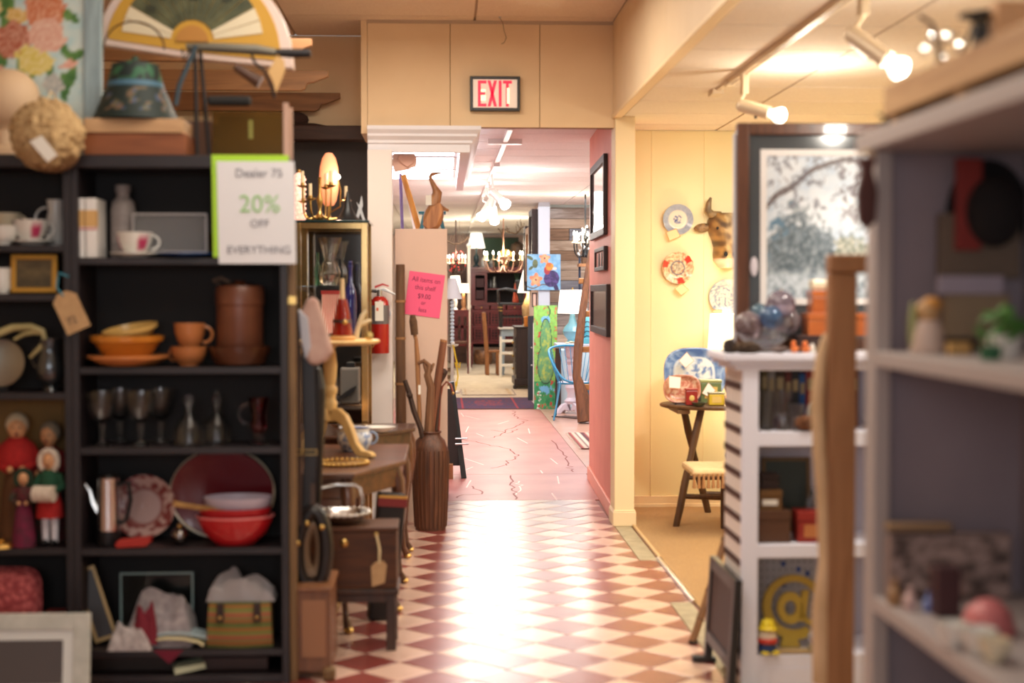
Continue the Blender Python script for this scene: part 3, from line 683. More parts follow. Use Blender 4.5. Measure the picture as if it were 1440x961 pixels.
obj('dish', G().lathe([(0, 0), (.06, .0), (.094, .012), (.096, .008), (.06, -.006), (0, -.006)], 32, RotM(R(82), 0, 0, (0, 0, .108))), mt('pewter', (.34, .34, .30), .35, .9), t)
obj('dish_stand', G().box(-.03, .03, -.02, .03, 0, .014), BLACKM, t)
t = thing('pitcher', 'dark smoked glass pitcher with silver shine by the joint', 'pitcher', on(71, Lc, 5.68), R(150))
obj('body', G().lathe([(0, .0), (.030, 0), (.02, .018), (.05, .055), (.054, .10), (.04, .145), (.036, .17), (.046, .205), (.042, .205), (.03, .17), (0, .1)], 24), mt('smoked_silver', (.12, .13, .14), .18, .85), t)
obj('handle', G().tube(arc((.045, 0, .13), .05, -PI * .45, PI * .5, 8), .005, 6), mt('smoked_silver'), t)
# mustard backing
obj('backing_board', G().box(-.19, .19, -.006, .006, 0, .60), mt('mustard_board', C(134, 100, 46), .7, c2=C(106, 78, 36), scale=3), None, (XD - .235, 5.875, Ld), label='mustard yellow board behind the caroller figurines', cat='board')
# caroller figurines
SKIN = mt('doll_skin', C(214, 158, 112), .6)
def doll(label, loc, H, skirt, top, hood, hair, rz=0, muff=None, legs=False, shawl=None):
    t = thing('figurine', label, 'figurine', loc, rz)
    hr = H * .075
    if legs:
        for s in (-1, 1):
            obj('leg', G().cyl((s * H * .05, 0, .012), (s * H * .05, 0, H * .38), H * .035, H * .045), WHITEP, t, label='white leg')
            obj('shoe', G().ball((s * H * .05, -H * .03, .012), (H * .035, H * .06, .012), 10, 6), BLACKM, t)
        sk = [(0, H * .30), (H * .145, H * .30), (H * .135, H * .42), (H * .085, H * .58), (0, H * .58)]
    else: sk = [(0, 0), (H * .152, 0), (H * .148, H * .12), (H * .12, H * .38), (H * .085, H * .56), (0, H * .56)]
    obj('skirt', G().lathe([(r * (1), z) for r, z in sk], 20), skirt, t)
    obj('torso', G().lathe([(0, H * .54), (H * .088, H * .55), (H * .11, H * .68), (H * .10, H * .76), (H * .045, H * .80), (0, H * .81)], 16, sy=.75), top, t)
    for s in (-1, 1):
        a = obj('arm', G().tube([(s * H * .095, 0, H * .75), (s * H * .15, -H * .02, H * .62), (s * H * .06, -H * .12, H * .58)], [H * .038, H * .042, H * .034], 8), top, t)
        obj('hand', G().ball((s * H * .045, -H * .13, H * .58), H * .026, 8, 6), SKIN, a)
    if shawl: obj('shawl', G().lathe([(H * .06, H * .82), (H * .12, H * .77), (H * .165, H * .66), (H * .155, H * .60), (H * .15, H * .66), (H * .105, H * .76)], 18, sy=.85), shawl, t)
    g = G().ball((0, 0, H * .89), (hr, hr * .95, hr * 1.22), 16, 12).ball((0, -hr * .98, H * .885), (hr * .16, hr * .24, hr * .22), 8, 6).cyl((0, 0, H * .78), (0, 0, H * .84), hr * .45)
    h = obj('head', g, SKIN, t)
    for s in (-1, 1): obj('eye', G().ball((s * hr * .36, -hr * .84, H * .9), hr * .11, 6, 5), BLACKM, h)
    obj('mouth', G().ball((0, -hr * .86, H * .845), (hr * .2, hr * .12, hr * .16), 8, 5), mt('doll_mouth', C(110, 30, 30), .6), h)
    if hood is not None: obj('hood', G().tube(arc((0, -hr * .3, H * .89), hr * 1.25, -PI * .3, PI * 1.3, 14, 'xz', hr * 1.5), hr * .42, 8).ball((0, hr * .5, H * .9), (hr * 1.35, hr * 1.0, hr * 1.55), 12, 8), hood, t)
    else: obj('hair', G().ball((0, hr * .30, H * .915), (hr * 1.2, hr * 1.06, hr * 1.3), 14, 10), hair, t)
    if muff is not None: obj('muff', G().cyl((-H * .11, -H * .14, H * .56), (H * .11, -H * .14, H * .56), H * .085, n=16), muff, t)
REDW = mt('red_wool', C(176, 28, 26), .85, c2=C(150, 20, 20), scale=60); GRNW = mt('green_plaid', C(34, 60, 44), .85, c2=C(96, 24, 36), scale=26)
PLUM = mt('plum_skirt', C(122, 24, 62), .85, c2=C(84, 30, 50), scale=30); WFUR = mt('white_fur', C(228, 214, 198), .95, c2=C(206, 190, 172), scale=70, bump=.8)
BRNW = mt('brown_coat', C(92, 58, 30), .85)
doll('tall old woman figurine in red plaid shawl and brown skirt', on(26, Ld, 5.755), .512, BRNW, REDW, None, mt('white_hair', C(214, 196, 164), .9), .2, shawl=REDW)
doll('tall figurine in grey cap standing behind the white hooded child', on(71, Ld, 5.785), .475, GRNW, mt('dark_red_coat', C(110, 22, 26), .85), None, mt('grey_cap', C(140, 128, 110), .9), -.2)
doll('child figurine in white fur hood and red skirt holding muff', on(71, Ld, 5.665), .375, REDW, mt('green_top', C(30, 80, 56), .85), WFUR, None, -.15, muff=WFUR, legs=True)
doll('small girl figurine in green bonnet with plum skirt', on(34, Ld, 5.65), .30, PLUM, GRNW, mt('green_bonnet', C(26, 52, 36), .9), None, .15)
obj('candle_lamp', G().lathe([(0, 0), (.05, 0), (.045, .014), (.01, .02), (.012, .03), (0, .034)], 14), mt('gold_foil', (.8, .5, .15), .35, 1), None, on(2, Ld, 5.63), label='small gilt candle dish at the feet of the figurines', cat='candle holder')
# low left
def weave(u, v):
    b = .6 + .4 * math.sin(u * 60) * math.sin(v * 60); return mix(rgb(150, 62, 66), rgb(204, 108, 104), b)
t = thing('cushion', 'coral pink woven cushion on the low left shelf', 'cushion', on(14, Le + .014, 5.72))
sgn = lambda c, e: math.copysign(abs(c) ** e, c)
obj('cover', G().surf(lambda u, v: (.125 * sgn(math.cos(2 * PI * u), .45) * math.cos(PI * (v - .5)) ** .6, .065 * math.sin(PI * (v - .5)), .12 + .125 * sgn(math.sin(2 * PI * u), .45) * math.cos(PI * (v - .5)) ** .6), 40, 16), mt('coral_weave', C(206, 104, 104), .85, c2=C(160, 66, 70), scale=45, kind='voronoi', bump=.7), t)
obj('piping', G().tube([(.122 * sgn(math.cos(a), .45), .0, .12 + .122 * sgn(math.sin(a), .45)) for a in [2 * PI * i / 28 for i in range(28)]], .008, 6, True), mt('coral_weave'), t)
obj('storage_box', G().box(-.06, .06, -.06, .08, 0, .05), mt('green_box', C(40, 70, 44), .6), None, on(80, Le, 5.72), label='dark green box beside the coral cushion', cat='box', bev=.004)
obj('storage_box', G().box(-.045, .045, -.04, .05, 0, .035), mt('red_tin_box', C(120, 40, 38), .6), None, on(80, Le + .052, 5.70), label='small red box on the dark green box', cat='box', bev=.003)
Y = 5.25; x1 = XX(122, Y, 900); x0 = x1 - .52
t = thing('picture_frame', 'large white frame with grey print leaning on the bookcase', 'picture frame', ((x0 + x1) / 2, Y + .02, 0), 0, rot=(R(-7), 0, 0))
ht = ZZ(864, Y + .05, 60) / math.cos(R(7))
obj('moulding', G().frame(.52, ht, .06, -.012, .012), mt('distressed_white', C(206, 208, 200), .55, c2=C(186, 190, 182), scale=20), t, bev=.003)
obj('mat_board', G().frame(.40, ht - .12, .038, -.004, .004, .06), mt('white_mat', C(222, 228, 226), .7), t)
obj('print', G().box(-.17, .17, -.001, .003, .09, ht - .09), mt('dark_grey_print', C(84, 78, 78), .35), t)

# ================================================================== ON TOP OF THE BOOKCASES
WBX = wood('orange_box_wood', C(150, 88, 50), C(118, 64, 34), .5, 0); PALEW = wood('pale_plank_wood', C(206, 168, 126), C(180, 140, 100), .6, 0)
def px_box(name, px0, px1, py0, py1, Y, d, mat, label, cat, z0=None, bev=.003):
    x0, x1 = XX(px0, Y, (py0 + py1) / 2), XX(px1, Y, (py0 + py1) / 2); zb = ZZ(py1, Y, px0) if z0 is None else z0
    return obj(name, G().box(-(x1 - x0) / 2, (x1 - x0) / 2, 0, d, 0, ZZ(py0, Y, px0) - zb), mat, None, ((x0 + x1) / 2, Y, zb), label=label, cat=cat, bev=bev)
px_box('wooden_box', 118, 262, 187, 218, 5.62, .2, WBX, 'low orange brown wooden box on top of the black bookcase', 'box', ZT)
zb = ZZ(187, 5.62, 200)
b = px_box('plank', 118, 256, 166, 187, 5.61, .24, PALEW, 'thick pale plank lying on the orange brown box', 'board', zb)
zp = ZZ(166, 5.62, 200)
t = thing('tole_lampshade', 'dark green painted tole bell shade with wire bail on the pale plank', 'lampshade', on(191, zp, 5.735)[:2] + (zp,))
def tole(r, a, k):
    if 16 <= k <= 18: return rgb(70, 110, 134)
    z = k * .06; n = noise.noise(Vector((a * 3.2, z * 4, 4))); n2 = noise.noise(Vector((a * 6, z * 9, 9)))
    if 3 < k < 15 and n > .12: return mix(rgb(84, 102, 56), rgb(124, 88, 78), n2 + .5) if n2 > -.15 else rgb(66, 84, 116)
    if k > 19 and n > .1: return rgb(46, 100, 70)
    return rgb(25, 42, 40)
obj('shade', G().lathe([(.168 - .056 * i / 16, .135 * i / 16) for i in range(17)] + [(.111, .138), (.108, .150), (.106, .154)] + [(.106 - .016 * i / 6, .156 + .066 * i / 6) for i in range(7)] + [(.06, .232), (.0, .236)], 72, fn=tole), paint('tole_paint', .6), t, col=True)
obj('finial', G().ball((0, 0, .243), .016, 10, 8), mt('dark_green_knob', C(30, 70, 54), .4), t)
obj('bail', G().tube(arc((-.0, -.02, .285), .118, PI * 1.02, -.04, 16, 'xz', .105), .004, 6), mt('rusty_wire', C(92, 64, 46), .6, .5), t)
# floral painting
FL = [(62, 48, 25, (228, 170, 150)), (45, 84, 24, (226, 206, 96)), (60, 12, 28, (206, 112, 70)), (16, 55, 27, (178, 92, 66)), (22, 18, 14, (220, 180, 90)), (92, 90, 10, (228, 160, 140)), (70, 118, 14, (170, 176, 176)), (-30, 60, 26, (210, 130, 110)), (-25, 0, 24, (224, 200, 120)), (-10, 110, 20, (214, 150, 130)), (-40, -60, 30, (210, 160, 90)), (40, -50, 24, (224, 150, 130))]
LV = [(90, 16, 20, 7, .6), (88, 70, 17, 6, 1.0), (104, 75, 15, 6, -.5), (86, 122, 7, 22, 0), (96, 108, 7, 17, .3), (40, 50, 12, 8, .5), (28, 95, 8, 18, 0), (35, 118, 7, 20, .4), (10, 30, 10, 24, .3), (5, 5, 14, 20, 0), (0, 80, 10, 20, .2), (-50, 20, 20, 10, 0), (-50, 100, 10, 22, .4), (20, -40, 14, 20, .2), (60, 90, 9, 16, -.6)]
FX0, FX1, FY0, FY1 = -75, 114, -60, 218
def floral(u, v):
    x = FX0 + (FX1 - FX0) * u; y = FY1 + (FY0 - FY1) * v; n = fbm(x * .05, y * .05, 2) * 6
    for cx, cy, r, c in FL:
        d = math.hypot(x - cx, y - cy) + n
        if d < r: return mix(rgb(*c), mix(rgb(*c), (1, .95, .88), .5), .5 + .5 * math.sin(d * .9 + 3 * math.atan2(y - cy, x - cx)))
    for cx, cy, a, b, th in LV:
        dx, dy = x - cx, y - cy; p, q = dx * math.cos(th) + dy * math.sin(th), -dx * math.sin(th) + dy * math.cos(th)
        if (p / a) ** 2 + (q / b) ** 2 < 1: return mix(rgb(58, 110, 52), rgb(112, 156, 84), .5 + n / 8)
    return mix(rgb(186, 220, 224), rgb(214, 230, 226), .5 + n / 7 + (x - 60) * .004)
YP = 5.86; w_ = (FX1 - FX0) * kpx(YP); hgt = (FY1 - FY0) * kpx(YP)
t = thing('painting', 'bright floral painting in pale blue frame standing on the narrow bookcase', 'painting', (XX((FX0 + FX1) / 2, YP, 80), YP, ZT), 0, rot=(R(-3), 0, 0))
pic('canvas', w_, hgt - .04, floral, t, (0, 0, .03), 60, 80, paint('oil_paint', .45))
obj('moulding', G().frame(w_ + .14, hgt + .03, .072, -.015, .02), mt('blue_grey_frame', C(166, 190, 196), .5, c2=C(140, 160, 168), scale=6, stretch=(8, 8, 1)), t, bev=.006)
# cream ornament + raffia ball
t = thing('ornament', 'smooth cream rounded finial on a stem, beside the floral painting', 'ornament', on(8, ZT, 5.70))
obj('stem', G().lathe([(0, 0), (.07, 0), (.06, .02), (.03, .04), (.028, .10), (.05, .12), (0, .125)], 18), mt('cream_plaster', C(226, 196, 160), .6), t)
obj('ball', G().ball((0.02, 0, .225), (.115, .1, .115), 22, 14), mt('cream_plaster'), t)
t = thing('raffia_ball', 'crinkled straw coloured raffia ball hanging over the bookcase edge', 'ornament', tuple(at(67, 190, 5.46)))
def fuzzy(r, seed, amp):
    def f(u, v):
        a = 2 * PI * u; b = PI * (v - .5); d = Vector((math.cos(a) * math.cos(b), math.sin(a) * math.cos(b), math.sin(b)))
        q = 1 + amp * noise.noise(d * 6 + Vector((seed, 0, 0))) + amp * .7 * noise.noise(d * 14)
        return tuple(d * (r * q))
    return G().surf(f, 48, 30)
obj('raffia', fuzzy(.132, 3, .13), mt('raffia', C(204, 174, 128), .9, c2=C(166, 134, 90), scale=45, bump=.8), t)
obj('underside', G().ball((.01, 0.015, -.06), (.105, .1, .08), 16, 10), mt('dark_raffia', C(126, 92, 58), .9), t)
obj('price_tag', G().prism([(-.034, .03), (.03, -.045), (.066, -.02), (.01, .052)], -.152, -.150), PAPER, t, (.01, 0, -.07), label='white price tag')
obj('hook_cord', G().tube([(0, 0, .12), (0, .05, .17), (.02, .16, .125)], .004, 6), STRING, t)
# fan in a shadowbox
t = thing('fan_shadowbox', 'painted folding fan in arched white shadowbox with gold mat', 'framed fan', tuple(at(272, 84, 5.97)))
k = kpx(5.97)
def halfdisc(r, n=28, drop=.0, cx=0): return [(cx + r * math.cos(PI * i / n), r * math.sin(PI * i / n) - drop * abs(math.cos(PI * i / n))) for i in range(n + 1)]
outer = [(-130 * k, 20 * k), (-6 * k, 2 * k), (138 * k, -12 * k)] + [(136 * k * math.cos(a) , 136 * k * math.sin(a)) for a in [PI * (.03 + .90 * i / 24) for i in range(25)]]
obj('frame', G().prism(outer, -.01, .06), mt('white_pink_frame', C(228, 206, 196), .4), t, bev=.006)
inner = [(x * .88, z * .88 + 9 * k) for x, z in outer]
obj('gold_mat', G().prism(inner, -.016, -.008), mt('gold_mat', C(204, 156, 52), .55), t)
fan = G(); NB = 15
for i in range(NB):
    a0, a1 = PI * (.04 + .92 * i / NB), PI * (.04 + .92 * (i + .94) / NB)
    c, s_ = math.cos, math.sin
    q = [(c(a0) * 30 * k, s_(a0) * 30 * k), (c(a1) * 30 * k, s_(a1) * 30 * k), (c(a1) * 97 * k, s_(a1) * 97 * k), (c(a0) * 97 * k, s_(a0) * 97 * k)]
    m_ = mt('fan_ivory', C(226, 214, 184), .6) if i < 2 or i > 12 else mt('fan_painted_green', C(104, 106, 72), .6, c2=C(60, 66, 44), scale=12)
    obj('fan_stick', G().prism([(x, z + 24 * k) for x, z in q], -.020 - .002 * (i % 2), -.018), m_, t)
obj('fan_pivot', G().prism([(x, z + 24 * k) for x, z in halfdisc(22 * k, 14)], -.026, -.02), mt('fan_gold', C(186, 130, 56), .4), t)
for (u, v) in ((-40, 62), (-14, 80), (22, 72), (48, 58), (2, 60), (-56, 44)):
    obj('painted_leaf', G().prism([(u * k + 8 * k * math.cos(a), v * k + 5 * k * math.sin(a) + 24 * k) for a in [2 * PI * i / 8 for i in range(8)]], -.0245, -.0235), mt('fan_leaf', C(50, 54, 36), .6), t)
obj('hanging_cord', G().tube([(-.2, .03, .30), (-.2, .03, ZM - t.location.z)], .003, 5).tube([(.2, .03, .30), (.2, .03, ZM - t.location.z)], .003, 5), STRING, t)
# iron stand
IRON = mt('dark_iron', C(46, 44, 46), .5, .6); 
t = thing('iron_stand', 'dark iron stand with long horizontal arm on the bookcase', 'stand', tuple(at(280, 218, 5.72))[:2] + (ZT,))
def rel(t, L, Y): return [at(px, py, Y) - t.location for px, py in L]
obj('leg', G().tube(rel(t, [(274, 62), (277, 217)], 5.70), .008, 8), IRON, t)
obj('leg', G().tube(rel(t, [(281, 66), (294, 217)], 5.74), .008, 8), IRON, t)
obj('leg', G().tube(rel(t, [(276, 64), (252, 120), (247, 148)], 5.60), .010, 8), mt('blue_iron', C(64, 82, 94), .5, .5), t, label='bluish strut')
obj('arm', G().tube(rel(t, [(262, 66), (300, 67), (360, 70), (388, 74)], 5.68), [.014, .02, .022, .016], 10), mt('grey_iron', C(112, 108, 96), .5, .5), t)
obj('arm_grip', G().tube(rel(t, [(386, 74), (410, 75), (437, 75)], 5.68), [.015, .019, .017], 10), IRON, t)
obj('hook', G().tube(rel(t, [(352, 72), (358, 88), (372, 100), (382, 122), (386, 138)], 5.67), .006, 6), IRON, t)
obj('hook', G().tube(rel(t, [(268, 70), (258, 84), (256, 68)], 5.66), .005, 6), IRON, t)
t2 = thing('dried_leaf', 'tan dried leaf hanging from the iron arm', 'leaf', tuple(at(391, 84, 5.655)))
obj('blade', G().prism([(x * kpx(5.65), z * kpx(5.65)) for x, z in ((-3, 4), (8, 0), (10, -14), (2, -34), (-3, -46), (-7, -30), (-14, -16), (-6, -4))], -.003, .003), mt('dry_leaf', C(206, 168, 112), .7), t2)
obj('stem', G().tube([(0, 0, .0), (.0, 0.003, .022)], .002, 5), mt('dry_leaf'), t2)
px_box('brush', 290, 352, 134, 147, 5.66, .05, mt('black_bristle', (.01, .01, .01), .8), 'black bristle brush lying on the amber case, by the stand', 'brush', bev=.012)
obj('horn_cup', G().cyl(at(331, 94, 5.74), at(366, 116, 5.74), .016, .026, 14), mt('brown_horn', C(96, 66, 52), .35), None, label='small brown horn cup hooked beside the iron arm', cat='cup')
t = thing('display_case', 'smoky amber glass case on the bookcase behind the iron stand', 'display case', tuple(at(346, 218, 5.78))[:2] + (ZT,))
k = kpx(5.78)
AMB = mt('amber_pane', C(150, 116, 60), .08, trans=.75, ior=1.2)
obj('front_pane', G().box(-46 * k, 54 * k, -.004, .0, .012, 66 * k), AMB, t)
obj('base', G().box(-46 * k, 58 * k, -.006, .16, 0, .012), mt('case_base', C(60, 40, 26), .4), t)
obj('corner_post', G().box(52 * k, 59 * k, -.008, .008, .012, 78 * k).box(52 * k, 59 * k, .145, .16, .012, 78 * k), mt('pinkish_post', C(196, 160, 140), .4), t)
obj('back_pane', G().box(-46 * k, 54 * k, .15, .156, .012, 66 * k), mt('olive_back', C(92, 76, 44), .4), t)
obj('paper_label', G().box(4 * k, 10 * k, -.006, -.004, 28 * k, 54 * k), mt('green_label', C(140, 136, 62), .6), t)
px_box('wooden_box', 263, 298, 170, 218, 5.83, .06, mt('brown_book_box', C(96, 62, 40), .5), 'upright brown box beside the amber case', 'box', ZT)
# pergola rafters behind
RAFT = wood('rafter_wood', C(150, 104, 62), C(120, 80, 46), .6, 0)
t = thing('pergola', 'three notched wooden rafters hung under the ceiling left of header', 'pergola', (-1.9, 8.8, 2.782))
for Y in (7.75, 8.85, 9.84):
    h = .125; xe = 1.19
    obj('rafter', G().prism([(-1.6, 0), (1.02, 0), (1.045, .012), (1.06, .045), (1.10, .052), (1.155, .075), (xe, .088), (xe, h), (-1.6, h)], Y - 8.8 - .02, Y - 8.8 + .02), RAFT, t, bev=.004)
obj('cross_beam', G().box(-.62, -.54, -1.1, 1.08, -.12, 0).box(-1.42, -1.34, -1.1, 1.08, .125, .2), RAFT, t, bev=.004)
obj('hanger', G().box(-1.4, -1.36, .8, .84, .2, ZM - 2.782).box(-1.4, -1.36, -1.05, -1.0, .125, ZM - 2.782), IRON, t)
t = thing('felt_hat', 'crumpled dark brown felt hat on the dark beam', 'hat', (XX(428, 9.86, 172), 9.87, 2.683))
obj('brim', G().lathe([(0, 0), (.15, 0), (.152, .006), (.08, .02), (0, .02)], 24, sy=.42), mt('brown_felt', C(58, 36, 28), .9), t)
obj('crown', G().ball((-.06, 0, .045), (.09, .05, .055), 14, 8), mt('brown_felt'), t)

# ================================================================== BESIDE THE BOOKCASE
OLIVE = wood('olive_pole', C(136, 104, 66), C(104, 76, 46), .5, 2)
t = thing('wooden_pole', 'slim brown wooden pole standing against the bookcase side', 'pole', (XX(411, 5.64, 500), 5.645, 0))
obj('shaft', G().box(-.014, .014, -.012, .012, 0, ZZ(236, 5.64, 408)), OLIVE, t, bev=.004)
obj('brass_collar', G().box(-.016, .016, -.014, .014, 1.5, 1.53), BRASS, t)
# hung cloth, straps, leather collar
CLOTH = mt('pink_grey_cloth', C(196, 164, 152), .9, c2=C(176, 140, 128), scale=12)
t = thing('cloth_bag', 'pinkish white cloth pouch hanging from the bookcase side', 'bag', tuple(at(442, 418, 5.74)))
k = kpx(5.74)
out = [(-2, 2), (6, -6), (14, -30), (22, -60), (26, -78), (16, -90), (2, -96), (-10, -92), (-14, -62), (-20, -26), (-10, -4)]
obj('pouch', G().prism([(x * k, z * k) for x, z in out], -.025, .025), CLOTH, t, bev=.015)
obj('flap', G().prism([(x * k, z * k) for x, z in [(-22, -16), (-8, -28), (-4, -70), (-12, -88), (-18, -60)]], -.03, .01), mt('pale_blue_cloth', C(176, 176, 186), .9), t, bev=.006)
obj('cord', G().tube([(0, 0, 0), (-.03, -.01, .03), (-.075, -.03, .04)], .004, 6), mt('dark_cord'), t)
LEA = mt('black_leather', C(34, 26, 24), .38, c2=C(24, 18, 18), scale=10); LEB = mt('brown_leather', C(70, 48, 34), .45)
def pathpx(L, Y): return [at(px, py, Y) for px, py in L]
def belt(label, L, Y, w, mat, cat='strap', name='leather_strap'):
    t = thing(name, label, cat, tuple(at(L[0][0], L[0][1], Y)))
    pts = [p - t.location for p in pathpx(L, Y)]; g = G(); v = []
    for p in pts: v += [(p.x - w, p.y, p.z), (p.x + w, p.y, p.z), (p.x + w, p.y + .008, p.z), (p.x - w, p.y + .008, p.z)]
    f = [(i * 4 + q, i * 4 + (q + 1) % 4, (i + 1) * 4 + (q + 1) % 4, (i + 1) * 4 + q) for i in range(len(pts) - 1) for q in range(4)]
    f += [(0, 1, 2, 3), tuple(range(len(v) - 4, len(v)))]
    obj('band', g.raw(v, f), mat, t); obj('buckle', G().frame(w * 2.2, .022, .003, -.004, .004, pts[len(pts) // 2].z), BRASS, t, (pts[len(pts) // 2].x, -.004, 0))
    return t
belt('broad black leather strap hanging down the bookcase side', [(432, 500), (434, 560), (436, 640), (432, 720)], 5.80, .026, LEA)
belt('narrow olive leather strap hanging next to the broad black one', [(418, 440), (419, 540), (421, 640), (420, 740)], 5.74, .011, LEB)
t = thing('umbrella', 'closed black umbrella hanging behind the leather straps', 'umbrella', tuple(at(446, 505, 5.9)))
obj('canopy', G().lathe([(0, -.885), (.008, -.86), (.012, -.62), (.03, -.3), (.036, -.12), (.016, -.04), (0, -.03)], 10, flat=True), LEA, t)
obj('handle', G().tube([(0, 0, -.03), (0, 0, .05)] + arc((-.02, 0, .05), .02, 0, PI, 6), .006, 6), LEB, t)
t = thing('horse_collar', 'dark leather horse collar with brass studs hanging low', 'horse collar', tuple(at(440, 722, 5.78)))
k = kpx(5.78) * .92
loop = [(2, 4), (14, -14), (20, -50), (16, -92), (4, -112), (-12, -108), (-22, -80), (-22, -40), (-12, -10)]
P_ = []
for i in range(9):
    for s_ in range(3):
        a, b_, c_, d_ = (Vector(loop[(i + j) % 9]) for j in (-1, 0, 1, 2)); u = s_ / 3
        q = .5 * ((2 * b_) + (c_ - a) * u + (2 * a - 5 * b_ + 4 * c_ - d_) * u * u + (3 * b_ - a - 3 * c_ + d_) * u ** 3); P_.append((q.x * k, 0, q.y * k))
obj('pad', G().tube(P_, .030, 10, True), LEA, t)
obj('lining', G().tube([(x * .66, .012, (z + .15) * .66 - .15) for x, y, z in P_], .026, 8, True), mt('grey_leather', C(120, 96, 74), .5), t)
for (x, z) in ((-8, -14), (14, -20), (-22, -44)): obj('stud', G().ball((x * k, -.03, z * k), .013, 10, 6), BRASS, t)
obj('hanging_strap', G().box(-.01, .01, -.004, .004, .0, .12), LEB, t)
obj('tongue', G().box(-.018, .018, -.02, -.01, -.318, -.27), LEA, t)
# low chest
t = thing('low_cabinet', 'low plain brown wooden cabinet at foot of bookcase side', 'cabinet', (XX(432, 5.45, 890), 5.66, 0))
k = kpx(5.66); W2 = .062
obj('body', G().box(-W2, W2 + .01, 0, .34, .03, ZZ(832, 5.66, 430)), wood('cabinet_brown', C(128, 84, 56), C(100, 62, 40), .4, 2), t, bev=.004)
obj('top', G().box(-W2 - .006, W2 + .018, -.012, .35, ZZ(832, 5.66, 430), ZZ(826, 5.66, 430)), wood('cabinet_top', C(140, 94, 62), C(110, 70, 44), .35, 1), t, bev=.004)
obj('side_panel', G().box(-W2 + .02, W2 - .008, -.006, .0, .09, .32), mt('cabinet_panel', C(150, 106, 76), .45), t, bev=.002)
obj('foot', G().box(W2 - .02, W2 + .03, -.03, .02, 0, .05), mt('foot_wood', C(112, 84, 50), .5), t, bev=.01)
t = thing('rolled_mat', 'rolled tan straw mat lying on the floor by the cabinet', 'mat', (XX(455, 6.6, 880), 6.62, .004), R(-3))
obj('roll', G().cyl((0, -.12, .06), (0, .42, .06), .058, n=18), mt('straw_mat', C(168, 130, 76), .85, c2=C(126, 94, 52), scale=20, stretch=(1, 10, 1)), t)
obj('tie', G().lathe([(.059, -.008), (.063, -.008), (.063, .008), (.059, .008), (.059, -.008)], 18, RotM(PI / 2, 0, 0, (0, .05, .06))), STRING, t)

# ================================================================== WOODEN BOX ON LEGS, TABLES
DWOOD = wood('dark_chest_wood', C(88, 48, 20), C(56, 28, 12), .6, 0); DLEG = wood('dark_leg_wood', C(70, 40, 20), C(44, 24, 12), .45, 2)
MAHO = wood('mahogany', C(106, 60, 30), C(70, 38, 18), .4, 0, coat=.12); MAHL = wood('mahogany_leg', C(104, 60, 34), C(72, 40, 24), .3, 2, coat=.4)
x0, x1 = -.60, XX(558, 6.1, 780); cx = (x0 + x1) / 2; hw = (x1 - x0) / 2
t = thing('chest_on_legs', 'dark wooden box on straight legs with brass knob and tag', 'chest', (cx, 6.1, 0))
zb0, zt0 = ZZ(828, 6.1, 540), ZZ(742, 6.1, 540)
obj('body', G().box(-hw, hw, 0, .24, zb0, zt0 - .022), DWOOD, t, bev=.004)
obj('lid', G().box(-hw - .004, hw + .004, -.004, .245, zt0 - .02, zt0), DWOOD, t, bev=.004)
obj('rail', G().box(-hw - .008, hw + .008, -.012, .252, zb0 - .026, zb0), DLEG, t, bev=.006)
obj('apron', G().box(-hw + .01, hw - .01, .0, .24, zb0 - .06, zb0 - .026), DLEG, t)
for x, y in ((hw - .025, .02), (hw - .025, .21), (-hw + .025, .02), (-hw + .025, .21)):
    obj('leg', G().box(x - .021, x + .021, y - .021, y + .021, 0, zb0 - .026), DLEG, t, bev=.003)
obj('knob', G().lathe([(0, 0), (.016, 0), (.017, .006), (.008, .012), (.0, .014)], 14, RotM(PI / 2, 0, 0, (XX(484, 6.1, 764) - cx, 0, ZZ(764, 6.1, 484)))), BRASS, t, label='brass knob')
kx, kz = XX(529, 6.1, 752) - cx, ZZ(752, 6.1, 529)
obj('keyhole_plate', G().ball((kx, 0, kz), (.010, .004, .013), 10, 6), BRASS, t)
tg = obj('price_tag', G().prism([(x, z) for x, z in ((-.030, -.10), (.024, -.082), (.034, -.005), (.018, .014), (-.012, .010), (-.034, -.012))], -.012, -.0105), KRAFT, t, (kx + .012, 0, kz - .125), label='kraft paper price tag')
obj('tag_string', G().tube([(-.012, -.009, .125), (.0, -.014, .07), (.0, -.012, .0)], .0035, 6).tube([(-.008, -.009, .125), (.006, -.014, .06), (.002, -.012, .0)], .0035, 6), STRING, tg)
# silver basket on it
t = thing('silver_basket', 'ornate silver basket with tall hoop handle on the wooden box', 'basket', (XX(482, 6.22, 726), 6.225, zt0 + .0015))
obj('tray', G().lathe([(0, .006), (.07, .0), (.08, .006), (.105, .035), (.118, .045), (.112, .05), (.095, .038), (.07, .014), (0, .012)], 26), SILVER, t)
gb = G()
for i in range(26): a = 2 * PI * i / 26; gb.ball((.118 * math.cos(a), .118 * math.sin(a), .046), .010, 7, 5)
obj('beaded_rim', gb, SILVER, t)
obj('handle', G().tube([(-.115, 0, .05), (-.12, 0, .12), (-.10, 0, .155), (-.03, 0, .168), (.05, 0, .166), (.078, 0, .15), (.088, 0, .10), (.084, -.0, .04)], .006, 8), SILVER, t)
t = thing('upright_case', 'black case with red and gold edge band behind wooden box', 'case', (XX(538, 6.68, 720), 6.68, 0), R(14))
obj('shell', G().box(-.07, .06, -.02, .06, 0, .60), mt('black_case', C(22, 18, 20), .5), t, (0, 0, 0), (0, R(5), 0), bev=.012)
obj('band', G().box(-.075, .065, -.026, -.02, .54, .58), mt('dark_red_band', C(122, 36, 38), .5), t, (0, 0, 0), (0, R(5), 0), label='dark red band')
obj('gold_trim', G().box(-.075, .065, -.027, -.02, .58, .592), mt('gold_trim', C(200, 150, 70), .4), t, (0, 0, 0), (0, R(5), 0))
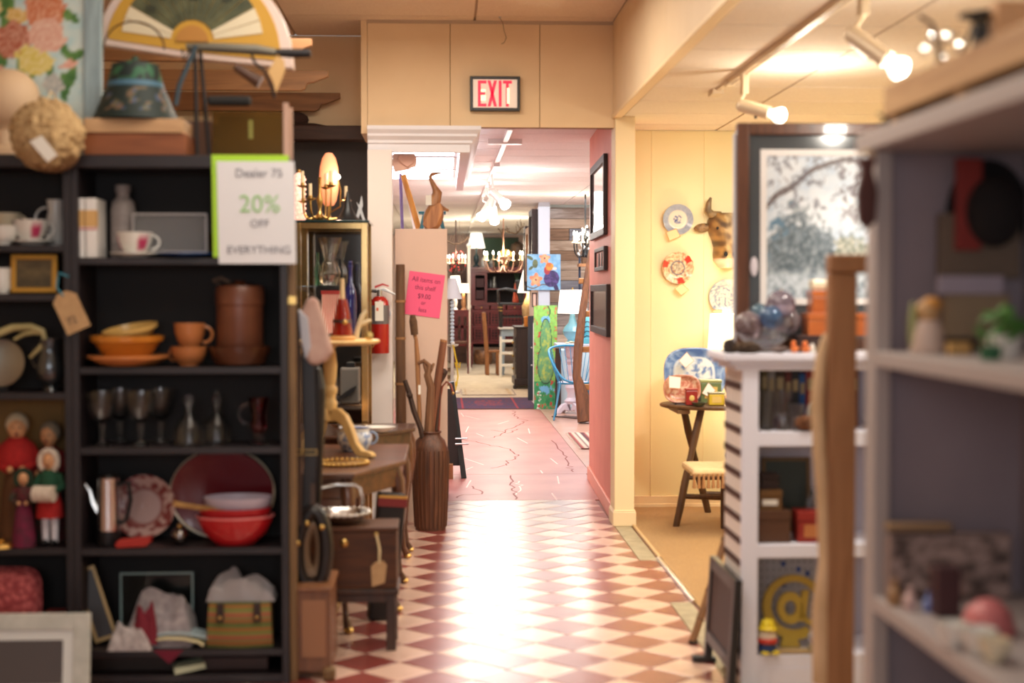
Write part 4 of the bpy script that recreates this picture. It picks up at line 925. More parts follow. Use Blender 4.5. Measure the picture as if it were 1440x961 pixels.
# near table with cabriole legs
def table(label, poly, z, aph, mat, lmat, legs, loc):
    t = thing('side_table', label, 'table', loc)
    obj('tabletop', G().slab(poly, z - .022, z), mat, t, bev=.006)
    cx_ = sum(p[0] for p in poly) / len(poly); cy_ = sum(p[1] for p in poly) / len(poly)
    ins = [(cx_ + (x - cx_) * .93, cy_ + (y - cy_) * .93) for x, y in poly]
    obj('apron', G().slab(ins, z - .022 - aph, z - .022), mat, t, bev=.004)
    for lx, ly, dx, dy in legs:
        zt = z - .03; pts = []; rr_ = []
        for s_, o_, r_ in ((1, .0, .034), (.9, .022, .036), (.78, .03, .030), (.6, .018, .022), (.4, .002, .017), (.2, -.006, .014), (.08, .002, .015), (.03, .018, .022), (.0, .022, .020)):
            pts.append((lx + dx * o_, ly + dy * o_, .004 + zt * s_ * .995)); rr_.append(r_)
        l = obj('leg', G().tube(pts, rr_, 10), lmat, t)
        obj('caster', G().ball((lx + dx * .025, ly + dy * .025, .016), (.024, .024, .016), 10, 6), BRASS, l)
    return t
TZ = .735
table('lower mahogany table with clipped corner and cabriole legs, nearest the passage', [(-.45, -.73), (.145, -.73), (.36, -.25), (.36, .5), (-.45, .5)], TZ, .10, MAHO, MAHL,
      [(.10, -.66, .6, -.9), (.30, -.24, 1, -.3), (.31, .42, 1, .3), (-.4, -.66, -.6, -.8), (-.4, .42, -.8, .5)], (-.55, 7.1, 0))
table('taller dark side table behind the lower mahogany table', [(-.4, -.55), (.08, -.55), (.40, -.1), (.40, .2), (-.4, .2)], .762, .16, wood('dark_table', C(86, 52, 34), C(56, 32, 22), .35, 0, coat=.4), MAHL,
      [(.08, -.44, .6, -.9), (.33, -.06, 1, -.2), (.34, .13, 1, .3), (-.35, -.48, -.8, -.6), (-.35, .13, -.8, .5)], (-.57, 8.3, 0))
# candle stand on lower table
BLOND = mt('blond_wood', C(226, 188, 124), .45, c2=C(206, 164, 100), scale=3, stretch=(8, 8, 1), bump=.05)
sx, sy = XX(464, 7.05, 560), 7.08
t = thing('candle_stand', 'blond wood tripod candle stand standing on the lower mahogany table', 'stand', (sx, sy, TZ + .001))
ztop = ZZ(478, 7.08, 464) - TZ
obj('round_top', G().lathe([(0, ztop - .024), (.22, ztop - .024), (.245, ztop - .014), (.246, ztop - .004), (.24, ztop), (0, ztop)], 36), BLOND, t)
zz = lambda py: ZZ(py, 7.08, 464) - TZ
obj('column', G().lathe([(0, zz(578)), (.030, zz(578)), (.033, zz(570)), (.033, zz(566)), (.026, zz(562)), (.026, zz(556)), (.034, zz(552)), (.034, zz(546)), (.024, zz(542)), (.030, zz(530)), (.034, zz(515)), (.028, zz(498)), (.022, zz(490)), (.045, zz(486)), (0, zz(486))], 22), BLOND, t)
for a in (R(-32), R(-152), R(118)):
    M = RotM(0, 0, a)
    pl = [(.015, .235), (.055, .235), (.10, .205), (.135, .145), (.165, .07), (.20, .035), (.245, .03), (.262, .018), (.262, .004), (.235, 0), (.175, .004), (.135, .04), (.105, .10), (.075, .155), (.035, .175), (.015, .165)]
    obj('leg', G().prism(pl, -.019, .019, M), BLOND, t, bev=.006)
zst = TZ + ztop
t = thing('oil_lamp', 'red glass cone shaped oil lamp on the blond stand', 'lamp', (XX(482, 7.0, 470), 6.98, zst + .002))
obj('base', G().lathe([(0, 0), (.062, 0), (.064, .012), (.05, .022), (0, .024)], 20), mt('honey_wood', C(206, 150, 84), .4), t)
obj('reservoir', G().lathe([(0, .024), (.05, .024), (.047, .05), (.036, .13), (.022, .20), (0, .205)], 20), mt('red_glass_opaque', C(160, 36, 22), .12, trans=.3, coat=.5), t)
obj('band', G().lathe([(.0445, .085), (.049, .085), (.046, .10), (.042, .10)], 20), mt('dark_band', C(50, 24, 18), .4), t)
obj('gold_motif', G().ball((.015, -.046, .088), (.013, .006, .011), 10, 6), BRASS, t)
obj('candle', G().cyl((0, 0, .2), (0, 0, .30), .012, .009), mt('ivory_wax', C(232, 206, 160), .5), t)
t = thing('antler', 'small pale antler piece beside the red oil lamp', 'antler', (XX(506, 7.0, 450), 7.02, zst + .001))
obj('beam', G().tube([(-.02, 0, .008), (-.012, 0, .05), (.0, 0, .085), (.012, -.0, .12), (.03, 0, .145)], [.013, .012, .012, .011, .006], 8), mt('bone', C(224, 206, 168), .5), t)
obj('tine', G().tube([(-.004, 0, .075), (.03, 0, .088), (.055, 0, .098)], [.011, .009, .007], 8), mt('bone'), t)
obj('tag', G().lathe([(0, 0), (.020, 0), (.022, .004), (.012, .006), (0, .006)], 14, RotM(PI / 2, 0, 0, (.045, -.03, .02))), BRASS, t)
# pot, trays
def bluewhite(r, a, k):
    return rgb(60, 84, 150) if k in (1, 9) else (mix(rgb(220, 222, 226), rgb(86, 112, 170), .75) if noise.noise(Vector((math.cos(a) * 5, math.sin(a) * 5, k * .9))) > .08 and 1 < k < 9 else rgb(222, 222, 222))
t = thing('chamber_pot', 'blue and white china pot with side handle on mahogany table', 'pot', (XX(499, 7.28, 640), 7.28, TZ + .001))
obj('body', G().lathe([(0, .0), (.062, 0), (.066, .008)] + [(.068 + .022 * math.sin(PI * i / 6), .012 + .10 * i / 6) for i in range(7)] + [(.084, .12), (.078, .118), (.07, .02), (0, .014)], 48, fn=bluewhite), PNT, t, col=True)
obj('handle', G().tube(arc((.082, 0, .065), .032, -PI * .5, PI * .5, 9), .006, 7), mt('blue_china', C(150, 168, 196), .25), t)
t = thing('gilt_tray', 'round gilt beaded tray in front of the candle stand on mahogany table', 'tray', (XX(482, 6.7, 648), 6.70, TZ + .001))
obj('plate', G().lathe([(0, .0), (.115, 0), (.12, .006), (.115, .008), (0, .008)], 30), mt('dull_gold', C(150, 110, 50), .35, .7), t)
gb = G()
for i in range(30): a = 2 * PI * i / 30; gb.ball((.118 * math.cos(a), .118 * math.sin(a), .010), .010, 7, 5)
obj('beaded_rim', gb, BRASS, t)
t = thing('plate', 'white oval serving plate on the taller dark table', 'plate', (XX(527, 7.95, 600), 8.0, .7635))
obj('well', G().lathe([(0, .006), (.07, .0), (.075, .004), (.112, .022), (.116, .026), (.108, .026), (.07, .01), (0, .01)], 32, sy=.8), WCER, t)
obj('foot_ring', G().lathe([(.06, .0), (.066, .0), (.066, .006), (.06, .006), (.06, 0)], 24, sy=.8), WCER, t)
t = thing('shell_dish', 'ornate golden shell dish beside the white oval plate', 'dish', (XX(489, 7.86, 602), 7.90, .7635))
def shell(u, v):
    a = PI * (u * 1.1 - .05); r = .10 * v * (1 + .08 * abs(math.sin(u * 11 * PI))); return (r * math.cos(a), -r * math.sin(a) * .8 + .03, .01 + .034 * v * v + .006 * abs(math.sin(u * 11 * PI)) * v)
obj('bowl', G().surf(shell, 66, 8), mt('pinkish_gold', C(196, 152, 104), .3, .7), t)
obj('foot', G().lathe([(0, 0), (.03, 0), (.034, .01), (.02, .014), (0, .014)], 16), BRASS, t)

# ================================================================== BRASS ETAGERE (in front of the charcoal wall)
EY = 8.60; ke = kpx(EY)
ex0, ex1 = XX(419, EY), XX(513, EY); ecx = (ex0 + ex1) / 2; ew = (ex1 - ex0) / 2
ez = ZZ(310, EY, 466)
t = thing('brass_etagere', 'brass framed glass shelf tower in front of the charcoal wall', 'shelf', (ecx, EY, 0))
POLB = mt('polished_brass', (.72, .50, .22), .2, 1)
for x in (-ew, ew):
    for y in (0, .42): obj('post', G().box(x - .019, x + .019, y - .019, y + .019, 0, ez - .014), POLB, t, bev=.002)
for y in (0, .42): obj('rail', G().box(-ew, ew, y - .015, y + .015, ez - .05, ez - .016).box(-ew, ew, y - .015, y + .015, .08, .11), POLB, t)
obj('top_pane', G().box(-ew - .03, ew + .03, -.03, .45, ez - .014, ez), mt('dark_green_glass', C(20, 40, 40), .08), t, bev=.002)
obj('mirror_back', G().box(-ew, ew, .445, .452, .1, ez - .05), mt('dark_mirror', (.42, .41, .40), .08, 1), t)
EZ = [ZZ(v, EY + .1, 470) for v in (402, 470, 567, 640)]
for z in EZ: obj('glass_shelf', G().box(-ew + .02, ew - .02 if z < 1.5 else XX(481, EY) - ecx, .0, .43, z - .008, z), glass('shelf_glass', (.88, .95, .94), .02), t)
ez += .0015; EZ = [z + .0015 for z in EZ]
def onz(px, z, Y): return on(px, z, Y)
lath('crystal_vase', 'tall flared crystal vase on the upper brass tower shelf', 'vase', on(464, EZ[0], 8.72),
     [(0, 0), (.05, 0), (.062, .03), (.066, .08), (.05, .13), (.034, .155), (.045, .19), (.058, .25), (.075, .29), (.07, .29), (.052, .245), (.038, .19), (.026, .155), (.04, .12), (.054, .07), (0, .02)], GLASS, 14, flat=True)
t = thing('patterned_box', 'red and white patterned box below the crystal vase', 'box', on(466, EZ[1], 8.75))
obj('carton', G().box(-.055, .055, -.04, .04, 0, .24), mt('orange_red_carton', C(206, 74, 56), .5, c2=C(238, 206, 190), scale=28, kind='wave'), t, bev=.003)
obj('lid', G().box(-.058, .058, -.043, .043, .24, .262), mt('red_lid', C(176, 50, 44), .5), t)
t = thing('bottle', 'tall cobalt blue glass bottle behind the candle stand', 'bottle', on(493, EZ[1], 8.70))
obj('flask', G().lathe([(0, .005), (.034, 0), (.037, .01), (.037, .22), (.030, .27), (.014, .31), (.012, .395), (.017, .40), (.017, .42), (0, .42)], 22), mt('cobalt_glass', C(30, 36, 110), .06, trans=.4, coat=.5), t)
obj('stopper', G().ball((0, 0, .432), .014, 10, 8), mt('cobalt_glass'), t)
lath('green_bottle', 'slim green glass bottle at the left of the crystal vase', 'bottle', on(447, EZ[0], 8.78), [(0, 0), (.02, 0), (.022, .1), (.009, .14), (.009, .2), (0, .2)], glass('green_glass', (.2, .7, .4)))
lath('black_bottle', 'dark bottle with pale cap right of the crystal vase', 'bottle', on(474, EZ[0], 8.92), [(0, 0), (.018, 0), (.02, .09), (.009, .12), (.009, .17), (0, .17)], mt('black_bottle_glass', (.02, .02, .025), .08))
t = thing('speaker', 'small grey square loudspeaker on the lower glass shelf', 'speaker', on(492, EZ[2], 8.66))
obj('cabinet', G().box(-.058, .058, 0, .12, 0, .215), mt('grey_case', C(120, 114, 108), .5), t, bev=.008)
obj('grille', G().box(-.048, .048, -.004, 0, .015, .2), mt('grey_grille', C(98, 94, 90), .8), t)
obj('top_knob', G().box(-.025, .03, .03, .08, .215, .245), BLACKM, t, bev=.004)
t = thing('scoop', 'black metal scoop lying across the lower glass shelf', 'scoop', on(478, EZ[2] + .01, 8.66))
obj('blade', G().prism([(-.10, 0), (-.03, .01), (.03, .055), (.075, .085), (.10, .095), (.085, .06), (.03, .022), (-.04, -.004)], -.035, .0), BLACKM, t)
obj('handle', G().tube([(-.10, -.02, .0), (-.17, -.02, .004)], .007, 6), BLACKM, t)
gl2 = [(0, .003), (.026, 0), (.027, .004), (.006, .012), (.006, .05), (.022, .07), (.028, .12), (.026, .12), (.02, .072), (0, .056)]
for i, (px, z, Y) in enumerate(((438, EZ[2], 8.7), (453, EZ[2], 8.8), (462, EZ[2], 8.66), (445, EZ[1], 8.75))):
    lath('wine_glass', ('small wine glass on lower brass shelf, nearest the bookcase', 'small wine glass behind its neighbour on the lower brass shelf', 'small wine glass on lower brass shelf beside the grey speaker', 'small wine glass on the middle brass shelf by the patterned box')[i], 'glass', on(px, z, Y), gl2, GLASS, 14, 'wine glasses in the brass tower')
# chandelier resting on it
t = thing('brass_chandelier', 'small brass chandelier with candle arms resting on brass tower', 'chandelier', on(450, ez, 8.72)[:2] + (ez,))
obj('stem', G().lathe([(0, 0), (.012, 0), (.03, .012), (.034, .022), (.018, .04), (.008, .07), (.014, .1), (.022, .13), (.01, .16), (.008, .25), (.012, .26), (0, .27)], 14), BRASS, t)
for i in range(6):
    a = 2 * PI * i / 6 + .25; c, s = math.cos(a), math.sin(a); H = (.115, .20)[i % 2]; rr_ = (.16, .105)[i % 2]
    P = [(r * c, r * s, z) for r, z in ((.02, .03), (.06, .012), (.10 * rr_ / .16 + .02, .02), (rr_ * .93, .05), (rr_, H - .03), (rr_, H))]
    a_ = obj('arm', G().tube(P, .0055, 8), BRASS, t)
    obj('drip_cup', G().lathe([(0, 0), (.014, 0), (.036, .012), (.032, .014), (.012, .008), (.012, .03), (0, .03)], 14, Matrix.Translation((rr_ * c, rr_ * s, H))), BRASS, a_)
    obj('candle_tube', G().cyl((rr_ * c, rr_ * s, H + .02), (rr_ * c, rr_ * s, H + .10), .010), mt('candle_ivory', C(226, 204, 166), .5), a_)
# lamps on the tower
LAMPW = (1.0, .70, .50)
t = thing('oval_lamp', 'lit lamp with tall oval peach shade on the brass tower', 'lamp', on(463, ez, 8.97)[:2] + (ez,))
obj('base', G().lathe([(0, 0), (.05, 0), (.052, .01), (.014, .022), (.009, .06), (.009, .13), (0, .13)], 18), BRASS, t)
obj('oval_shade', G().lathe([(.0, .44), (.022, .435), (.042, .405), (.056, .35), (.062, .28), (.058, .2), (.046, .14), (.03, .11), (.0, .10)], 26, sy=.35), mt('peach_shade', C(232, 150, 110), .5, emit=.55, ec=C(255, 150, 104)), t)
obj('bulb', G().ball((.058, -.04, .285), .014, 12, 8), mt('hot_bulb', (1, .85, .7), .3, emit=60, ec=(1, .82, .62)), t)
obj('bulb_arm', G().tube([(.0, 0, .06), (.07, -.03, .10), (.075, -.04, .2), (.06, -.04, .272)], .004, 6), BRASS, t)
point('oval_lamp_light', tuple(Vector(t.location) + Vector((.06, -.10, .285))), 1.6, LAMPW, .02)
t = thing('hobnail_lamp', 'glowing pink white hobnail glass shade at the edge of sale sign', 'lamp', on(421, ez, 8.97)[:2] + (ez,))
g = G().lathe([(0, .0), (.034, 0), (.036, .02), (.036, .29), (.02, .31), (0, .315)], 20)
for j in range(9):
    for i in range(10): a = 2 * PI * (i + .5 * (j % 2)) / 10; g.ball((.036 * math.cos(a), .036 * math.sin(a), .03 + j * .03), .009, 6, 4)
obj('shade', g, mt('hobnail_glass', C(250, 206, 190), .2, emit=.9, ec=C(255, 196, 170)), t)
obj('finial', G().ball((0, 0, .325), .012, 8, 6), BRASS, t)
t = thing('black_funnel', 'black metal cone with wide flat rim on brass tower', 'funnel', on(489, ez, 8.66)[:2] + (ez,))
obj('cone', G().lathe([(0, .0), (.075, 0), (.078, .006), (.05, .03), (.028, .07), (.015, .13), (.006, .175), (0, .176)], 24), BLACKM, t)
obj('rim', G().lathe([(.07, .0), (.085, .0), (.086, .006), (.07, .008), (.07, 0)], 24), BLACKM, t)
t = thing('garden_shears', 'grey metal shears leaning upright on the brass tower corner', 'shears', on(506, ez, 8.76)[:2] + (ez,))
obj('blade', G().prism([(-.03, 0), (-.015, 0), (.02, .10), (.012, .16), (.0, .11)], -.004, .004), STEEL, t)
obj('blade', G().prism([(.02, 0), (.035, 0), (.01, .08), (-.02, .12), (.0, .06)], .005, .012), STEEL, t)

# ================================================================== EXTINGUISHER, HALL SHELF, VASE
XY = 9.22
t = thing('fire_extinguisher', 'red fire extinguisher with white tag hung on the white column', 'fire extinguisher', on(534, ZZ(497, XY, 534), XY)[:2] + (ZZ(497, XY, 534),))
obj('cylinder', G().lathe([(0, 0), (.058, 0), (.062, .006), (.062, .30), (.056, .34), (.036, .365), (.02, .37), (0, .37)], 28), mt('extinguisher_red', C(172, 34, 26), .25, coat=.5), t)
obj('label_band', G().lathe([(.0625, .19), (.0632, .19), (.0632, .31), (.0625, .31), (.0625, .19)], 28), mt('grey_label', C(104, 98, 100), .4), t, label='grey label band')
obj('white_tag', G().box(-.026, .028, -.068, -.066, .21, .335), PAPER, t, label='white inspection tag')
obj('tag_print', G().box(-.018, -.004, -.069, -.068, .275, .295), mt('orange_print', C(214, 96, 60), .6), t)
obj('valve', G().cyl((0, 0, .37), (0, 0, .41), .018), STEEL, t)
obj('handle', G().prism([(-.05, .395), (.02, .405), (.10, .375), (.105, .383), (.03, .425), (-.05, .41)], -.012, .012), STEEL, t, bev=.003)
obj('lever', G().prism([(-.03, .42), (.02, .44), (.06, .43), (.06, .438), (.02, .452), (-.03, .435)], -.010, .010), mt('red_lever', C(190, 40, 50), .4), t)
obj('hose', G().tube([(-.02, -.01, .40), (-.06, -.02, .405), (-.095, -.02, .37), (-.10, -.02, .28), (-.088, -.02, .18), (-.075, -.02, .10)], .011, 8), BLACKM, t)
obj('bracket', G().box(-.07, .07, .055, .075, .24, .27), STEEL, t)
obj('pull_ring', G().tube(arc((-.052, -.065, .055), .016, 0, 2 * PI - .01, 14), .004, 6), BRASS, t)
PANEL = mt('beige_panel', C(220, 190, 172), .5, c2=C(214, 184, 166), scale=2)
PY0 = 9.55; px0, px1 = XX(555.5, PY0), XX(629, PY0); pcx = (px0 + px1) / 2; pw = (px1 - px0) / 2; pz = ZZ(322, PY0, 590)
t = thing('shelf_unit', 'tall beige gondola shelf showing its plain end panel to the shop', 'shelf', (pcx, PY0, 0))
obj('end_panel', G().box(-pw, pw, 0, .03, 0, pz), PANEL, t, bev=.003)
obj('end_panel', G().box(-pw, pw, 1.3, 1.33, 0, pz), PANEL, t)
obj('back_panel', G().box(-pw, -pw + .02, .03, 1.3, 0, pz), PANEL, t)
for z in (.12, .55, .98, 1.41, pz - .025): obj('shelf', G().box(-pw + .02, pw - .03, .03, 1.3, z, z + .025), PANEL, t)
pz += .002
PKP = mt('pink_paper', C(244, 96, 138), .7); 
t = thing('paper_sign', 'hot pink paper sign taped crookedly to the beige shelf end panel', 'sign', tuple(at(597, 414.5, PY0 - .004)), 0, rot=(0, R(7.5), 0))
k = kpx(PY0)
obj('sheet', G().box(-25 * k, 25 * k, -.0008, .0008, -30.5 * k, 30.5 * k), PKP, t)
dk = mt('plum_ink', C(120, 34, 70), .7)
for s, z, sz in (('All items on', 20, 9.5), ('this shelf', 9, 9.5), ('$9.00', -3, 9.5), ('or', -12, 8), ('less', -22, 9)):
    text(s, sz * k, dk, t, (0, -.0012, z * k), sx=.86)
t = thing('paper_sign', 'small pink paper note on hall side edge of the beige shelf', 'sign', tuple(at(629, 445, PY0 + .4)))
t.location.x = px1 + .002
obj('sheet', G().box(-.0005, .0005, -.10, .10, -.12, .12), PKP, t)
obj('tape', G().box(-.0008, .0012, -.03, .03, .10, .13), PAPER, t)
# things on the unit
WOODB = wood('carved_bird_wood', C(196, 140, 92), C(140, 90, 56), .45, 2)
t = thing('carved_crane', 'carved wooden long necked bird standing on the beige shelf unit', 'sculpture', on(607, pz, 9.75)[:2] + (pz,))
k = kpx(9.75)
def pr_(L): return [(x * k, 0, z * k) for x, z in L]
obj('body', G().ball((-2 * k, 0, 18 * k), (14 * k, 10 * k, 22 * k), 18, 12, RotM(0, R(14), 0)), WOODB, t)
obj('neck', G().tube(pr_([(2, 34), (6, 44), (8, 52), (5, 58), (0, 68), (-2, 74), (1, 78)]), [9 * k, 8 * k, 7 * k, 4.5 * k, 3 * k, 2.6 * k, 3 * k], 10), WOODB, t)
obj('beak', G().tube(pr_([(-1, 77), (6, 79), (15, 79.5)]), [3 * k, 2.2 * k, .6 * k], 8), WOODB, t)
for s in (-1, 1):
    obj('wing', G().prism([(x * k, z * k) for x, z in ((-14, 4), (-8, 30), (2, 40), (10, 30), (6, 6), (-4, -1))], s * 9.2 * k - 1 * k, s * 9.2 * k + 1 * k, RotM(0, R(14), 0)), wood('wing_wood', C(214, 150, 92), C(150, 92, 52), .45, 2), t, bev=.004)
obj('twig_arm', G().tube(pr_([(0, 40), (8, 36), (16, 30), (24, 27)]), [3 * k, 4 * k, 3 * k, 1.6 * k], 8), WOODB, t)
obj('price_tag', G().box(-8 * k, 0 * k, -9.5 * k, -9.2 * k, 34 * k, 48 * k), PAPER, t)
t = thing('blue_stool', 'small turquoise painted stool behind the carved wooden bird', 'stool', on(608, pz, 10.35)[:2] + (pz,))
TQ = mt('turquoise_paint', C(64, 140, 164), .5, c2=C(50, 122, 148), scale=8); k = kpx(10.35)
obj('seat', G().box(-19 * k, 19 * k, -.09, .09, 27 * k, 30 * k), TQ, t, bev=.004)
for s in (-1, 1): obj('leg', G().prism([(s * 15 * k, 0), (s * 19 * k, 0), (s * 13 * k, 27 * k), (s * 6 * k, 27 * k)], -.08, .08), TQ, t)
for i, (a, b, r, m_, lb) in enumerate((((567, 246), (590, 326), .022, wood('bamboo', C(220, 152, 70), C(180, 112, 44), .3, 2), 'thick golden bamboo pole leaning beside the white column'),
                                 ((563, 244), (566, 326), .012, mt('violet_rail', C(120, 100, 150), .4), 'slim violet rail standing between column and bamboo pole'),
                                 ((569, 250), (584, 326), .012, mt('white_rail', C(236, 230, 226), .4), 'thin white rail leaning next to the golden bamboo pole'))):
    Y1 = 10.62 + .06 * i; p1, p0 = at(*a, Y1), at(*b, Y1); d = (p0 - p1).normalized(); p0 = p1 + d * ((pz - p1.z) / d.z)
    t = thing('pole', lb, 'pole', tuple(p0))
    obj('shaft', G().tube([(0, 0, 0)] + [(p1 - p0) * s_ for s_ in (.25, .5, .75, 1)], r, 10), m_, t)
    obj('node_ring', G().cyl((p1 - p0) * .8, (p1 - p0) * .805, r * 1.12), m_, t)
t = thing('heart_plaque', 'pale pink wooden heart plaque hanging under the white cornice', 'plaque', tuple(at(567, 216, 9.5)))
k = kpx(9.5); PKH = mt('pale_pink_wood', C(226, 184, 166), .6)
obj('board', G().prism([(x * k, z * k) for x, z in ((-14, 0), (16, 0), (19, -8), (18, -18), (0, -24), (-12, -26), (-15, -16))], -.012, .012), PKH, t, bev=.004)
obj('heart', G().prism([(x * k, z * k) for x, z in ((-6, -3), (0, -1), (6, -4), (12, -2), (17, -6), (14, -14), (6, -20), (-3, -14), (-8, -8))], -.028, -.012), mt('pink_heart', C(218, 168, 150), .5), t, bev=.005)
obj('cord', G().tube([(0, 0, 0), (0, 0, .03)], .003, 5), STRING, t)
t = thing('wooden_post', 'dark brown round post standing between the column and shelf panel', 'post', fl(566, 738).to_tuple()[:1] + (9.46, 0))
t.location.x = XX(563, 9.46)
obj('shaft', G().tube([(.01, 0, 0), (.004, 0, .6), (0, 0, 1.2), (0, 0, ZZ(372, 9.46, 563))], [.036, .034, .032, .030], 14), wood('brown_post', C(112, 78, 50), C(78, 52, 34), .6, 2), t)
for py in (424, 476, 540): obj('ring_joint', G().cyl((0, 0, ZZ(py, 9.46, 563) - .008), (0, 0, ZZ(py, 9.46, 563) + .008), .036), mt('post_joint', C(150, 106, 66), .5), t)
vx, vy = XX(605, 9.25), 9.24
VASEM = mt('brown_reed', C(104, 62, 40), .5, c2=C(66, 38, 26), scale=9, stretch=(8, 8, .4), bump=.25)
g = G().lathe([(0, .0), (.098, 0), (.10, .02), (.112, .25), (.118, .46), (.112, .53), (.092, .585), (.066, .61), (.062, .632), (.066, .64), (.054, .64), (.052, .60), (.09, .5), (.0, .45)], 36)
t = thing('floor_vase', 'tall dark brown ribbed floor vase holding sticks', 'vase', (vx, vy, 0))
obj('body', g, VASEM, t)
for i in range(24):
    a = 2 * PI * i / 24; obj('rib', G().tube([((r + .001) * math.cos(a), (r + .001) * math.sin(a), z) for r, z in ((.10, .02), (.112, .25), (.118, .45), (.113, .52))], .0055, 5), VASEM, t)
obj('neck_ring', G().tube([(.067 * math.cos(a), .067 * math.sin(a), .636) for a in [2 * PI * i / 24 for i in range(24)]], .006, 6, True), VASEM, t)
def stick(label, L, rr_, mat, Y=9.24, name='stick', extra=None):
    b = Vector((vx + (at(L[0][0], 600, Y).x - vx) * .4, Y, .46)); pts = [at(px, py, Y + dy) for px, py, *dy_ in L for dy in [dy_[0] if dy_ else 0]]
    t = thing(name, label, 'stick', tuple(b))
    obj('shaft', G().tube([(0, 0, 0)] + [p - b for p in pts], [rr_[0]] + list(rr_), 8), mat, t)
    return t, b
DRK = wood('bark_dark', C(70, 46, 34), C(46, 30, 24), .7, 2); DRF = wood('driftwood', C(132, 92, 62), C(96, 62, 42), .7, 2); TANW = wood('tan_stick', C(176, 126, 82), C(140, 94, 58), .6, 2)
t, b = stick('paddle stick with brush head, tallest in the brown vase', [(591, 604), (588, 540), (587, 504), (585, 478), (583, 470)], [.014, .015, .017, .012, .014], TANW)
obj('brush_head', G().tube([at(583, 471, 9.24) - b, at(581, 452, 9.24) - b, at(580, 443, 9.24) - b], [.024, .026, .016], 10), mt('bristle_brown', C(104, 74, 50), .9, c2=C(80, 56, 38), scale=60), t)
t, b = stick('dark bark stick leaning toward the white column', [(592, 604), (582, 578), (575, 552), (569, 535)], [.017, .018, .017, .015], DRK, 9.20)
obj('knot', G().ball(at(576, 556, 9.19) - b, .021, 8, 6), DRK, t)
t, b = stick('branching driftwood stick in the middle of the vase', [(603, 604), (605, 570), (606, 545), (601, 528), (604, 514), (596, 508), (588, 511)], [.030, .028, .026, .024, .016, .015, .012], DRF, 9.22)
obj('branch', G().tube([at(602, 528, 9.22) - b, at(597, 514, 9.22) - b, at(596, 505, 9.22) - b], [.016, .012, .006], 7), DRF, t)
obj('branch', G().tube([at(604, 524, 9.22) - b, at(610, 512, 9.22) - b, at(607, 520, 9.2) - b], [.014, .009, .005], 7), DRF, t)
obj('price_tag', G().box(-.008, .008, -.03, -.028, -.03, .03), PAPER, t, tuple(at(590, 548, 9.2) - b))
t, b = stick('thick straight reddish stick leaning toward the hall', [(607, 600), (612, 560), (618, 520), (624, 479)], [.022, .024, .025, .023], wood('red_stick', C(134, 84, 58), C(102, 60, 40), .6, 2), 9.27)
obj('cut_end', G().cyl(at(623.5, 481, 9.27) - b, at(624.1, 478, 9.27) - b, .0235), TANW, t)
t, b = stick('dark crooked stick with knobbed end on the hall side', [(613, 604), (616, 570), (618, 540), (624, 526)], [.013, .014, .014, .022], DRK, 9.30)
obj('knob', G().ball(at(624, 524, 9.30) - b, .026, 8, 6), DRK, t)
t, b = stick('thin reddish cane bent into a loop at the top', [(617, 604), (619, 560), (622, 544), (628, 537), (634, 541), (637, 552)], [.007] * 6, mt('red_cane', C(140, 70, 52), .5), 9.33)
obj('ferrule', G().ball(at(637, 553, 9.33) - b, .010, 8, 6), BRASS, t)
# folding sign stand in the hall
t = thing('sign_stand', 'black folding sign stand with hooks beside the beige shelf', 'stand', (XX(640, 11.9), 11.75, 0))
for dy, y2 in ((0, .22), (.5, .28)):
    obj('leg', G().tube([(.07, dy, 0), (-.03, y2, .78)], .030, 4), BLACKM, t)
obj('panel', G().prism([(-.09, .10), (.05, .10), (-.035, .74), (-.09, .74)], .05, .07), mt('black_panel', (.02, .018, .018), .5), t)
obj('hook', G().tube([(.0, .0, .285), (.11, -.03, .29)], .008, 6).tube([(.0, .0, .33), (.10, -.03, .335)], .006, 6), STEEL, t)
obj('wooden_foot', G().box(-.10, -.02, -.05, .12, .0, .12), TANW, t)

# ================================================================== EXIT SIGN
Y = 9.335; k = kpx(Y)
t = thing('exit_sign', 'lit red EXIT sign in black frame above the hall opening', 'sign', tuple(at(696, 157, Y)))
obj('frame', G().frame(70 * k, 48 * k, 4.2 * k, -.045, .012), mt('black_plastic', (.02, .018, .016), .4), t, bev=.003)
obj('housing', G().box(-33 * k, 33 * k, -.03, .01, 3 * k, 45 * k), mt('black_plastic'), t)
obj('face', G().box(-31 * k, 31 * k, -.034, -.030, 4 * k, 44 * k), mt('exit_face', C(226, 206, 190), .4, emit=.35, ec=C(240, 214, 190)), t, label='pale lit face')
RL = mt('exit_red', C(222, 26, 64), .4, emit=.75, ec=C(240, 24, 66))
def letter(polys, x):
    g = G()
    for p in polys: g.prism([((x + a) * k, b * k) for a, b in p], -.038, -.034)
    obj('letter', g, RL, t)
h0, h1 = 6, 42; sw = 4
R4 = lambda x0, x1, z0, z1: [(x0, z0), (x1, z0), (x1, z1), (x0, z1)]
letter([R4(0, sw, h0, h1), R4(sw, 12, h0, h0 + 4), R4(sw, 12, h1 - 4, h1), R4(sw, 10.5, 22, 26)], -24)
letter([[(0, h0), (4.2, h0), (13, h1), (8.8, h1)], [(8.8, h0), (13, h0), (4.2, h1), (0, h1)]], -10.5)
letter([R4(0, sw, h0, h1)], 5)
letter([R4(4, 8, h0, h1 - 4), R4(0, 12.5, h1 - 4, h1)], 11)
obj('bulb_glow', G().box(-20 * k, -13 * k, -.0345, -.034, 14 * k, 30 * k).box(16.5 * k, 20 * k, -.0392, -.038, 10 * k, 32 * k), mt('exit_hot', (1, .8, .55), .4, emit=1.1, ec=(1, .78, .5)), t)
t = thing('ceiling_wire', 'thin loose wire dangling from the ceiling above the EXIT sign', 'wire', tuple(at(703, 24, 9.2)))
t.location.z = ZM
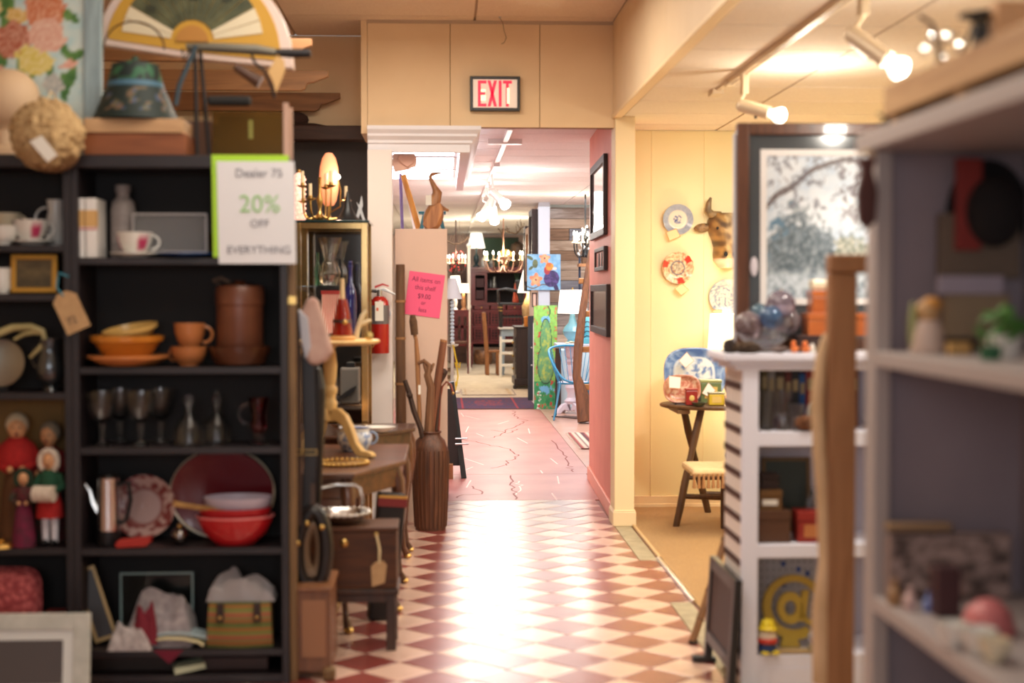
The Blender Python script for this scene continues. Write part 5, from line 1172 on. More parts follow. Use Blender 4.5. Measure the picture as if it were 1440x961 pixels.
obj('strand', G().tube([at(px, py, 9.2) - t.location for px, py in ((702, 14), (702, 24), (707, 32), (709, 44), (712, 53), (709, 60), (705, 62))], .0022, 5), mt('grey_wire', C(120, 92, 66), .5), t)
obj('staple', G().box(-.008, .008, -.004, .004, -.008, 0), STEEL, t)

# ================================================================== PICTURES ON THE PINK WALL
DKF = wood('dark_frame_wood', C(52, 28, 24), C(30, 18, 15), .5, 2, coat=0)
def wallpic(label, Y0, Y1, z0, z1, b, inner, name='picture_frame', d=.03):
    """frame hung on the pink hall wall (which runs away from the shop)"""
    xw = lambda Y: 1.136 + (Y - 9.52) * (.06 / 2.18)
    yc = (Y0 + Y1) / 2; t = thing(name, label, 'picture', (xw(yc) - .002, yc, z0), math.atan2(2.18, .06) - PI)
    W = Y1 - Y0; H = z1 - z0
    obj('moulding', G().frame(W, H, b, -d, 0), DKF, t, bev=.004)
    obj('glazed_print', G().box(-W / 2 + b, W / 2 - b, -d * .5, -.002, b, H - b), inner, t)
    return t
GLZ = mt('grey_glazed_print', C(216, 198, 196), .06, c2=C(196, 176, 176), scale=2, coat=1)
wallpic('large dark framed picture, topmost on the pink wall', 9.98, 11.25, 1.95, 2.52, .055, GLZ)
t = wallpic('small dark wooden plaque below the large picture on pink wall', 9.95, 10.8, 1.70, 1.87, .03, mt('pink_plaque_field', C(196, 130, 112), .4))
obj('figure_cutout', G().prism([(-.16, .03), (-.08, .03), (-.10, .13), (-.14, .13)], -.02, -.012).prism([(.08, .03), (.16, .03), (.14, .13), (.10, .13)], -.02, -.012), mt('black_cutout', (.02, .02, .02), .5), t)
wallpic('dark framed monochrome print, lowest on the pink wall', 9.72, 11.2, 1.235, 1.60, .05, mt('dark_print', C(96, 70, 70), .2, c2=C(54, 40, 42), scale=5, coat=.2))

# ================================================================== TRACK LIGHTS
TRK = mt('track_cream', C(226, 204, 170), .4); CAN = mt('lamp_can', C(232, 214, 186), .25, .3); HOT = mt('spot_bulb', (1, .95, .88), .3, emit=2.4, ec=(1, .92, .82))
t = thing('light_track', 'cream light track along the side room ceiling', 'track', (1.545, 5.2, ZR))
obj('rail', G().box(-.018, .018, -3, 2.45, -.03, 0), TRK, t, bev=.003)
obj('groove', G().box(-.006, .006, -3, 2.44, -.0312, -.0298), mt('groove_brown', C(130, 84, 50), .5), t)
obj('end_cap', G().box(-.022, .022, 2.45, 2.52, -.034, 0), TRK, t)
obj('junction', G().box(-.03, .03, 2.8, 2.95, -.03, 0).box(-.012, .012, 2.5, 2.8, -.012, 0), TRK, t)
def track_spot(label, p, tail, head, light=None, R0=.034, RB=.046):
    t = thing('track_spotlight', label, 'spotlight', tuple(p))
    a, b = Vector(tail) - p, Vector(head) - p; d = (b - a).normalized()
    obj('stem', G().box(-.016, .016, -.03, .03, -.10, -.0, None), TRK, t, bev=.003)
    m = (a + b) * .5
    obj('yoke', G().tube([(0, 0, -.10), (-.03, 0, -.15), m + Vector((-.01, 0, .03))], .008, 8), TRK, t)
    obj('can', G().cyl(a, b, R0, R0, 18), CAN, t)
    obj('back_cap', G().ball(a, R0 * .98, 14, 8), CAN, t)
    q = d.to_track_quat('Z', 'Y').to_matrix().to_4x4()
    obj('reflector_bulb', G().lathe([(0, -.01), (R0 * .5, 0), (R0 * .8, .02), (RB, .055), (RB * .98, .07), (RB * .6, .085), (0, .09)], 18, Matrix.Translation(b) @ q), HOT, t, label='glowing reflector bulb')
    obj('switch', G().cyl((a + b) * .5 + Vector((0, 0, -R0 - .012)), (a + b) * .5 + Vector((0, 0, -R0)), .008), BLACKM, t)
    return t, tuple(Vector(head) + d * .16), tuple(Vector(head) + d * 3)
p = Vector((1.545, 7.30, ZR - .03))
t, l0, l1 = track_spot('white track spotlight over the framed landscape, nearer the yellow wall', p, at(1044, 149, 7.28), at(1082, 159, 7.20))
spot('landscape_spot_light', l0, (2.6, 8.6, 1.2), 60, (1, .90, .74), 120, .05, .8)
point('landscape_spot_glow', (l0[0] + .05, l0[1], l0[2] + .02), 15, (1, .90, .74), .05)
p = Vector((1.545, 5.22, ZR - .03))
t, l0, l1 = track_spot('white track spotlight nearer the grey shelf, out of focus', p, at(1200, 50, 5.2), at(1248, 84, 5.1))
spot('shelf_spot_light', l0, (2.0, 5.5, 1.1), 34, (1, .92, .8), 110, .05, .8)
point('shelf_spot_glow', (l0[0] + .05, l0[1] + .1, l0[2]), 11, (1, .92, .8), .05)
# hall track
t = thing('light_track', 'white light track running down the hall ceiling', 'track', (.5, 17, ZH))
WTRK = mt('track_white', C(240, 234, 230), .4)
obj('rail', G().box(-.02, .02, -6.2, 11, -.03, 0), WTRK, t)
obj('feed_box', G().box(-.14, .14, -5.3, -5.2, -.04, 0).box(-.03, .03, -3.4, -3.1, -.06, 0), WTRK, t)
CANW = mt('lamp_can_white', C(230, 220, 214), .3, .3); BULBW = mt('hall_bulb', (1, .97, .92), .3, emit=4, ec=(1, .95, .88))
for i, (tl, hd_, Y, lb) in enumerate((((693, 270), (706, 283), 14.9, 'hall track spotlight with pale lit bulb, nearest of the hall cluster'), ((696, 268), (689, 294), 15.9, 'hall track spotlight pointing steeply down in the hall cluster'), ((690, 284), (680, 300), 16.8, 'hall track spotlight farthest left in the hall cluster'), ((694, 292), (695, 306), 18.5, 'hall track spotlight lowest in the hall cluster'))):
    a, b = at(*tl, Y), at(*hd_, Y - .12); t = thing('track_spotlight', lb, 'spotlight', (.5, Y, ZH - .032), 0, 'spotlights on the hall track')
    o = Vector(t.location); a -= o; b -= o; d = (b - a).normalized()
    obj('stem', G().tube([(0, 0, 0), (0, 0, -.05), a + Vector((0, 0, .02))], .012, 8), WTRK, t)
    obj('can', G().cyl(a, b, .045, .045, 16), CANW, t)
    q = d.to_track_quat('Z', 'Y').to_matrix().to_4x4()
    obj('reflector_bulb', G().lathe([(0, 0), (.035, 0), (.062, .06), (.06, .08), (0, .095)], 16, Matrix.Translation(b) @ q), BULBW, t)
    point('hall_spot_light', tuple(o + b + d * .22), 15, (1, .95, .88), .06)

# ================================================================== YELLOW ROOM: PLATES, MASK, TABLE
def plate_on_wall(label, px, py, rpx, fn, n=48, scal=0):
    Y = 10.085; r = rpx * kpx(Y); t = thing('plate', label, 'plate', tuple(at(px, py, Y)), 0, 'china plates on the yellow wall')
    pr = [(0, .006)] + [(r * i / 12, .006 if i < 7 else .006 + .018 * (i - 7) / 5) for i in range(1, 13)] + [(r * 1.005, .02), (r * .7, .0), (0, 0)]
    M = RotM(PI / 2, 0, 0)
    g = G().lathe(pr, n, None, fn=lambda q, a, k_: fn(q / r, a))
    g.v = [((1 + scal * math.cos(16 * math.atan2(y, x)) * (math.hypot(x, y) / r) ** 3) * x, -z, (1 + scal * math.cos(16 * math.atan2(y, x)) * (math.hypot(x, y) / r) ** 3) * y) for x, y, z in g.v]
    obj('dish', g, paint('glazed_plate', .18, .4), t, col=True); return t
def card(par, L, Y, mat=None, off=-.03):
    o = par.location; P = [at(px, py, Y) for px, py in L]
    c = obj('price_card', G().prism([(p.x - o.x, p.z - o.z) for p in P], off - .001, off), mat or mt('cream_card', C(244, 220, 170), .7), par)
    obj('card_edge', G().tube([(p.x - o.x, off - .001, p.z - o.z) for p in P], .0018, 4, True), mt('card_line', C(206, 140, 60), .7), c); return c
def blueplate(q, a):
    n = noise.noise(Vector((q * math.cos(a) * 7, q * math.sin(a) * 7, 1)))
    if q > .66: return mix(rgb(150, 164, 190), rgb(176, 184, 200), .5 + n)
    if q < .32 and n > -.12: return mix(rgb(222, 216, 200), rgb(60, 72, 140), .5 + 1.3 * n)
    return rgb(226, 220, 202)
def imari(q, a):
    n = noise.noise(Vector((q * math.cos(a) * 8, q * math.sin(a) * 8, 5)))
    if .42 < q < .48: return rgb(184, 74, 62) if math.sin(a * 2 + .6) > -.3 else rgb(96, 90, 116)
    if .37 < q <= .42: return rgb(104, 108, 128)
    if q <= .33: return mix(rgb(226, 214, 186), rgb(120, 112, 104), n + .35)
    if abs(math.sin(a * 1.5 + .5)) > .93 and q > .6: return rgb(190, 62, 50)
    return mix(rgb(228, 214, 178), rgb(176, 120, 90), n * 1.6 + .25)
def bluewhite2(q, a):
    n = noise.noise(Vector((q * math.cos(a) * 9, q * math.sin(a) * 9, 8)))
    if .62 < q < .68 or q > .95: return rgb(150, 160, 180)
    return mix(rgb(230, 226, 212), rgb(104, 122, 166), n * 1.5 + .2)
t = plate_on_wall('blue rimmed plate with floral centre, topmost on the yellow wall', 953, 309, 21.5, blueplate); card(t, [(936, 327), (950, 322), (956, 333), (941, 339)], 10.08)
t = plate_on_wall('scalloped red and cream patterned plate on the yellow wall', 953, 377, 22.5, imari, 64, .02); card(t, [(948, 406), (958, 399), (968, 408), (957, 416)], 10.08)
t = plate_on_wall('blue and white plate partly hidden by the dark picture frame', 1021, 418, 25, bluewhite2)
card(t, [(1002, 436), (1014, 436), (1014, 440), (1002, 440)], 10.08)
# cow mask
t = thing('cow_mask', 'carved cow head mask with horn and spotted ear on yellow wall', 'mask', tuple(at(1021, 330, 10.095)))
k = kpx(10.0)
COWC = lambda x, z: mix(rgb(150, 112, 60), rgb(74, 52, 34), noise.noise(Vector((x * 30, z * 30, 2))) * 1.6 + .5) if z > -18 * k else rgb(232, 214, 184)
def cow(u, v):
    a = PI * (u * 2 - .5); th = v; hw = [20, 27, 28, 25, 21, 18, 19, 18, 9][min(int(v * 8), 8)]; hw2 = [20, 27, 28, 25, 21, 18, 19, 18, 9][min(int(v * 8) + 1, 8)]; f_ = v * 8 - int(v * 8)
    w_ = (hw + (hw2 - hw) * f_) * k; z = (30 - 78 * v) * k
    return (w_ * math.sin(a), -.10 * max(0, math.cos(a)) * (1 + .5 * math.sin(PI * v)), z)
def cowc(u, v):
    x, y, z = cow(u, v); n = noise.noise(Vector((x * 22, z * 22, 2)))
    if v > .82: return mix(rgb(236, 214, 190), rgb(222, 176, 150), n + .4)
    if abs(x) < 6 * k: return mix(rgb(190, 164, 118), rgb(110, 84, 54), n * 1.5 + .3)
    return mix(rgb(168, 132, 78), rgb(84, 62, 42), n * 1.7 + .35)
obj('head', G().surf(lambda u, v: cow(.25 + u * .5 - .25 + 0, v) if False else cow(u * .5, v), 28, 32, cf=lambda u, v: cowc(u * .5, v)), paint('carved_paint', .5), t, col=True)
for s in (-1, 1):
    obj('ear', G().ball((s * 34 * k, -.03, 14 * k), (12 * k, .02, 6.5 * k), 16, 8, RotM(0, s * R(8), 0)), mt('spotted_ear', C(168, 130, 84), .5, c2=C(70, 48, 30), scale=30), t)
    obj('horn', G().tube([(s * 10 * k, -.03, 26 * k), (s * 22 * k, -.04, 28 * k), (s * 28 * k, -.05, 34 * k), (s * 27 * k, -.05, 44 * k), (s * 24 * k, -.05, 52 * k)], [.035, .03, .026, .02, .008], 10), mt('dark_horn', C(72, 60, 48), .35, c2=C(180, 150, 106), scale=9), t)
    obj('eye', G().ball((s * 15 * k, -.105, 8 * k), (.018, .012, .014), 10, 6), BLACKM, t)
    obj('nostril', G().ball((s * 6 * k, -.145, -29 * k), (.014, .012, .02), 10, 6), BLACKM, t)
# hanging lit lamp shade behind the dark frame
t = thing('lamp', 'glowing white lamp shade partly behind the dark picture frame', 'lamp', (XX(1022, 9.8, 500), 9.70, .806))
zs = ZZ(490, 9.8, 1010) - .806; ze = ZZ(441, 9.8, 1010) - .806
obj('lampshade', G().lathe([(.15, zs), (.135, ze), (.133, ze), (.148, zs), (.15, zs)], 28), mt('lit_shade', C(255, 236, 190), .6, emit=2.2, ec=(1, .84, .55)), t)
obj('base', G().lathe([(0, 0), (.06, 0), (.06, .012), (.02, .03), (.045, .1), (.05, .16), (.02, .22), (.009, .25), (.009, zs + .1), (0, zs + .1)], 20), mt('amber_base', C(150, 106, 60), .3), t)
point('yellow_room_lamp_light', (t.location.x, 9.78, .806 + (zs + ze) / 2), 22, (1, .84, .60), .06)
# folding table
TBW = wood('rustic_table_wood', C(110, 76, 42), C(74, 48, 28), .5, 0); BAM = wood('rustic_leg_wood', C(100, 66, 36), C(62, 40, 24), .55, 2)
tz = .80; t = thing('folding_table', 'rustic round folding table with crossed branch legs by the yellow wall', 'table', (1.83, 9.45, 0))
obj('tabletop', G().lathe([(0, tz - .028), (.36, tz - .028), (.385, tz - .02), (.39, tz - .008), (.382, tz), (0, tz)], 40, sy=.78), TBW, t)
obj('batten', G().box(-.3, -.22, -.2, .2, tz - .055, tz - .028).box(.22, .3, -.2, .2, tz - .055, tz - .028), TBW, t)
o = Vector(t.location)
def legp(L): return [Vector((at(px, py, Y).x, Y, at(px, py, Y).z)) - o for px, py, Y in L]
fA, fB = fl(949, 744), fl(998, 727)
def branch(par, name, L, r):
    P = legp(L); obj(name, G().tube(P, [r * (1 + .12 * math.sin(i * 2.3)) for i in range(len(P))], 8), BAM, par)
branch(t, 'leg', [(986, 577, 9.30), (977, 615, 9.29), (972, 640, 9.28), (963, 680, 9.26), (957, 712, 9.24), (950, 744, 9.24)], .024)
branch(t, 'leg', [(962, 577, 9.62), (968, 606, 9.66), (976, 640, 9.70), (984, 676, 9.76), (992, 704, 9.80), (997, 727, 9.82)], .024)
branch(t, 'leg', [(1092, 577, 9.30), (1083, 620, 9.29), (1070, 670, 9.26), (1058, 744, 9.24)], .024)
branch(t, 'leg', [(1070, 577, 9.62), (1084, 640, 9.70), (1096, 700, 9.80), (1100, 727, 9.82)], .024)
branch(t, 'crossbar', [(955, 698, 9.25), (1010, 700, 9.25), (1062, 700, 9.25)], .017)
branch(t, 'crossbar', [(990, 694, 9.78), (1040, 695, 9.78), (1096, 695, 9.78)], .015)
branch(t, 'crossbar', [(963, 672, 9.26), (1010, 672, 9.26), (1068, 671, 9.26)], .015)
# platters and tins
def oval_platter(label, loc, rx_, rz_, fn, tilt):
    t = thing('platter', label, 'platter', loc)
    g = G(); nr = 14; n = 56; v = []; f = []; c = []
    for j in range(nr + 1):
        q = j / nr
        for i in range(n):
            a = 2 * PI * i / n; ca, sa = math.cos(a), math.sin(a); e = .72
            v.append((rx_ * q * math.copysign(abs(ca) ** e, ca), -(.0 if q < .68 else .03 * (q - .68) / .32), rz_ + rz_ * q * math.copysign(abs(sa) ** e, sa))); c.append(lin(fn(q, a)))
    f = [(j * n + i, j * n + (i + 1) % n, (j + 1) * n + (i + 1) % n, (j + 1) * n + i) for j in range(nr) for i in range(n)]
    M = RotM(tilt, 0, 0); d = obj('dish', g.raw(v, f, True, M, c), paint('glazed_plate'), t, col=True)
    s = d.modifiers.new('thickness', 'SOLIDIFY'); s.thickness = .006
    obj('plate_stand', G().box(-rx_ * .4, -rx_ * .36, -.04, .06, 0, .012).box(rx_ * .36, rx_ * .4, -.04, .06, 0, .012).box(-rx_ * .4, rx_ * .4, .045, .055, 0, .012), BLACKM, t); return t
def willow(q, a):
    x, y = q * math.cos(a), q * math.sin(a); n = fbm(x * 4, y * 4, 3)
    if q > .70: return mix(rgb(70, 102, 160), rgb(150, 172, 204), n * 1.2 + .45)
    if q > .64: return rgb(206, 210, 214)
    return mix(rgb(214, 214, 210), rgb(78, 106, 162), 1.8 * n + .18)
def redtr(q, a):
    n = fbm(q * math.cos(a) * 5, q * math.sin(a) * 5, 6)
    if q > .93: return rgb(186, 120, 96)
    return mix(rgb(214, 176, 146), rgb(170, 92, 68), n * 1.4 + .5)
kk = kpx(9.62)
tz += .0015; p = on(977, tz, 9.60); t = oval_platter('large blue willow platter standing at the back of the folding table', p, 44 * kk, 38 * kk, willow, R(-12)); card(t, [(953, 507), (964, 495), (974, 507), (962, 517)], 9.6, PAPER, -.05)
p = on(959, tz, 9.36); t = oval_platter('smaller red transferware platter in front of the blue one', p, 26 * kk, 20 * kk, redtr, R(-14)); card(t, [(939, 528), (956, 530), (955, 546), (939, 545)], 9.36, PAPER, -.05)
def tin(label, px, Y, wpx, hpx, dm, mat, lidm, front=None):
    k = kpx(Y); t = thing('tin', label, 'tin', on(px, tz, Y)); w_ = wpx * k / 2; h = hpx * k
    obj('can', G().box(-w_, w_, 0, dm, 0, h * .88), mat, t, bev=.006)
    obj('lid', G().box(-w_ - .003, w_ + .003, -.003, dm + .003, h * .88, h), lidm, t, bev=.004)
    obj('front_label', G().box(-w_ * .6, w_ * .6, -.002, 0, h * .2, h * .7) if front != 'oval' else G().ball((0, 0, h * .42), (w_ * .45, .003, h * .18), 14, 8), mt('tin_gold', C(206, 172, 96), .4), t); return t
tin('small dark red tin with gold oval in front of the platters', 973, 9.24, 17, 24, .05, mt('tin_red', C(140, 34, 26), .35), mt('tin_red_lid', C(156, 50, 34), .35), 'oval')
t = tin('tall green tin leaning behind the yellow tin on the table', 1000, 9.42, 30, 33, .09, mt('tin_green', C(96, 110, 70), .4), mt('tin_green_lid', C(150, 150, 96), .4)); card(t, [(987, 553), (996, 538), (1006, 549), (997, 559)], 9.42, PAPER, -.006)
tin('short yellow tin at the front edge of the folding table', 1008, 9.24, 22, 18, .06, mt('tin_yellow', C(200, 166, 44), .4), mt('tin_yellow_lid', C(90, 80, 40), .4))
lath('ashtray', 'small dark green dish beside the red tin', 'dish', on(983, tz, 9.20), [(0, .004), (.03, 0), (.05, .022), (.046, .022), (.03, .008), (0, .008)], mt('dark_green_dish', C(50, 56, 40), .3))
# chair with tasselled seat
t = thing('chair', 'low wooden chair with fringed pale seat behind the slatted bookcase side', 'chair', (XX(1012, 8.9, 680), 8.95, 0))
CHW = wood('chair_wood', C(96, 62, 36), C(64, 40, 24), .45, 2); sz = .425
obj('seat', G().box(-.20, .34, -.2, .22, sz - .03, sz + .02), mt('oat_cushion', C(226, 196, 148), .9, c2=C(214, 182, 132), scale=30), t, bev=.02)
g = G()
for i in range(14): x = -.19 + i * .03; g.tube([(x, -.205, sz - .01), (x, -.207, sz - .06), (x, -.205, sz - .10)], [.006, .009, .012], 6)
obj('fringe', g, mt('tan_fringe', C(170, 120, 74), .9), t)
for x, y in ((.07, -.17), (.31, -.17), (.07, .19), (.31, .19)): obj('leg', G().tube([(x, y, 0), (x * .95, y * .95, sz - .03)], .016, 8), CHW, t)
obj('backrest', G().box(.31, .34, -.18, -.15, sz, .95).box(.31, .34, .17, .2, sz, .95).box(.31, .34, -.18, .2, .85, .95).box(.315, .335, -.02, .04, sz, .9), CHW, t, bev=.006)
obj('post_finial', G().lathe([(0, sz + .02), (.022, sz + .03), (.012, sz + .06), (.024, sz + .10), (.014, sz + .14), (.02, sz + .17), (0, sz + .19)], 12, Matrix.Translation((.03, -.17, 0))), CHW, t)

# ================================================================== WHITE BOOKCASE (right)
WF = 5.45; kw = kpx(WF)
WHB = mt('white_bookcase', C(238, 240, 255), .4); SLAT = mt('dark_slot', C(70, 40, 34), .6); BEAD = mt('beaded_cream', C(232, 222, 214), .5)
wx0, wx1 = XX(1043, WF, 700), 1.96; WB = 5.79
wz = ZZ(497, WF, 1100); W1, W2, W3 = (ZZ(v, WF, 1100) for v in (607, 766, 921))
t = thing('bookcase', 'white painted bookcase with slatted side, right of the passage', 'bookcase', (wx0, WF, 0)); WX = wx1 - wx0
o_ = Vector((wx0, WF, 0)); D = WB - WF
obj('side_panel', G().box(.008, .03, .02, D, 0, wz - .06), mt('bead_groove', C(176, 160, 152), .6), t)
sp = G()
n = 5
for i in range(n): obj('bead_strip', G().box(0, .010, .02 + (D - .02) * i / n + .005, .02 + (D - .02) * (i + 1) / n - .005, 0, wz - .06), BEAD, t, bev=.003)
zc = ZZ(545, WF, 1043)
while zc > .05:
    obj('slot', G().box(-.003, .012, .018, D - .004, zc - .013, zc + .013), SLAT, t); zc -= .0862
obj('stile', G().box(0, .062, -.012, .02, 0, wz - .06), WHB, t, bev=.002)
obj('side_panel', G().box(WX - .062, WX, -.012, D, 0, wz - .06), WHB, t)
obj('back_panel', G().box(.03, WX - .03, D - .012, D, .05, wz - .06), mt('white_backing', C(196, 192, 204), .6), t)
obj('crown', G().box(-.075, WX + .03, -.04, D + .0, wz - .028, wz).box(-.055, WX + .02, -.028, D, wz - .046, wz - .028).box(-.03, WX + .01, -.016, D, wz - .066, wz - .046), WHB, t, bev=.004)
for z, h in ((W1, .058), (W2, .052), (W3, .05)): obj('shelf', G().box(.03, WX - .03, -.008, D - .012, z - h, z), WHB, t, bev=.003)
obj('base_board', G().box(.062, WX - .062, -.010, .01, 0, W3 - .05), WHB, t)
W1, W2, W3 = W1 + .0015, W2 + .0015, W3 + .0015; wz += .0015
# framed landscape standing on it
Y = 5.70; k = kpx(Y); lx0 = XX(1036, Y, 330); lw = 232 * k; lz0 = wz; lh = ZZ(173, Y, 1040) - lz0
t = thing('framed_landscape', 'large framed misty tree landscape standing on the white bookcase', 'picture', (lx0 + lw / 2, Y, lz0 + .001), 0, rot=(R(-1.2), 0, 0))
FRM = wood('walnut_frame', C(110, 66, 42), C(72, 42, 28), .35, 2, coat=.4)
obj('moulding', G().frame(lw, lh, 17 * k, -.025, .02), FRM, t, bev=.005)
obj('charcoal_mat', G().box(-lw / 2 + .03, lw / 2 - .03, -.004, .006, .03, lh - .03), mt('charcoal_mat', C(74, 78, 82), .18, coat=.7), t)
mx0, mx1, mz0, mz1 = -lw / 2 + 34 * k, lw / 2 - 34 * k, lh - (430 - 173) * k, lh - (210 - 173) * k
obj('white_liner', G().frame(mx1 - mx0, mz1 - mz0, 9 * k, -.010, -.003, mz0, mx0), mt('white_liner', C(232, 228, 226), .5), t)
def landscape(u, v):
    n = fbm(u * 3.2, v * 4, 1, 5); n2 = fbm(u * 14, v * 16, 4, 4); n3 = fbm(u * 30, v * 34, 6, 3)
    c = mix(rgb(228, 234, 240), rgb(178, 200, 222), .55 * (n + .4))
    # far bank and water
    if v < .34: c = mix(rgb(120, 134, 146), rgb(206, 216, 224), .5 + n2 * .9 + (.12 - abs(v - .14)) * 3)
    hill = .46 + .22 * math.exp(-((u - .28) / .26) ** 2) + n2 * .07
    hm = max(0, min(1, (hill + .10 * n2 - v) * 9)) * max(0, min(1, (v - .15) * 14)) * .92
    hc = mix(rgb(82, 94, 102), rgb(160, 170, 176), .38 + n3 * .45 + n2 * .6 + (.3 - v) * .5); hc = mix(hc, rgb(84, 122, 150), max(0, min(.8, (.26 - u) * 4 - abs(v - .52) * 5 + n2)))
    c = mix(c, hc, hm)
    if .22 < v < .40 + n2 * .1 and u > .66: c = mix(rgb(206, 204, 190), rgb(128, 138, 128), .45 + n3 * 1.2)
    # overhanging branch
    by = .62 + .34 * min(1, u / .62) ** .75 + .012 * math.sin(u * 18); wd = .028 * (1 - .55 * u)
    if abs(v - by) < wd and u < .95: c = mix(rgb(104, 96, 98), rgb(142, 134, 134), .5 + n3)
    leaf = fbm(u * 9, v * 9, 9, 4)
    if v > .62 and leaf + .35 * (v - .8) - .5 * max(0, .25 - abs(u - .5)) > .10 and n3 > -.12: c = mix(c, rgb(128, 128, 138), .75)
    if u > .72 and v > .45 and leaf + n3 * .5 > .12: c = mix(c, rgb(138, 130, 134), .6)
    return c
pic('print', mx1 - mx0 - 16 * k, mz1 - mz0 - 16 * k, landscape, t, ((mx0 + mx1) / 2, -.006, mz0 + 8 * k), 90, 110, paint('landscape_print', .25, .5))
obj('corner_sticker', G().ball((-lw / 2 + 25 * k, -.008, lh - 203 * k), (5.5 * k, .003, 14 * k), 14, 8), mt('white_sticker', C(222, 214, 222), .5), t)
obj('canvas_edge', G().box(-lw / 2 - .008, -lw / 2 - .002, .0, .03, .0, lh - .04), mt('pale_edge', C(206, 206, 214), .5), t)
# on top of the white bookcase
def onw(px, Y): return on(px, wz, Y)
t = thing('glass_bowl', 'large cut glass bowl of crystal balls and blue glass', 'bowl', onw(1074, 5.56))
k = kpx(5.56)
obj('bowl', G().lathe([(0, .012), (.045, 0), (.055, .01), (.05, .02), (.09, .05), (.118, .10), (.122, .135), (.117, .135), (.112, .10), (.085, .056), (0, .026)], 18, flat=True), glass('cut_crystal', (.93, .92, .95), .06), t)
for i, (px, py, dy, r, m_, lb) in enumerate(((1098, 429, -.02, 21, mt('amethyst_glass', C(196, 180, 196), .12, trans=.7, c2=C(150, 130, 150), scale=30), 'speckled lilac glass ball resting high in the crystal bowl'), (1052, 458, -.04, 20, mt('smoky_glass', C(180, 160, 164), .15, trans=.6, c2=C(130, 110, 116), scale=30), 'smoky pink glass ball low in the crystal bowl'), (1084, 447, -.06, 17, mt('blue_glass', C(92, 130, 176), .08, trans=.6), 'bright blue glass ball in front of the lilac one'), (1068, 440, .02, 13, mt('teal_glass', C(106, 146, 170), .08, trans=.6), 'small teal glass ball behind the bright blue one'), (1108, 452, .0, 18, mt('pinkish_glass', C(190, 176, 184), .1, trans=.7), 'pale glass ball at the right rim of the crystal bowl'))):
    b = thing('glass_ball', lb, 'glass ball', tuple(at(px, py, 5.56 + dy)))
    obj('ball', G().ball((0, 0, 0), r * k, 20, 14), m_, b); obj('cap', G().cyl((0, 0, r * k * .95), (0, 0, r * k * 1.1), .006), SILVER, b)
OBX = wood('orange_box', C(196, 108, 50), C(160, 78, 34), .35, 0, coat=.4); OBX2 = wood('dark_red_box', C(112, 44, 32), C(84, 30, 24), .4, 0)
z0 = wz
def wbox(px0, px1, py0, py1, Y, mat, label, d=.13, zf=None):
    x0, x1 = XX(px0, Y, py1), XX(px1, Y, py1); za, zb_ = ZZ(py1, Y, px0), ZZ(py0, Y, px0)
    t = thing('wooden_box', label, 'box', ((x0 + x1) / 2, Y, zf if zf is not None else za + .001)); h = (x1 - x0) / 2 - .0015
    obj('body', G().box(-h, h, 0, d, 0, (zb_ - za) * .7 - .001), mat, t, bev=.003); obj('lid', G().box(-h - .002, h + .002, -.002, d + .002, (zb_ - za) * .7, zb_ - za), mat, t, bev=.003); return t
wbox(1122, 1190, 473, 497, 5.50, OBX2, 'dark red wooden box at the bottom of the box stack', .10, wz)
wbox(1136, 1224, 441, 473, 5.50, OBX, 'wide orange wooden box in the middle of the box stack', .10)
wbox(1142, 1190, 409, 441, 5.51, OBX, 'small orange wooden box on top of the stack', .09)
obj('ceramic_box', G().box(-.036, .036, -.03, .03, 0, .042), CREAMC, None, (XX(1152, 5.55, 400), 5.56, ZZ(408, 5.51, 1150)), label='small cream lidded box on the topmost orange box', cat='box', bev=.012)
for i, (px, m_, lb) in enumerate(((1117, mt('orange_toy', C(236, 132, 66), .5), 'small orange duck figurine, left of the pair'), (1133, mt('orange_toy'), 'small orange duck figurine, right of the pair'))):
    t = thing('duck_figurine', lb, 'figurine', on(px, wz, 5.435), 0, 'small duck figurines')
    obj('body', G().ball((0, 0, .014), (.016, .013, .014), 12, 8).prism([(.012, .012), (.026, .022), (.012, .018)], -.006, .006), m_, t)
    obj('head', G().ball((-.004, -.004, .034), .011, 10, 8), m_, t); obj('beak', G().ball((-.008, -.015, .033), (.005, .006, .003), 8, 5), mt('duck_beak', C(214, 80, 40), .5), t)
lath('salt_shaker', 'small white shaker next to the orange ducks', 'shaker', on(1142, wz, 5.44), [(0, 0), (.012, 0), (.013, .006), (.011, .022), (.006, .034), (0, .036)], WCER, 14)
obj('stone', fuzzy(.034, 8, .4), mt('brown_stone', C(110, 86, 64), .7, c2=C(70, 56, 46), scale=12), None, on(1050, wz + .018, 5.45), label='flattened brown stone at front of white bookcase top', cat='stone').scale = (1.5, .9, .62)
obj('stone', fuzzy(.022, 5, .5), mt('dark_stone', C(64, 52, 48), .6), None, on(1026, wz + .022, 5.47), label='small dark pointed stone at the corner of white bookcase', cat='stone').scale = (1.1, .8, 1.2)
obj('stone', fuzzy(.02, 6, .3), mt('grey_stone_small', C(120, 104, 100), .6), None, on(1096, wz + .012, 5.44), label='small grey pebble between the brown stone and the ducks', cat='stone').scale = (1.6, .9, .6)
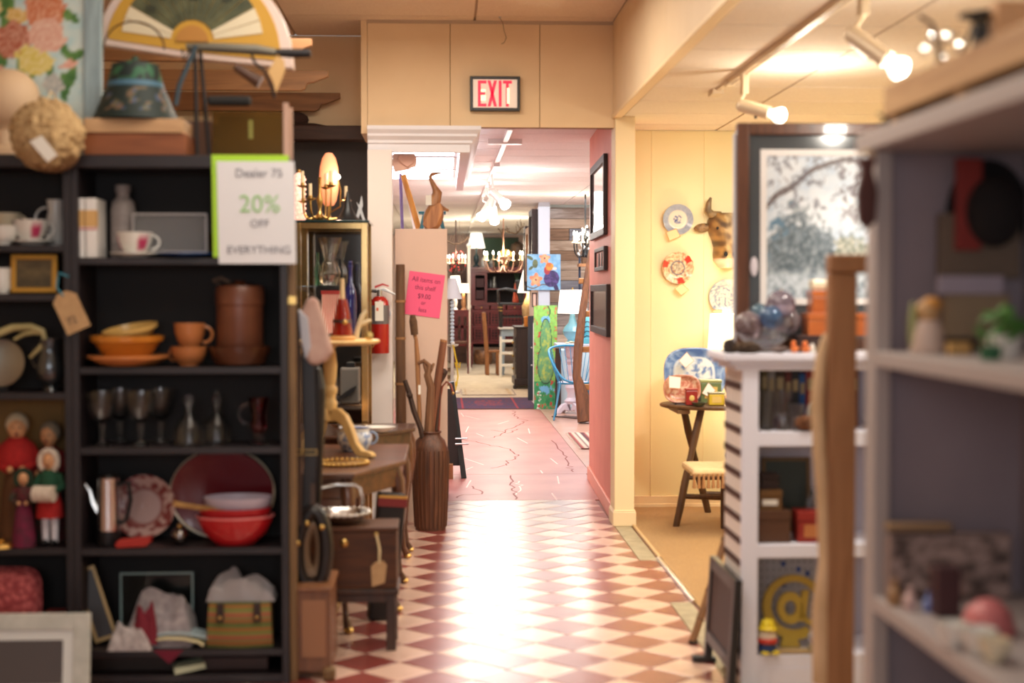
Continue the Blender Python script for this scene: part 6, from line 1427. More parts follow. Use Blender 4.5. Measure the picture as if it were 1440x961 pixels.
# first shelf: books + glass
cols = [(1070, 1080, 88, (86, 74, 40)), (1080, 1090, 84, (150, 144, 140)), (1090, 1104, 86, (70, 48, 34)), (1104, 1113, 78, (112, 46, 40)), (1113, 1124, 82, (40, 44, 50)), (1124, 1133, 76, (36, 86, 150)), (1133, 1146, 84, (150, 40, 38)), (1146, 1158, 86, (110, 30, 30)), (1158, 1170, 80, (90, 76, 40)), (1170, 1182, 84, (120, 90, 50)), (1182, 1196, 78, (60, 50, 46)), (1196, 1208, 84, (96, 44, 36))]
nm = ('olive', 'grey', 'brown', 'maroon', 'charcoal', 'bright blue', 'red', 'dark red', 'moss', 'tan', 'dark grey', 'russet')
bY = 5.62
for (a, b, h, c), nn in zip(cols, nm):
    xa, xb = XX(a, bY, 560), XX(b, bY, 560); hw = (xb - xa) / 2 - .001
    t = thing('book', nn + ' spined upright book on the upper white shelf', 'book', ((xa + xb) / 2, bY, W1), 0, 'books on the white bookcase')
    cm = mt('book_' + nn.replace(' ', '_'), C(*c), .5)
    obj('cover', G().box(-hw, hw, 0, .13, 0, h * kpx(bY)), cm, t, bev=.002)
    obj('spine_title', G().box(-hw * .7, hw * .7, -.001, .002, h * kpx(bY) * .62, h * kpx(bY) * .82), mt('spine_gilt', C(170, 150, 110), .4), t)
lath('vase', 'tall clear glass vase in front of books on white shelf', 'vase', on(1100, W1, 5.50), [(0, .004), (.03, 0), (.034, .006), (.03, .07), (.038, .15), (.035, .15), (.026, .07), (0, .012)], glass('pale_glass', (.9, .9, .9), .08), 18)
lath('vase', 'short pale glass vase next to the tall clear one', 'vase', on(1120, W1, 5.48), [(0, .004), (.026, 0), (.03, .006), (.024, .05), (.03, .10), (.027, .10), (.02, .05), (0, .01)], glass('milky_glass', (.85, .85, .84), .3), 18)
lath('vase', 'narrow clear cylinder glass by the left end of the books', 'vase', on(1078, W1, 5.50), [(0, .004), (.024, 0), (.028, .006), (.028, .15), (.025, .15), (.024, .01), (0, .01)], glass('grey_glass', (.85, .84, .84), .1), 18)
obj('geode', fuzzy(.038, 11, .35), mt('brown_geode', C(150, 100, 66), .6, c2=C(110, 70, 44), scale=14), None, on(1132, W1 + .028, 5.46), label='small brown faceted geode on the upper white shelf', cat='stone').scale = (1, .8, .72)
t = thing('round_mirror', 'round glass dish standing on edge beside the geode', 'mirror', on(1158, W1, 5.5))
obj('disc', G().lathe([(0, 0), (.062, 0), (.064, .003), (.0, .006)], 32, RotM(R(78), 0, 0, (0, 0, .066))), mt('grey_mirror', (.5, .5, .48), .08, .9), t)
obj('rim', G().tube([(.066 * math.cos(a), -.01 + .0 * math.sin(a), .066 + .066 * math.sin(a)) for a in [2 * PI * i / 32 for i in range(32)]], .004, 6, True), mt('clear_rim', C(200, 200, 196), .1), t)
# second shelf
t = thing('picture_frame', 'dark green picture in thin wooden frame at back of middle shelf', 'picture', on(1106, W2, 5.72), 0, rot=(R(-5), 0, 0))
obj('moulding', G().frame(.20, .305, .016, -.008, .008), mt('thin_wood_frame', C(110, 84, 50), .45), t, bev=.002)
obj('print', G().box(-.086, .086, -.002, .004, .014, .292), mt('dark_green_print', C(48, 56, 48), .3), t)
wbox(1066, 1112, 722, 767, 5.48, mt('umber_box', C(88, 56, 36), .45), 'larger plain brown box on the middle white shelf', .16, W2)
t = wbox(1068, 1100, 690, 722, 5.50, mt('brown_tin_box', C(112, 78, 40), .4), 'small brown box with white label on the larger box', .1)
obj('paper_label', G().box(-.034, .026, -.004, -.002, .030, .052), PAPER, t)
wbox(1070, 1096, 668, 690, 5.52, mt('dark_cap_box', C(46, 28, 26), .5), 'dark little box on top of the labelled brown box', .08)
t = wbox(1122, 1160, 714, 757, 5.48, mt('red_crate', C(150, 44, 36), .4), 'red patterned carton on the middle white shelf', .1)
t.location.z = W2
obj('gold_panel', G().box(-.03, .03, -.004, -.002, .02, .07), mt('carton_gold', C(190, 120, 70), .4), t)
lath('jar', 'clear glass jar behind the red patterned carton', 'jar', on(1150, W2, 5.66), [(0, .004), (.04, 0), (.044, .01), (.044, .14), (.03, .165), (.03, .19), (.027, .19), (.04, .14), (0, .012)], GLASS, 18)
# third shelf: at sign, board game sheet, toy
t = thing('at_sign', 'large yellow painted at-sign letter on the lowest white shelf', 'letter', on(1118, W3, 5.56), 0, rot=(R(-8), 0, 0))
k = kpx(5.56); YEL = mt('mustard_letter', C(196, 166, 62), .5, c2=C(180, 150, 54), scale=8)
def ring_path(cx, cz, ri, ro, a0, a1, n=30, sx=1.0):
    A = [a0 + (a1 - a0) * i / n for i in range(n + 1)]; g = G(); v = []
    for a in A: v += [(cx + ro(a) * sx * math.cos(a), -.012, cz + ro(a) * math.sin(a)), (cx + ri(a) * sx * math.cos(a), -.012, cz + ri(a) * math.sin(a)), (cx + ri(a) * sx * math.cos(a), .012, cz + ri(a) * math.sin(a)), (cx + ro(a) * sx * math.cos(a), .012, cz + ro(a) * math.sin(a))]
    f = [(i * 4 + q, i * 4 + (q + 1) % 4, (i + 1) * 4 + (q + 1) % 4, (i + 1) * 4 + q) for i in range(n) for q in range(4)] + [(0, 1, 2, 3), tuple(range(len(v) - 4, len(v)))]
    return v, f
zc_ = 58 * k
g = G()
v, f = ring_path(0, zc_, lambda a: 34 * k, lambda a: (46 - 2 * math.sin(a)) * k, R(-52), R(300), 44, 1.0); g.raw(v, f)
v, f = ring_path(-6 * k, zc_ - 3 * k, lambda a: 10.5 * k, lambda a: 23 * k, 0, 2 * PI, 30, .82); g.raw(v, f)
g.prism([(6 * k, zc_ - 22 * k), (15 * k, zc_ - 22 * k), (22 * k, zc_ + 22 * k), (12 * k, zc_ + 22 * k)], -.012, .012)
v, f = ring_path(25 * k, zc_ - 12 * k, lambda a: 8 * k, lambda a: 16 * k, R(180), R(370), 16, 1.0); g.raw(v, f)
obj('letter', g, YEL, t); obj('foot_block', G().prism([(-22 * k, 0), (6 * k, 0), (2 * k, 16 * k), (-18 * k, 16 * k)], -.016, .016), YEL, t)
t = thing('printed_board', 'pale grid printed board with blue dots behind the at-sign', 'board', on(1106, W3, 5.70), 0, rot=(R(-4), 0, 0)); k = kpx(5.7)
obj('sheet', G().box(-42 * k, 42 * k, -.003, .003, 0, 125 * k), mt('board_paper', C(176, 174, 180), .6), t)
g = G()
for i in range(9):
    for j in range(11): g.prism([((-36 + i * 9 + 1.6 * math.cos(a)) * k, (10 + j * 11 + 1.6 * math.sin(a)) * k) for a in [2 * PI * q / 6 for q in range(6)]], -.004, -.003)
obj('printed_dots', g, mt('dot_ink', C(120, 116, 120), .6), t, kind='stuff')
for x, z in ((-4, 106), (31, 92), (-4, 76), (18, 98)): obj('blue_dot', G().box((x - 3) * k, (x + 3) * k, -.0046, -.003, (z - 3.5) * k, (z + 3.5) * k), mt('blue_dot_ink', C(40, 76, 150), .6), t)
t = thing('stacking_toy', 'round painted wooden toy in yellow, white, red and blue', 'toy', on(1079, W3, 5.46))
obj('base', G().lathe([(0, .004), (.03, .004), (.036, .02), (.034, .036), (0, .04)], 18), mt('toy_blue', C(40, 66, 120), .4), t)
obj('ball', G().ball((0, 0, .066), (.036, .034, .036), 18, 12), mt('toy_cream', C(226, 206, 180), .4), t)
obj('red_band', G().lathe([(.036, .044), (.039, .048), (.038, .06), (.034, .064)], 18), mt('toy_red', C(206, 60, 46), .4), t)
obj('cap', G().lathe([(0, .095), (.036, .095), (.038, .10), (.028, .108), (.026, .124), (.018, .134), (0, .137)], 18), mt('toy_yellow', C(232, 206, 40), .4), t)
for s in (-1, 1): obj('foot', G().ball((s * .019 + .006, -.022, .008), (.018, .022, .008), 10, 6), mt('toy_yellow'), t)
t = thing('snow_globe', 'small glass globe with green figure beside the at-sign', 'globe', on(1148, W3, 5.46))
obj('base', G().box(-.03, .03, -.02, .02, 0, .03), mt('globe_base', C(150, 140, 110), .5), t, bev=.004); obj('glass', G().ball((0, 0, .06), .034, 16, 12), GLASS, t); obj('figure', G().lathe([(0, .032), (.014, .032), (.006, .06), (0, .08)], 10), mt('globe_green', C(46, 90, 60), .5), t)
obj('booklet', G().box(-.08, .07, -.03, .02, 0, .012), mt('tan_card', C(176, 150, 106), .7), None, on(1118, W3, 5.475), label='flat tan cardboard packet in front of the at-sign', cat='packet', bev=.002)
# chalkboard and stick against the slatted side
t = thing('chalkboard', 'small black framed chalkboard leaning against the slatted side', 'chalkboard', (XX(1022, 5.6, 880) - .032, 5.62, 0), 0, rot=(0, R(3.5), 0))
ch = ZZ(786, 5.8, 1010); BF = mt('chalk_frame', C(40, 40, 42), .35)
fx = -.012
g = G().box(fx, fx + .03, -.26, -.215, 0.02, ch).box(fx, fx + .03, .215, .26, .02, ch).box(fx, fx + .03, -.215, .215, ch - .05, ch).box(fx, fx + .03, -.215, .215, .09, .14)
obj('frame', g, BF, t, bev=.004); obj('slate', G().box(fx + .008, fx + .02, -.22, .22, .12, ch - .04), mt('slate', C(62, 48, 46), .5), t)
for y in (-.24, .24): obj('foot', G().box(fx - .05, fx + .05, y - .02, y + .02, 0, .025), BF, t, bev=.006)
pA, pB = fl(974, 906), at(1024, 745, 6.35)
t = thing('stick', 'bamboo cane leaning from floor to the slatted bookcase side', 'cane', tuple(pA)); dv = pB - pA
obj('shaft', G().tube([(0, 0, 0.01), dv * .33, dv * .66, dv], [.017, .017, .016, .016], 10), wood('cane', C(150, 104, 60), C(112, 74, 40), .4, 2), t)
for s_ in (.2, .45, .7, .9): obj('node', G().cyl(dv * s_, dv * (s_ + .012), .0195), mt('cane_node', C(104, 68, 38), .5), t)
obj('rubber_tip', G().cyl((0, 0, 0), dv * .03, .02), mt('dark_rubber', C(60, 44, 32), .7), t)

# ================================================================== WOODEN RACK POST
Y = 4.2; k = kpx(Y); RKW = wood('rack_oak', C(162, 116, 78), C(136, 92, 58), .5, 2); RKD = wood('rack_oak_dark', C(120, 80, 52), C(94, 60, 38), .45, 2)
xr = XX(1185, Y, 600)
t = thing('wooden_rack', 'oak coat rack with square post and short top bar, in front of white bookcase', 'rack', (xr, Y, 0))
tz_ = ZZ(358, Y, 1185)
obj('post', G().box(-20 * k, 20 * k, 0, .05, 0.05, tz_ - 26 * k), RKW, t, bev=.006)
obj('top_bar', G().box(-20 * k, 37 * k, -.006, .056, tz_ - 26 * k, tz_), RKW, t, bev=.006)
obj('post', G().box(30 * k, 36 * k, .20, .24, .05, ZZ(520, Y, 1205)), RKD, t, bev=.004)
scr = [(1156, 961), (1155, 860), (1163, 790), (1158, 700), (1153, 640), (1150, 560), (1156, 500), (1164, 470)]
obj('curved_arm', G().tube([at(px, py, Y + .03) - t.location for px, py in scr], [.03, .03, .026, .022, .022, .022, .020, .014], 10), mt('pale_arm', C(214, 184, 148), .5, c2=C(190, 156, 116), scale=6), t, label='pale curved side arm')
obj('foot', G().box(-.10, .12, -.16, .20, 0, .05), RKD, t, bev=.01)
obj('peg', G().tube([(38 * k, .02, tz_ - 12 * k), (50 * k, .0, tz_ - 8 * k)], .008, 8), RKD, t)

# ================================================================== GREY SHELF (right foreground)
GF = mt('grey_violet_board', C(150, 138, 146), .5, c2=C(142, 130, 138), scale=4); GSH = mt('grey_shelf', C(176, 166, 164), .45)
gx = XX(1222, 3.4, 500); gx2 = XX(1436, 3.4, 500); GB = 1.5
gz = [ZZ(v, 3.4, 1240) for v in (188, 214, 493, 833)]
t = thing('shelf_unit', 'grey violet painted open shelf unit at the right edge of view', 'shelf', (gx, 3.4, 0)); gd = gx2 - gx
obj('end_panel', G().box(.035, gd, -.0, .03, 0, gz[1]), GF, t)
obj('stile', G().box(0, .040, -.045, .03, 0, gz[1]), GSH, t, bev=.004)
obj('back_panel', G().box(gd, gd + .02, GB - 3.4, .03, 0, gz[1]), GF, t)
obj('top_panel', G().box(-.02, gd + .02, GB - 3.4, .06, gz[1], gz[0]), GSH, t, bev=.004)
for z in (gz[2], gz[3], .38): obj('shelf', G().box(.002, gd, GB - 3.4, .0, z - .036, z), GSH, t, bev=.003)
obj('end_panel', G().box(0, gd, GB - 3.4 - .03, GB - 3.4, 0, gz[1]), GF, t)
zS, zB, zT = gz[2] + .0015, gz[3] + .0015, gz[0] + .0015
def ong(px, z, Y): return on(px, z, Y)
# upper bay
t = thing('figurine', 'cream ceramic jar figurine with ochre cap on the grey shelf', 'figurine', (XX(1300, 3.22, 470), 3.2, zS))
obj('body', G().lathe([(0, 0), (.036, 0), (.040, .01), (.036, .05), (.028, .075), (.0, .078)], 20), mt('cream_bisque', C(206, 184, 172), .5), t)
obj('head', G().ball((.0, 0, .095), (.028, .026, .03), 16, 10), mt('tan_bisque', C(196, 156, 108), .5), t); obj('cap', G().ball((.008, -.004, .112), (.024, .022, .018), 12, 8), mt('ochre_cap', C(206, 146, 70), .5), t)
obj('side_leaf', G().ball((-.034, .0, .06), (.010, .012, .06), 10, 8), mt('sage_leaf', C(150, 156, 106), .6), t)
t = thing('potted_plant', 'bright green leafy plant in small white pot on grey shelf', 'plant', (XX(1412, 2.95, 490), 2.95, zS))
obj('pot', G().lathe([(0, 0), (.03, 0), (.04, .05), (.036, .05), (0, .04)], 18), WCER, t)
rp = random.Random(5); LG = mt('leaf_green', C(78, 130, 54), .45, c2=C(52, 100, 46), scale=14)
for i in range(16):
    a = rp.uniform(0, 2 * PI); r = rp.uniform(.02, .05); zz_ = rp.uniform(.045, .10)
    obj('leaf', G().ball((0, 0, 0), (.028, .015, .006), 8, 5, RotM(rp.uniform(-.6, .6), rp.uniform(-.8, .8), a, (r * math.cos(a), r * math.sin(a), zz_))), LG, t)
lath('glass_jar', 'green glass votive at the foot of the leafy plant', 'votive', (XX(1388, 2.9, 500), 2.88, zS), [(0, .004), (.02, 0), (.024, .03), (.02, .03), (0, .01)], mt('green_votive', C(44, 120, 80), .1, trans=.5), 16)
t = thing('hat', 'black round hat hanging on the end panel of the grey shelf', 'hat', (XX(1396, 3.35, 300), 3.342, ZZ(298, 3.35, 1400)))
obj('crown', G().ball((0, 0, 0), (.07, .05, .085), 18, 12), mt('black_felt', C(26, 22, 24), .9), t); obj('brim', G().lathe([(0, 0), (.125, 0), (.128, .006), (0, .008)], 28, RotM(PI / 2, 0, 0, (0, .046, 0)), .8, 1), mt('black_felt'), t)
obj('red_book', G().box(-.03, .03, -.012, .012, 0, .22), mt('red_cloth_book', C(136, 42, 36), .6), None, (XX(1366, 3.33, 320), 3.352, ZZ(352, 3.33, 1360)), label='red cloth book pinned to the end of grey shelf', cat='book', bev=.003)
px_box('shelf_rail', 1322, 1436, 300, 392, 3.362, .03, mt('taupe_board', C(112, 96, 82), .6), 'taupe mounting board under the red book in upper grey bay', 'board')
px_box('paper_roll', 1320, 1412, 388, 414, 3.34, .02, mt('lilac_paper', C(170, 160, 176), .6), 'lilac paper strip fixed across the upper grey bay', 'paper')
px_box('backing_board', 1330, 1420, 414, 490, 3.345, .03, mt('tan_backing', C(150, 130, 104), .6), 'tan board standing behind the figurine and plant', 'board', zS)
obj('bowl_dark', G().lathe([(0, .004), (.03, 0), (.05, .035), (.046, .035), (0, .012)], 20), mt('black_bowl_glaze', C(34, 30, 32), .3), None, (XX(1352, 3.2, 480), 3.22, zS), label='small black bowl between the cream figurine and plant', cat='bowl').name = 'bowl'
px_box('wooden_block', 1336, 1366, 482, 506, 3.12, .03, mt('honey_block', C(190, 150, 90), .5), 'honey coloured wooden block in front of the black bowl', 'block', zS)
# lower bay
def bookfront(u, v):
    n = fbm(u * 6, v * 5, 4); return mix(rgb(172, 150, 144), rgb(84, 70, 66), n * 1.5 + .35)
p = (XX(1333, 3.34, 780), 3.30, zB)
t = thing('print_box', 'long box with faded photographic print at the back of lower grey shelf', 'box', p)
obj('carton', G().box(-.155, .14, -.0, .04, 0, .155), mt('print_carton', C(150, 130, 124), .6), t, bev=.003)
pic('printed_face', .28, .145, bookfront, t, (-.008, -.002, .005), 50, 26, paint('faded_print', .6))
px_box('wooden_tray', 1250, 1340, 738, 748, 3.295, .04, mt('tan_tray', C(150, 122, 92), .6), 'narrow tan wooden strip lying on the print box', 'board')
for i, (px, Y, h, m_, lb) in enumerate(((1280, 3.2, .052, mt('pink_bisque', C(206, 176, 172), .5), 'small pale pink bottle figurine on the lower grey shelf'), (1308, 3.18, .045, mt('blue_bisque', C(110, 130, 190), .4), 'small blue and white bottle on the lower grey shelf'), (1258, 3.25, .06, mt('amber_bisque', C(160, 124, 86), .5), 'small amber bottle by the end panel of lower grey shelf'))):
    lath('bottle', lb, 'bottle', (XX(px, Y, 800), Y, zB), [(0, 0), (.014, 0), (.016, .004), (.015, h * .55), (.007, h * .7), (.008, h), (0, h)], m_, 16)
px_box('dark_box', 1318, 1352, 800, 836, 3.12, .05, mt('plum_box', C(70, 44, 48), .5), 'small plum coloured box on the lower grey shelf', 'box', zB)
for nm_, px, Y, r, h, m_, lb in (('teacup', 1340, 2.86, .032, .05, WCER, 'white cup with faint pink band on the lower grey shelf'), ('teacup', 1376, 2.80, .036, .052, WCER, 'white cup nearest the pink bowl on lower grey shelf'), ('teacup', 1398, 2.74, .030, .046, CREAMC, 'cream cup nearest the frame edge on lower grey shelf')):
    cup(nm_, lb, (XX(px, Y, 870), Y, zB), r, h, m_, .3)
lath('bowl', 'pink ceramic bowl turned upside down on the lower grey shelf', 'bowl', (XX(1385, 3.0, 830), 2.98, zB), [(.058, 0), (.06, .006), (.045, .05), (.02, .07), (0, .072)], mt('coral_pink', C(204, 120, 122), .4), 22)
t = thing('framed_mirror', 'dark framed panel standing at the right edge of lower grey bay', 'mirror', (gx2 - .05, 2.86, zB))
obj('moulding', G().frame(.24, .24, .022, -.01, .01, M if False else 0), BLACKM, t); t.rotation_euler = (0, 0, -PI / 2 + .1)
obj('pane', G().box(-.10, .10, -.004, .004, .02, .22), mt('grey_pane', C(96, 92, 90), .2), t)
lath('finial', 'cream ball finial above the dark framed panel', 'finial', (gx2 - .05, 2.85, zB + .245), [(0, 0), (.02, 0), (.012, .012), (.022, .03), (.016, .048), (0, .052)], CREAMC, 16)
t = thing('serving_tray', 'pale green rectangular tray on the lowest grey shelf', 'tray', (gx + .13, 3.0, .3815), R(8))
obj('tray', G().box(-.10, .14, -.22, .2, .10, .118), mt('pale_green_tray', C(170, 172, 156), .4), t, bev=.006); obj('rim', G().box(-.10, -.09, -.22, .2, .118, .135).box(.13, .14, -.22, .2, .118, .135), mt('pale_green_tray'), t); obj('box_below', G().box(-.06, .1, -.16, .16, 0, .10), mt('dark_carton', C(64, 58, 58), .6), t)
t = thing('wooden_ornament', 'small dark red brown carved ornament hanging on grey shelf corner', 'ornament', tuple(at(1235, 222, 3.33)))
t.location.x = gx - .030
obj('carving', G().prism([(-.02, -.15), (.0, -.17), (.02, -.15), (.024, -.08), (.012, -.03), (.02, .0), (-.02, .0), (-.014, -.03), (-.024, -.08)], -.012, .012), wood('redwood', C(96, 48, 38), C(64, 32, 28), .5, 2), t, bev=.004); obj('loop', G().tube(arc((0, 0, .006), .012, 0, PI, 8), .003, 5), STRING, t)
# on top
t = thing('pallet_tray', 'pale wooden slatted tray on top of the grey shelf', 'tray', (gx + .02, 3.3, zT)); PAL = wood('pallet_wood', C(200, 160, 112), C(168, 126, 82), .6, 1)
for y0, y1 in ((-.02, .02), (-.45, -.41), (-.9, -.86)): obj('runner', G().box(.0, .34, y0, y1, 0, .045), PAL, t, bev=.003)
for i in range(4): obj('slat', G().box(.0 + i * .087, .078 + i * .087, -.92, .03, .045, .062), PAL, t, bev=.003)
obj('side_rail', G().box(-.012, .0, -.92, .03, .03, .10), PAL, t, bev=.003)
px_box('crate', 1402, 1470, 0, 96, 2.95, .05, mt('tan_crate', C(206, 160, 116), .6), 'tan wooden crate side standing on the slatted tray', 'crate', zT + .063)
for i, (px, Y, h, r) in enumerate(((1372, 3.0, .13, .035), (1384, 3.12, .16, .02))):
    t = thing('iron_candlestick', ('black openwork iron candlestick on the slatted tray', 'slim black iron candlestick beside the tan crate')[i], 'candlestick', (XX(px, Y, 70), Y, zT + .063))
    obj('base', G().lathe([(0, 0), (r * 1.2, 0), (r * 1.2, .008), (.008, .014), (.008, h), (r, h + .008), (r, h + .016), (0, h + .016)], 16), BLACKM, t)
    for q in range(3): obj('scroll', G().tube([(.0, 0, .02), (r * 1.2 * math.cos(q * 2.1), r * 1.2 * math.sin(q * 2.1), h * .5), (0, 0, h)], .004, 6), BLACKM, t)
t = thing('crystal_cluster', 'cluster of hanging crystal drops on a wire stand above grey shelf', 'ornament', (XX(1300, 3.35, 90), 3.30, zT + .063))
obj('wire', G().tube([(.0, .0, 0), (.02, 0, .10), (.0, 0, .18), (-.03, 0, .20)], .005, 6).tube([(.01, 0, .12), (.06, .0, .16)], .004, 6), mt('bronze_wire', C(80, 56, 50), .4, .7), t)
for i, (x, z) in enumerate(((-.02, .12), (.02, .10), (.05, .07), (.0, .15), (-.01, .07), (.06, .13), (.03, .15))): obj('crystal', G().ball((x, -.01, z), (.014, .012, .017), 8, 5), GLASS, t)
t = thing('black_star', 'small black spiky ornament at the front corner of grey shelf', 'ornament', on(1253, zT, 3.38)); g = G()
for i in range(7): a = 2 * PI * i / 7; g.cyl((0, 0, .03), (.036 * math.cos(a), .01, .03 + .034 * math.sin(a)), .009, .001, 6)
obj('spikes', g, BLACKM, t); obj('core', G().ball((0, 0, .03), .016, 10, 8), BLACKM, t)

# ================================================================== HALL AND FAR ROOM
def rug(label, x0, x1, y0, y1, fn, nu, nv, fringe='y'):
    t = thing('rug', label, 'rug', ((x0 + x1) / 2, (y0 + y1) / 2, .006)); w_, h_ = x1 - x0, y1 - y0
    obj('pile', G().box(-w_ / 2, w_ / 2, -h_ / 2, h_ / 2, 0, .006), mt('rug_back', C(120, 80, 76), .9), t)
    obj('weave', G().surf(lambda u, v: ((u - .5) * w_, (v - .5) * h_, .0075), nu, nv, cf=fn, sm=False), paint('rug_weave', .95), t, col=True, fix=False)
    g = G()
    for i in range(24):
        q = (i + .5) / 24 - .5
        for s in (-1, 1):
            if fringe == 'y': g.box(q * w_ - .008, q * w_ + .008, s * h_ / 2 - .03, s * h_ / 2 + .03, 0, .004)
            else: g.box(s * w_ / 2 - .03, s * w_ / 2 + .03, q * h_ - .008, q * h_ + .008, 0, .004)
    obj('fringe', g, mt('rug_fringe', C(214, 196, 180), .9), t, kind='stuff'); return t
def persian(u, v):
    n = noise.noise(Vector((u * 26, v * 14, 1))); e = min(u, 1 - u, (v * .7), (1 - v) * .7)
    if .80 < u < .82 or .84 < u < .85: return rgb(196, 182, 176)
    if .06 < u < .09 or .74 < u < .765: return rgb(176, 50, 50)
    c = mix(rgb(96, 44, 66), rgb(58, 48, 84), n + .5)
    if .25 < u < .62 and .25 < v < .75: c = mix(rgb(140, 48, 58), rgb(64, 52, 92), n + .4)
    return c
Y0, Y1 = 18.62, 20.55; rug('dark red and blue persian runner across the hall threshold', XX(641, 19.5, 568), XX(750, 19.5, 568), Y0, Y1, persian, 50, 30, 'x')
def pale(u, v):
    n = noise.noise(Vector((u * 12, v * 12, 4)))
    if (.05 < u < .09 or .88 < u < .94): return mix(rgb(196, 158, 112), rgb(220, 196, 160), n + .5)
    return mix(rgb(226, 208, 180), rgb(210, 188, 156), n + .4)
rug('faded cream rug on the pale carpet of the far room', XX(649, 22.2, 548), XX(719, 22.2, 548), 21.1, 22.44, pale, 30, 24, 'x')
def kilim(u, v):
    s = int(u * 30) % 5; return (rgb(150, 70, 66), rgb(206, 180, 160), rgb(120, 90, 90), rgb(214, 196, 176), rgb(92, 50, 56))[s] if u < .3 else mix(rgb(200, 176, 156), rgb(150, 110, 100), noise.noise(Vector((u * 10, v * 10, 0))) + .4)
rug('small striped rug on the floor behind the pink wall', XX(808, 14.6, 622), 2.3, 13.85, 15.4, kilim, 50, 12, 'x')
obj('floor_mat', G().slab([(XX(778, 17.2, 592), 17.45), (2.4, 16.4), (2.4, 16.7), (1.5, 17.55)], .0, .012), mt('dark_mat', C(92, 74, 70), .9), None, label='dark narrow floor mat under the rustic ladder', cat='mat')
# red lattice cabinet
CY = 30.0; kc = kpx(CY); RED = mt('chinese_red', C(112, 30, 32), .35, c2=C(88, 20, 24), scale=4, coat=.3); REDD = mt('chinese_red_dark', C(64, 22, 24), .5); DARK = mt('dark_niche', C(28, 20, 20), .7)
cx0 = XX(661, CY, 440); t = thing('lattice_cabinet', 'tall dark red lattice door cabinet at the end of the far room', 'cabinet', (cx0, CY, .004))
def czx(px, py): return (XX(px, CY, py) - cx0, ZZ(py, CY, px))
Wc = XX(740, CY, 440) - cx0; zt = ZZ(376, CY, 690)
obj('back_panel', G().box(0, Wc, .44, .46, .35, zt), DARK, t)
for a, b in ((0, .06), (Wc - .06, Wc)): obj('stile', G().box(a, b, -.01, .46, 0, zt), RED, t)
obj('cornice', G().box(-.04, Wc + .04, -.05, .5, zt - .06, zt).box(-.02, Wc + .02, -.03, .48, zt - .12, zt - .06), RED, t, bev=.006)
zr = [ZZ(v, CY, 690) for v in (428, 438, 460, 482)]
for z in zr: obj('rail', G().box(.06, Wc - .06, -.005, .44, z - .03, z + .03), RED, t)
obj('shelf', G().box(.36, Wc - .06, .0, .44, ZZ(407, CY) - .015, ZZ(407, CY) + .015), RED, t)
xs = [.07, .07 + (Wc - .14) / 3, .07 + 2 * (Wc - .14) / 3, Wc - .07]
d = obj('door', G().frame(.30, zt - .15 - zr[0], .05, -.01, .02, zr[0] + .03, .06), RED, t)
for j in range(3): obj('door_panel', G().box(.12, .30, .0, .02, zr[0] + .10 + j * .25, zr[0] + .29 + j * .25), REDD, d, bev=.01)
for i in range(3):
    dr = obj('drawer', G().box(xs[i] + .015, xs[i + 1] - .015, -.02, .3, zr[1] + .035, zr[0] - .035), RED, t, bev=.006); obj('pull', G().ball(((xs[i] + xs[i + 1]) / 2, -.03, (zr[0] + zr[1]) / 2), .018, 8, 6), BRASS, dr)
    for za, zb_ in ((zr[2], zr[1]), (zr[3], zr[2])):
        d = obj('door', G().frame(xs[i + 1] - xs[i] - .02, zb_ - za - .07, .035, -.015, .02, za + .035, xs[i] + .01), RED, t)
        g = G(); xa, xb_ = xs[i] + .045, xs[i + 1] - .045; zc0, zc1 = za + .07, zb_ - .07; W_, H_ = xb_ - xa, zc1 - zc0
        for f in (.2, .5, .8): g.box(xa + W_ * f - .012, xa + W_ * f + .012, -.01, .005, zc0, zc1)
        for f in (.18, .5, .82): g.box(xa, xb_, -.009, .004, zc0 + H_ * f - .012, zc0 + H_ * f + .012)
        obj('lattice', g, RED, d); obj('panel', G().box(xa, xb_, .01, .02, zc0, zc1), DARK, d)
lath('barrel', 'gold and brown drum standing under the red lattice cabinet', 'drum', (XX(680, 29.7), 30.1, .006), [(0, 0), (.16, 0), (.2, .06), (.205, .2), (.17, .30), (.16, .31), (0, .31)], mt('gold_brown', C(170, 120, 80), .35, .3, c2=C(92, 60, 44), scale=14), 24)
zt += .006
t = thing('lamp', 'table lamp with big pale shade on top of the red cabinet', 'lamp', (XX(670, 30.05, 375), 30.15, zt)); s0 = ZZ(349, 30.1) - zt; s1 = ZZ(328, 30.1) - zt
LSH = mt('glow_shade', C(255, 250, 226), .6, emit=1.5, ec=(1, .95, .82))
obj('lampshade', G().lathe([(.19, s0), (.12, s1), (.117, s1), (.187, s0), (.19, s0)], 24), LSH, t); obj('base', G().lathe([(0, 0), (.07, 0), (.07, .03), (.03, .06), (.06, .14), (.06, .22), (.02, .28), (.012, s1), (0, s1)], 16), mt('dark_teal_lamp', C(50, 70, 76), .2), t)
for i, (px, h, m_, lb) in enumerate(((681, .20, WCER, 'pale china jar on red cabinet beside the pale lamp'), (692, .14, mt('grey_jar', C(150, 150, 150), .3), 'grey jar on red cabinet left of the chalkboard'))):
    lath('jar', lb, 'jar', (XX(px, 29.95, 372), 30.1, zt), [(0, 0), (.05, 0), (.07, .08), (.05, h * .8), (.035, h), (0, h)], m_, 16)
t = thing('chalkboard', 'dark green board leaning on the wall above the red cabinet', 'board', (XX(704, 30.4, 360), 30.40, zt)); wv = 48 * kpx(30.4); hv = ZZ(335, 30.4) - zt
obj('board', G().box(-wv / 2, wv / 2, 0, .02, 0, hv), mt('board_green', C(52, 84, 60), .6, c2=C(44, 66, 54), scale=2), t); obj('frame', G().frame(wv + .04, hv + .02, .03, -.01, .02), mt('board_frame', C(60, 60, 50), .5), t)
